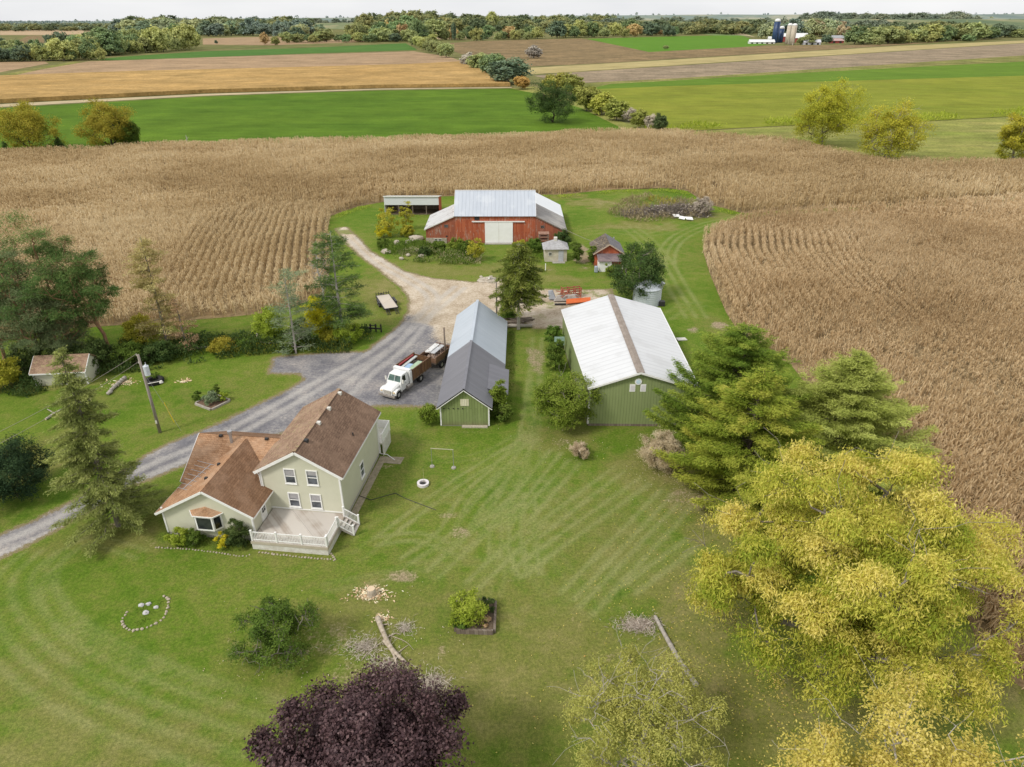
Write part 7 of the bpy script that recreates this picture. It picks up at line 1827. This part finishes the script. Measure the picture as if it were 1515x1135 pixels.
LM_WILLOW = M_leaf('willow_leaf', [(.1, (.14, .165, .015)), (.5, (.31, .31, .03)), (.9, (.52, .46, .06))], .35, .1)
# single field trees
def field(name, label, px, base, w, top, lm, bark, seed, n=52, **kw):
    x, y = G(px, base); h = hgt(x, y, top); d = depth(x, y, h / 2); rx = w / 2 * d / FOC
    rz = h * .5
    a = dict(lobes=34, ncl=9, nleaf=n, L=.45, W=.24, lobe_f=.3, cl_f=.44, up=.5, droop=.3, bottom=-.92, bare=6, first=.03, hgrad=.35, fr=(.45, .98)); a.update(kw)
    put_tree(name, label, decid(seed, (rx, rx * .9, rz), h - rz, .35, **a), lm, bark, x, y)
field('field_tree', 'yellow-green twin-stemmed tree at the left edge of the hay field', 47, 222, 92, 150, LM_GINK, BARK_DARK, 601)
field('field_tree', 'olive tree with a leaning crown beside the corn, second from the left edge', 166, 217, 78, 151, LM_GINK, BARK_DARK, 602)
field('small_tree', 'low green tree leaning on the foot of the olive field tree', 190, 216, 34, 176, LM_GREEN, BARK_DARK, 603)
field('elm_tree', 'dark round tree alone in the corner of the hay field', 818, 181, 74, 120, LM_DARK, BARK_DARK, 604)
field('willow_tree', 'tall dense yellow-green tree beyond the corn, left of three', 1216, 216, 92, 118, LM_WILLOW, BARK_GREY, 605, 70)
field('willow_tree', 'loose yellow tree with visible grey stems beyond the corn, middle of three', 1312, 237, 92, 152, LM_WILLOW, BARK_PALE, 606, 48, bare=20)
field('willow_tree', 'pale yellow tree at the right edge beyond the corn', 1496, 238, 56, 163, LM_WILLOW, BARK_PALE, 607, 46, bare=14)
x, y = G(10, 226); put_tree('spruce_tree', 'tiny dark spruce at the left edge before the yellow-green field tree', conifer(610, 3.6, .1, 1.7, .1, .5, 8, .1, .5, 6, (.45, .14), 1.0, gap=.02), LM_PINE_D, BARK_DARK, x, y)
x, y = G(88, 221); put_tree('spruce_tree', 'tiny dark spruce between the two field trees at left', conifer(611, 4.3, .1, 2.0, .1, .5, 8, .1, .5, 6, (.45, .14), 1.0, gap=.02), LM_PINE_D, BARK_DARK, x, y)
o = MB().tube([(0, 0, 0), (.2, 0, 1.6), (.1, 0, 2.9)], [.25, .16, .08], 7).tube([(.2, 0, 1.6), (.9, .1, 2.3)], [.1, .04], 5).build('dead_stump', BARK_PALE); o.location = (*G(277, 213), 0); props(o, 'pale broken dead trunk at the edge of the hay field', 'dead tree')
# hedge running back from the corn
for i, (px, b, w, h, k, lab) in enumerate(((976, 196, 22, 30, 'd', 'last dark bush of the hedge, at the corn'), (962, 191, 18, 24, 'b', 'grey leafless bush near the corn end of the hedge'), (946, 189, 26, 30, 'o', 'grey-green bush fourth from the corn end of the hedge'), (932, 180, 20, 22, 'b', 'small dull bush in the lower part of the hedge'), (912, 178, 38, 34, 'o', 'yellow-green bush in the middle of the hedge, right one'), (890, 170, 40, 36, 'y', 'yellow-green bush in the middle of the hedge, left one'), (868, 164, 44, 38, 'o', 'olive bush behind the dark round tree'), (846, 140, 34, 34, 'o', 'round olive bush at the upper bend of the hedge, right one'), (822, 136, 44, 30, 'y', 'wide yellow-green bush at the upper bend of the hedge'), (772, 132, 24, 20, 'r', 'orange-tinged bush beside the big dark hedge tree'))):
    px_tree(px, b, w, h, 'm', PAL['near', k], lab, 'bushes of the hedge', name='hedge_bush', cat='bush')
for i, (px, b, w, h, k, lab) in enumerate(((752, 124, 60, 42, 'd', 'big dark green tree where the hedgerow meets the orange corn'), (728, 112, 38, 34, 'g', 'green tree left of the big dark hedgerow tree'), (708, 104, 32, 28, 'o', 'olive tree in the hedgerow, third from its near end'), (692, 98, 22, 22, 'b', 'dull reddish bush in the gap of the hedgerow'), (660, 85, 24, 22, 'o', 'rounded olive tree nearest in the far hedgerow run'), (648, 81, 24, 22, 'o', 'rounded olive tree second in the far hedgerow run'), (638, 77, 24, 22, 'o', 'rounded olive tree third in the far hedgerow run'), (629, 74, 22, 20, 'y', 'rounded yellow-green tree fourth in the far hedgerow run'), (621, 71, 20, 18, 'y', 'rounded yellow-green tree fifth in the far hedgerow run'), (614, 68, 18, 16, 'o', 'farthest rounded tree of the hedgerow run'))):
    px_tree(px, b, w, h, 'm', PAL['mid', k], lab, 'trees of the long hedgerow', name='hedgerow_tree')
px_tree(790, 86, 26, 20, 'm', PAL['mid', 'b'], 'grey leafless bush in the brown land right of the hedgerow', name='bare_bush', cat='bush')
px_tree(985, 73, 8, 6, 'm', PAL['mid', 'o'], 'lone small bush at the near edge of the bright green wheat', name='bush', cat='bush')
# tree lines: (label, group, lod, haze, [x0, base0, x1, base1], count, width, height, palette string)
LINES = [
 ('tree in the thin belt on the far left plain', 'belt on the far left plain', 'f', 'far', (-10, 46, 170, 44.5), 22, 14, 9, 'gdyo'),
 ('tree of the back belt behind the left wood', 'back belt behind the left wood', 'f', 'hazy', (230, 41, 560, 40), 30, 16, 13, 'gdog'),
 ('tree on the wooded rise left of the skyline houses', 'wooded rise on the skyline', 'f', 'far', (560, 41, 720, 39), 20, 18, 17, 'gdoyg'),
 ('tree on the skyline right of the white houses', 'skyline trees right of the houses', 'f', 'far', (720, 41, 900, 40), 24, 18, 16, 'gydog'),
 ('tree in the hazy belt behind the orange row', 'hazy belt behind the orange row', 'f', 'hazy', (860, 42, 1130, 41), 28, 18, 14, 'gdog'),
 ('tree in the hazy wood behind the silo farm', 'hazy wood behind the silo farm', 'f', 'hazy', (1120, 47, 1300, 45), 20, 20, 15, 'gdoy'),
 ('tree on the hazy rise at the right skyline', 'hazy rise at the right skyline', 'f', 'hazy', (1190, 38.5, 1440, 38), 40, 18, 17, 'gdrgd'),
 ('tree in the row at the left edge behind the tan stubble', 'trees of the left row', 'f', 'mid', (-20, 91, 150, 88), 20, 26, 30, 'gyoogdyo'),
 ('taller tree behind the row at the left edge', 'dark trees behind the left row', 'f', 'mid', (-10, 82, 90, 78), 8, 24, 28, 'dgdg'),
 ('tree in the grove at the end of the narrow green field', 'trees of the left grove', 'f', 'mid', (120, 84, 285, 72), 24, 28, 34, 'gyyogydo'),
 ('tree in the back of the grove beyond the narrow green field', 'back trees of the left grove', 'f', 'mid', (130, 72, 265, 64), 14, 26, 24, 'gdoyg'),
 ('tree of the wide wood on the left skyline', 'trees of the left wood, front', 'f', 'far', (172, 52, 470, 54), 34, 24, 22, 'dogdgygo'),
 ('green tree in the back of the left wood', 'trees of the left wood, back', 'f', 'far', (190, 46, 455, 44), 28, 22, 18, 'dgogyr'),
 ('bush in the row along the far side of the narrow green field', 'bushes along the narrow green field', 'f', 'mid', (425, 63, 625, 61), 20, 22, 18, 'oygogd'),
 ('tree of the middle wood above the narrow green field', 'trees of the middle wood', 'f', 'mid', (530, 60, 640, 60), 14, 28, 30, 'gybogdor'),
 ('tree on the skyline of the middle wood', 'skyline trees of the middle wood', 'f', 'far', (535, 46, 640, 44), 14, 22, 24, 'gygdo'),
 ('tree in the hedge row behind the brown weedy field', 'row behind the brown weedy field', 'f', 'mid', (645, 60, 800, 58), 18, 20, 20, 'gogydor'),
 ('tree by the white houses on the skyline', 'trees by the skyline houses', 'f', 'far', (640, 47, 800, 45), 20, 20, 18, 'gdygo'),
 ('tree in the mixed autumn row beyond the bright green wheat', 'orange autumn row', 'f', 'mid', (820, 56, 1000, 53), 24, 20, 22, 'rogyrdyogd'),
 ('green tree behind the orange autumn row', 'trees behind the orange row', 'f', 'far', (800, 48, 1010, 46), 20, 20, 16, 'gdgog'),
 ('tree in the dark row left of the blue silos', 'row left of the silos', 'f', 'far', (1010, 50, 1130, 50), 16, 22, 18, 'gdgoog'),
 ('tree behind the red farm with silos', 'trees behind the silo farm', 'f', 'far', (1140, 56, 1260, 54), 16, 24, 24, 'dgogyr'),
 ('tree in the long belt right of the silo farm', 'belt right of the silo farm', 'f', 'mid', (1265, 65, 1440, 60), 26, 26, 22, 'oggyoyog'),
 ('tree in the back of the long belt right of the silo farm', 'back of the right belt', 'f', 'far', (1240, 54, 1430, 52), 24, 24, 18, 'ggdogd'),
 ('tree at the right end of the belt by the stubble', 'right end of the belt', 'f', 'mid', (1430, 60, 1525, 54), 10, 26, 18, 'dogd'),
]
STUFF = ('back belt', 'belt on the far', 'wooded rise', 'skyline trees', 'hazy', 'trees by the skyline', 'trees behind the orange', 'trees of the left wood, back', 'back of the right', 'row left of the silos')
def wood_mass(label, items, pal):
    """a distant row that reads as one mass: every tree its own size, tone and place, one mesh"""
    VV, FF, vv = [], [], []; nb = 0
    for x, y, w, h in items:
        tm, cm = rf.choice(FAR); n = len(cm.vertices); V = np.empty(n * 3, np.float32); cm.vertices.foreach_get('co', V); V = V.reshape(-1, 3).astype(float)
        top = V[:, 2].max(); a = rf.uniform(0, 6.28); c, s_ = math.cos(a), math.sin(a)
        X = (V[:, 0] * c - V[:, 1] * s_) * w / 2 + x; Y = (V[:, 0] * s_ + V[:, 1] * c) * w / 2 + y
        VV.append(np.stack([X, Y, V[:, 2] * h / top], 1)); FF.append(np.arange(n).reshape(-1, 4) + nb); nb += n
        q = np.empty(n // 4, np.float32); cm.attributes['v'].data.foreach_get('value', q); vv.append(np.clip(q * .55 + rf.uniform(0, .45), 0, 1))
    o = link_mesh('far_wood', np_mesh('far_wood', np.concatenate(VV), np.concatenate(FF), np.concatenate(vv)), pal)
    return props(o, label, 'woodland', kind='stuff')
LM_MASS = {'far': M_leaf('mixed_far_leaves', [(.1, (.075, .105, .065)), (.45, (.145, .18, .09)), (.7, (.25, .26, .11)), (.9, (.36, .32, .13)), (1, (.38, .25, .10))], .2, 0), 'hazy': M_leaf('mixed_hazy_leaves', [(.1, (.12, .155, .125)), (.5, (.17, .205, .145)), (.9, (.25, .26, .17)), (1, (.30, .26, .16))], .2, 0)}  # hazy set has distance haze painted in as paler, greyer leaves
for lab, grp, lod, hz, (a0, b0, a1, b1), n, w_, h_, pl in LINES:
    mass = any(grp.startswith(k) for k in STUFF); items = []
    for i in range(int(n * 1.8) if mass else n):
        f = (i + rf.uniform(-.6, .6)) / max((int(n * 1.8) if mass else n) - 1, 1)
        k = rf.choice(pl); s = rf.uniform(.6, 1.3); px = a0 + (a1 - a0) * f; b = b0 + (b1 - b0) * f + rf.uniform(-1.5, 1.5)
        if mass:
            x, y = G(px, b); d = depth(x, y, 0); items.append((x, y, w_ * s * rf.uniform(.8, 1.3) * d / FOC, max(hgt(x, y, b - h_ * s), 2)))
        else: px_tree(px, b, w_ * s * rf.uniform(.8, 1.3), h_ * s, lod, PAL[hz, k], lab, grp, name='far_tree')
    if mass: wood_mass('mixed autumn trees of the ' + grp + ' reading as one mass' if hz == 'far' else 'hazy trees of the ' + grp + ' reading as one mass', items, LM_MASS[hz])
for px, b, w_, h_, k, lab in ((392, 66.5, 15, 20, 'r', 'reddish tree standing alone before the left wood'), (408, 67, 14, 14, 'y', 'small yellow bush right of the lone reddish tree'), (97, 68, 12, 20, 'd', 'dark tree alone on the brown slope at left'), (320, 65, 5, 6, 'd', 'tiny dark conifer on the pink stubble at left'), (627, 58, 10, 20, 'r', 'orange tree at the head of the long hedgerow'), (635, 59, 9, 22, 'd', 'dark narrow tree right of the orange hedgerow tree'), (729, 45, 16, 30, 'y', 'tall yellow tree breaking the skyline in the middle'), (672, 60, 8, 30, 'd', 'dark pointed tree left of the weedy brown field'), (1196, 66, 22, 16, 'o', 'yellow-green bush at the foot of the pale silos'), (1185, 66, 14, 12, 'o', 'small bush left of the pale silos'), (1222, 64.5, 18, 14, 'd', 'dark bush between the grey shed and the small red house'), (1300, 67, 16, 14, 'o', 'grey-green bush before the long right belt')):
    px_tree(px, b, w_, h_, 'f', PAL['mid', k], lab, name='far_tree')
# woods too far to count
def far_wood(label, regions, seed, pal, zf=None):
    r = np.random.default_rng(seed); VV, VA = [], []
    for px0, py0, px1, py1, wid, n, hm in regions:
        f = r.random(n); px = px0 + (px1 - px0) * f; py = py0 + (py1 - py0) * f
        x = np.zeros(n); y = np.zeros(n); zb = np.zeros(n)
        for i in range(n): x[i], y[i] = G(px[i], py[i])
        y = y + r.normal(0, wid, n); x = x + r.normal(0, 20, n)
        tone = r.random(n); zb = np.array([zf(a, b) for a, b in zip(x, y)]) if zf else zb; H_ = hm * r.uniform(.6, 1.15, n)
        for q in range(16):
            d = unit(r.normal(0, 1, (n, 3))); d[:, 2] = np.abs(d[:, 2])
            P = np.stack([x, y, zb + H_ * .25], 1) + d * np.stack([H_ * .45, H_ * .45, H_ * .6], 1)
            D = unit(r.normal(0, 1, (n, 3))); Nn = unit(d + r.normal(0, .4, (n, 3)))
            V, F = leaf_quads(P - D * (H_ * .25)[:, None], D, Nn, H_ * .55, H_ * .45)
            VV.append(V); VA.append(np.clip(tone * .7 + .3 * r.random(n), 0, 1))
    V = np.concatenate(VV); o = link_mesh('far_wood', np_mesh('far_wood', V, np.arange(len(V)).reshape(-1, 4), np.concatenate(VA)), pal)
    return props(o, label, 'woodland', kind='stuff')
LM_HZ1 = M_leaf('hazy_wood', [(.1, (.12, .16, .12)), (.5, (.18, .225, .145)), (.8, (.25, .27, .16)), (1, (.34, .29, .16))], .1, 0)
LM_HZ2 = M_leaf('haze_blue_wood', [(.1, (.17, .22, .225)), (.5, (.215, .265, .25)), (.9, (.27, .30, .26))], .1, 0)  # both wood colours have distance haze painted in, this one bluer
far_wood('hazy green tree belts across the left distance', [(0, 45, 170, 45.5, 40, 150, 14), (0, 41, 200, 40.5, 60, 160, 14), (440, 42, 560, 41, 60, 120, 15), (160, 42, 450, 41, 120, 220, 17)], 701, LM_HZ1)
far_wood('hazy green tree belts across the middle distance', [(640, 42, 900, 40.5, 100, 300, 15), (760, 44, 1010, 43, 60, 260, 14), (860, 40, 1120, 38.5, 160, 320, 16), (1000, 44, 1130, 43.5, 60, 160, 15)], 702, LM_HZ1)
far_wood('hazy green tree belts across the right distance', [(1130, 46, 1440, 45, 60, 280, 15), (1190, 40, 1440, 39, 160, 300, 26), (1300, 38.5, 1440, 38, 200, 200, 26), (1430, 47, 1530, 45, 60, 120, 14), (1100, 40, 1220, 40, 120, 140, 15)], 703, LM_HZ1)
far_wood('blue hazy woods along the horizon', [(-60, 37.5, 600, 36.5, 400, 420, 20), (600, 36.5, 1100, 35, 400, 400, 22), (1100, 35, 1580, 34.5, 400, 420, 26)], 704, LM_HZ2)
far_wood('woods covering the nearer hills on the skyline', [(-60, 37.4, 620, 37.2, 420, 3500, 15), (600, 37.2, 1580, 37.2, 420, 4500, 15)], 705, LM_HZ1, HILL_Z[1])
far_wood('haze-tinted blue woods covering the farthest hills on the skyline', [(-60, 34.2, 620, 34.2, 700, 2200, 20), (600, 34.2, 1580, 34.2, 700, 3000, 20)], 706, LM_HZ2, HILL_Z[0])

# ------------------------------------------------------------------ far farm with silos
BLUE = M_ribs('silo_blue', (.028, .055, .13), (.04, .075, .165), 1.6, .4, axis='h', streak=.1)
STAVE = M_plain('silo_stave', (.56, .50, .41), (.46, .40, .32), .4, .9, fine=.15)
WFAR = M_plain('far_white', (.74, .74, .74), (.66, .66, .66), .5, .6); RFAR = M_plain('far_red', (.36, .075, .065), (.28, .055, .05), .5, .8); GFAR = M_plain('far_grey_roof', (.30, .31, .33), (.38, .39, .41), .5, .7)
LILAC = M_plain('far_pale_shed', (.58, .57, .62), (.50, .50, .54), .5, .6)
def silo(px, base, top, wpx, mat, cap, label):
    x, y = G(px, base); d = depth(x, y, 10); r = wpx / 2 * d / FOC; h = hgt(x, y, top)
    t = thing('silo', label, 'silo', (x, y))
    MB().lathe([(r, 0), (r, h - r * .9)], 24).build('wall', mat, t, smooth=True)
    MB().lathe([(r * 1.02, h - r * .9), (r * .96, h - r * .55), (r * .7, h - r * .2), (r * .3, h)], 24).build('dome', cap, t, smooth=True)
    hp = MB()
    for i in range(1, int(h / 2.2)): hp.lathe([(r * 1.003, i * 2.2 - .09), (r * 1.02, i * 2.2), (r * 1.003, i * 2.2 + .09)], 24)
    hp.build('hoop', mat, t)
    MB().box(-.5, .5, -r - .6, -r + .1, 0, h - r).build('chute', mat, t)
silo(1145.5, 63.5, 27.5, 9, BLUE, WFAR, 'tall dark blue silo with white cap at the far farm')
silo(1153.5, 63, 38.5, 8, BLUE, WFAR, 'shorter dark blue silo right of the tall blue one')
silo(1164.5, 65.5, 34.3, 7.5, STAVE, WFAR, 'beige domed silo, left one of the pale pair')
silo(1171.0, 66.8, 34.6, 7.5, STAVE, WFAR, 'beige domed silo, right one of the pale pair')
def far_house(px0, px1, base, eave, ridge, wall, roof, label, name='farm_building', cat='barn', dep=10, doors=0):
    x0, y = G(px0, base); x1, _ = G(px1, base); W_ = x1 - x0; he = hgt(x0, y, eave); hr = hgt(x0, y + dep / 2, ridge); hr = max(hr, he + .8)
    t = thing(name, label, cat, (x0, y))
    MB().prism([(0, 0, 0), (0, dep, 0), (0, dep, he), (0, dep / 2, hr - .1), (0, 0, he)], (W_, 0, 0)).build('wall', wall, t)
    s = (hr - he) / (dep / 2)
    MB().slab([(-.5, dep / 2, hr), (-.5, -.6, he - .6 * s + .1), (W_ + .5, -.6, he - .6 * s + .1), (W_ + .5, dep / 2, hr)], .2).build('roof', roof, t)
    MB().slab([(-.5, dep + .6, he - .6 * s + .1), (-.5, dep / 2 + .01, hr), (W_ + .5, dep / 2 + .01, hr), (W_ + .5, dep + .6, he - .6 * s + .1)], .2).build('roof', roof, t)
    for i in range(doors):
        u = W_ * (i + .5) / doors; MB().box(u - W_ / doors * .18, u + W_ / doors * .18, -.12, .1, .05, he * .72).build('door', BLACK, t)
    return t
far_house(1174, 1194.5, 63.6, 56, 49.2, RFAR, WFAR, 'red barn with white roof at the far silo farm', dep=16)
far_house(1154, 1165, 62, 54, 49.5, RFAR, WFAR, 'red barn end behind the pale silos at the far farm', dep=14)
far_house(1109, 1146, 64.8, 62.2, 58.6, WFAR, WFAR, 'long low white shed left of the blue silos', doors=5)
far_house(1136.5, 1141, 60, 57, 54, WFAR, WFAR, 'small white building against the tall blue silo', dep=5)
far_house(1189, 1214, 66.3, 62.6, 58.6, LILAC, LILAC, 'pale grey open shed right of the red far barn', doors=3)
far_house(1229, 1248, 64, 60.3, 57, RFAR, M_plain('pale_red_roof', (.50, .36, .34), (.42, .29, .27), .5), 'low red far house with pale red roof', 'farm_house', 'house', doors=2)
far_house(1231, 1250, 58, 56, 52.5, LILAC, GFAR, 'grey-roofed far house behind the low red one', 'farm_house', 'house')
far_house(1263, 1283, 35.6, 33.6, 31, RFAR, WFAR, 'distant red and white barn on the right skyline', dep=30)
far_house(1233, 1246, 35.5, 33.5, 31.6, WFAR, WFAR, 'distant white shed left of the red skyline barn', dep=25)
far_house(1298, 1316, 35.2, 32.8, 31, LILAC, LILAC, 'distant pale shed right of the red skyline barn', dep=30)
silo(1319, 35.4, 26.5, 3.4, WFAR, WFAR, 'distant white silo on the right skyline, left one')
silo(1324, 35.4, 25.2, 3.8, WFAR, WFAR, 'distant white silo on the right skyline, right one')
silo(1295.5, 35.4, 29, 3, STAVE, WFAR, 'distant beige silo on the right skyline')
for px, b, w_, h_, lab in ((630, 34.5, 10, 8, 'leftmost'), (660, 30.5, 10, 5, 'second'), (711, 33, 6, 7, 'third'), (753, 32.5, 8, 4.5, 'rightmost')):
    far_house(px - w_ / 2, px + w_ / 2, b, b - h_ * .6, b - h_, WFAR, GFAR if h_ < 6 else WFAR, f'white house among the skyline trees, {lab} of four', 'skyline_house', 'house', dep=25)
far_house(640, 672, 38, 36.6, 35.4, LILAC, WFAR, 'long low white building below the skyline houses', 'long_shed', 'building', dep=25)
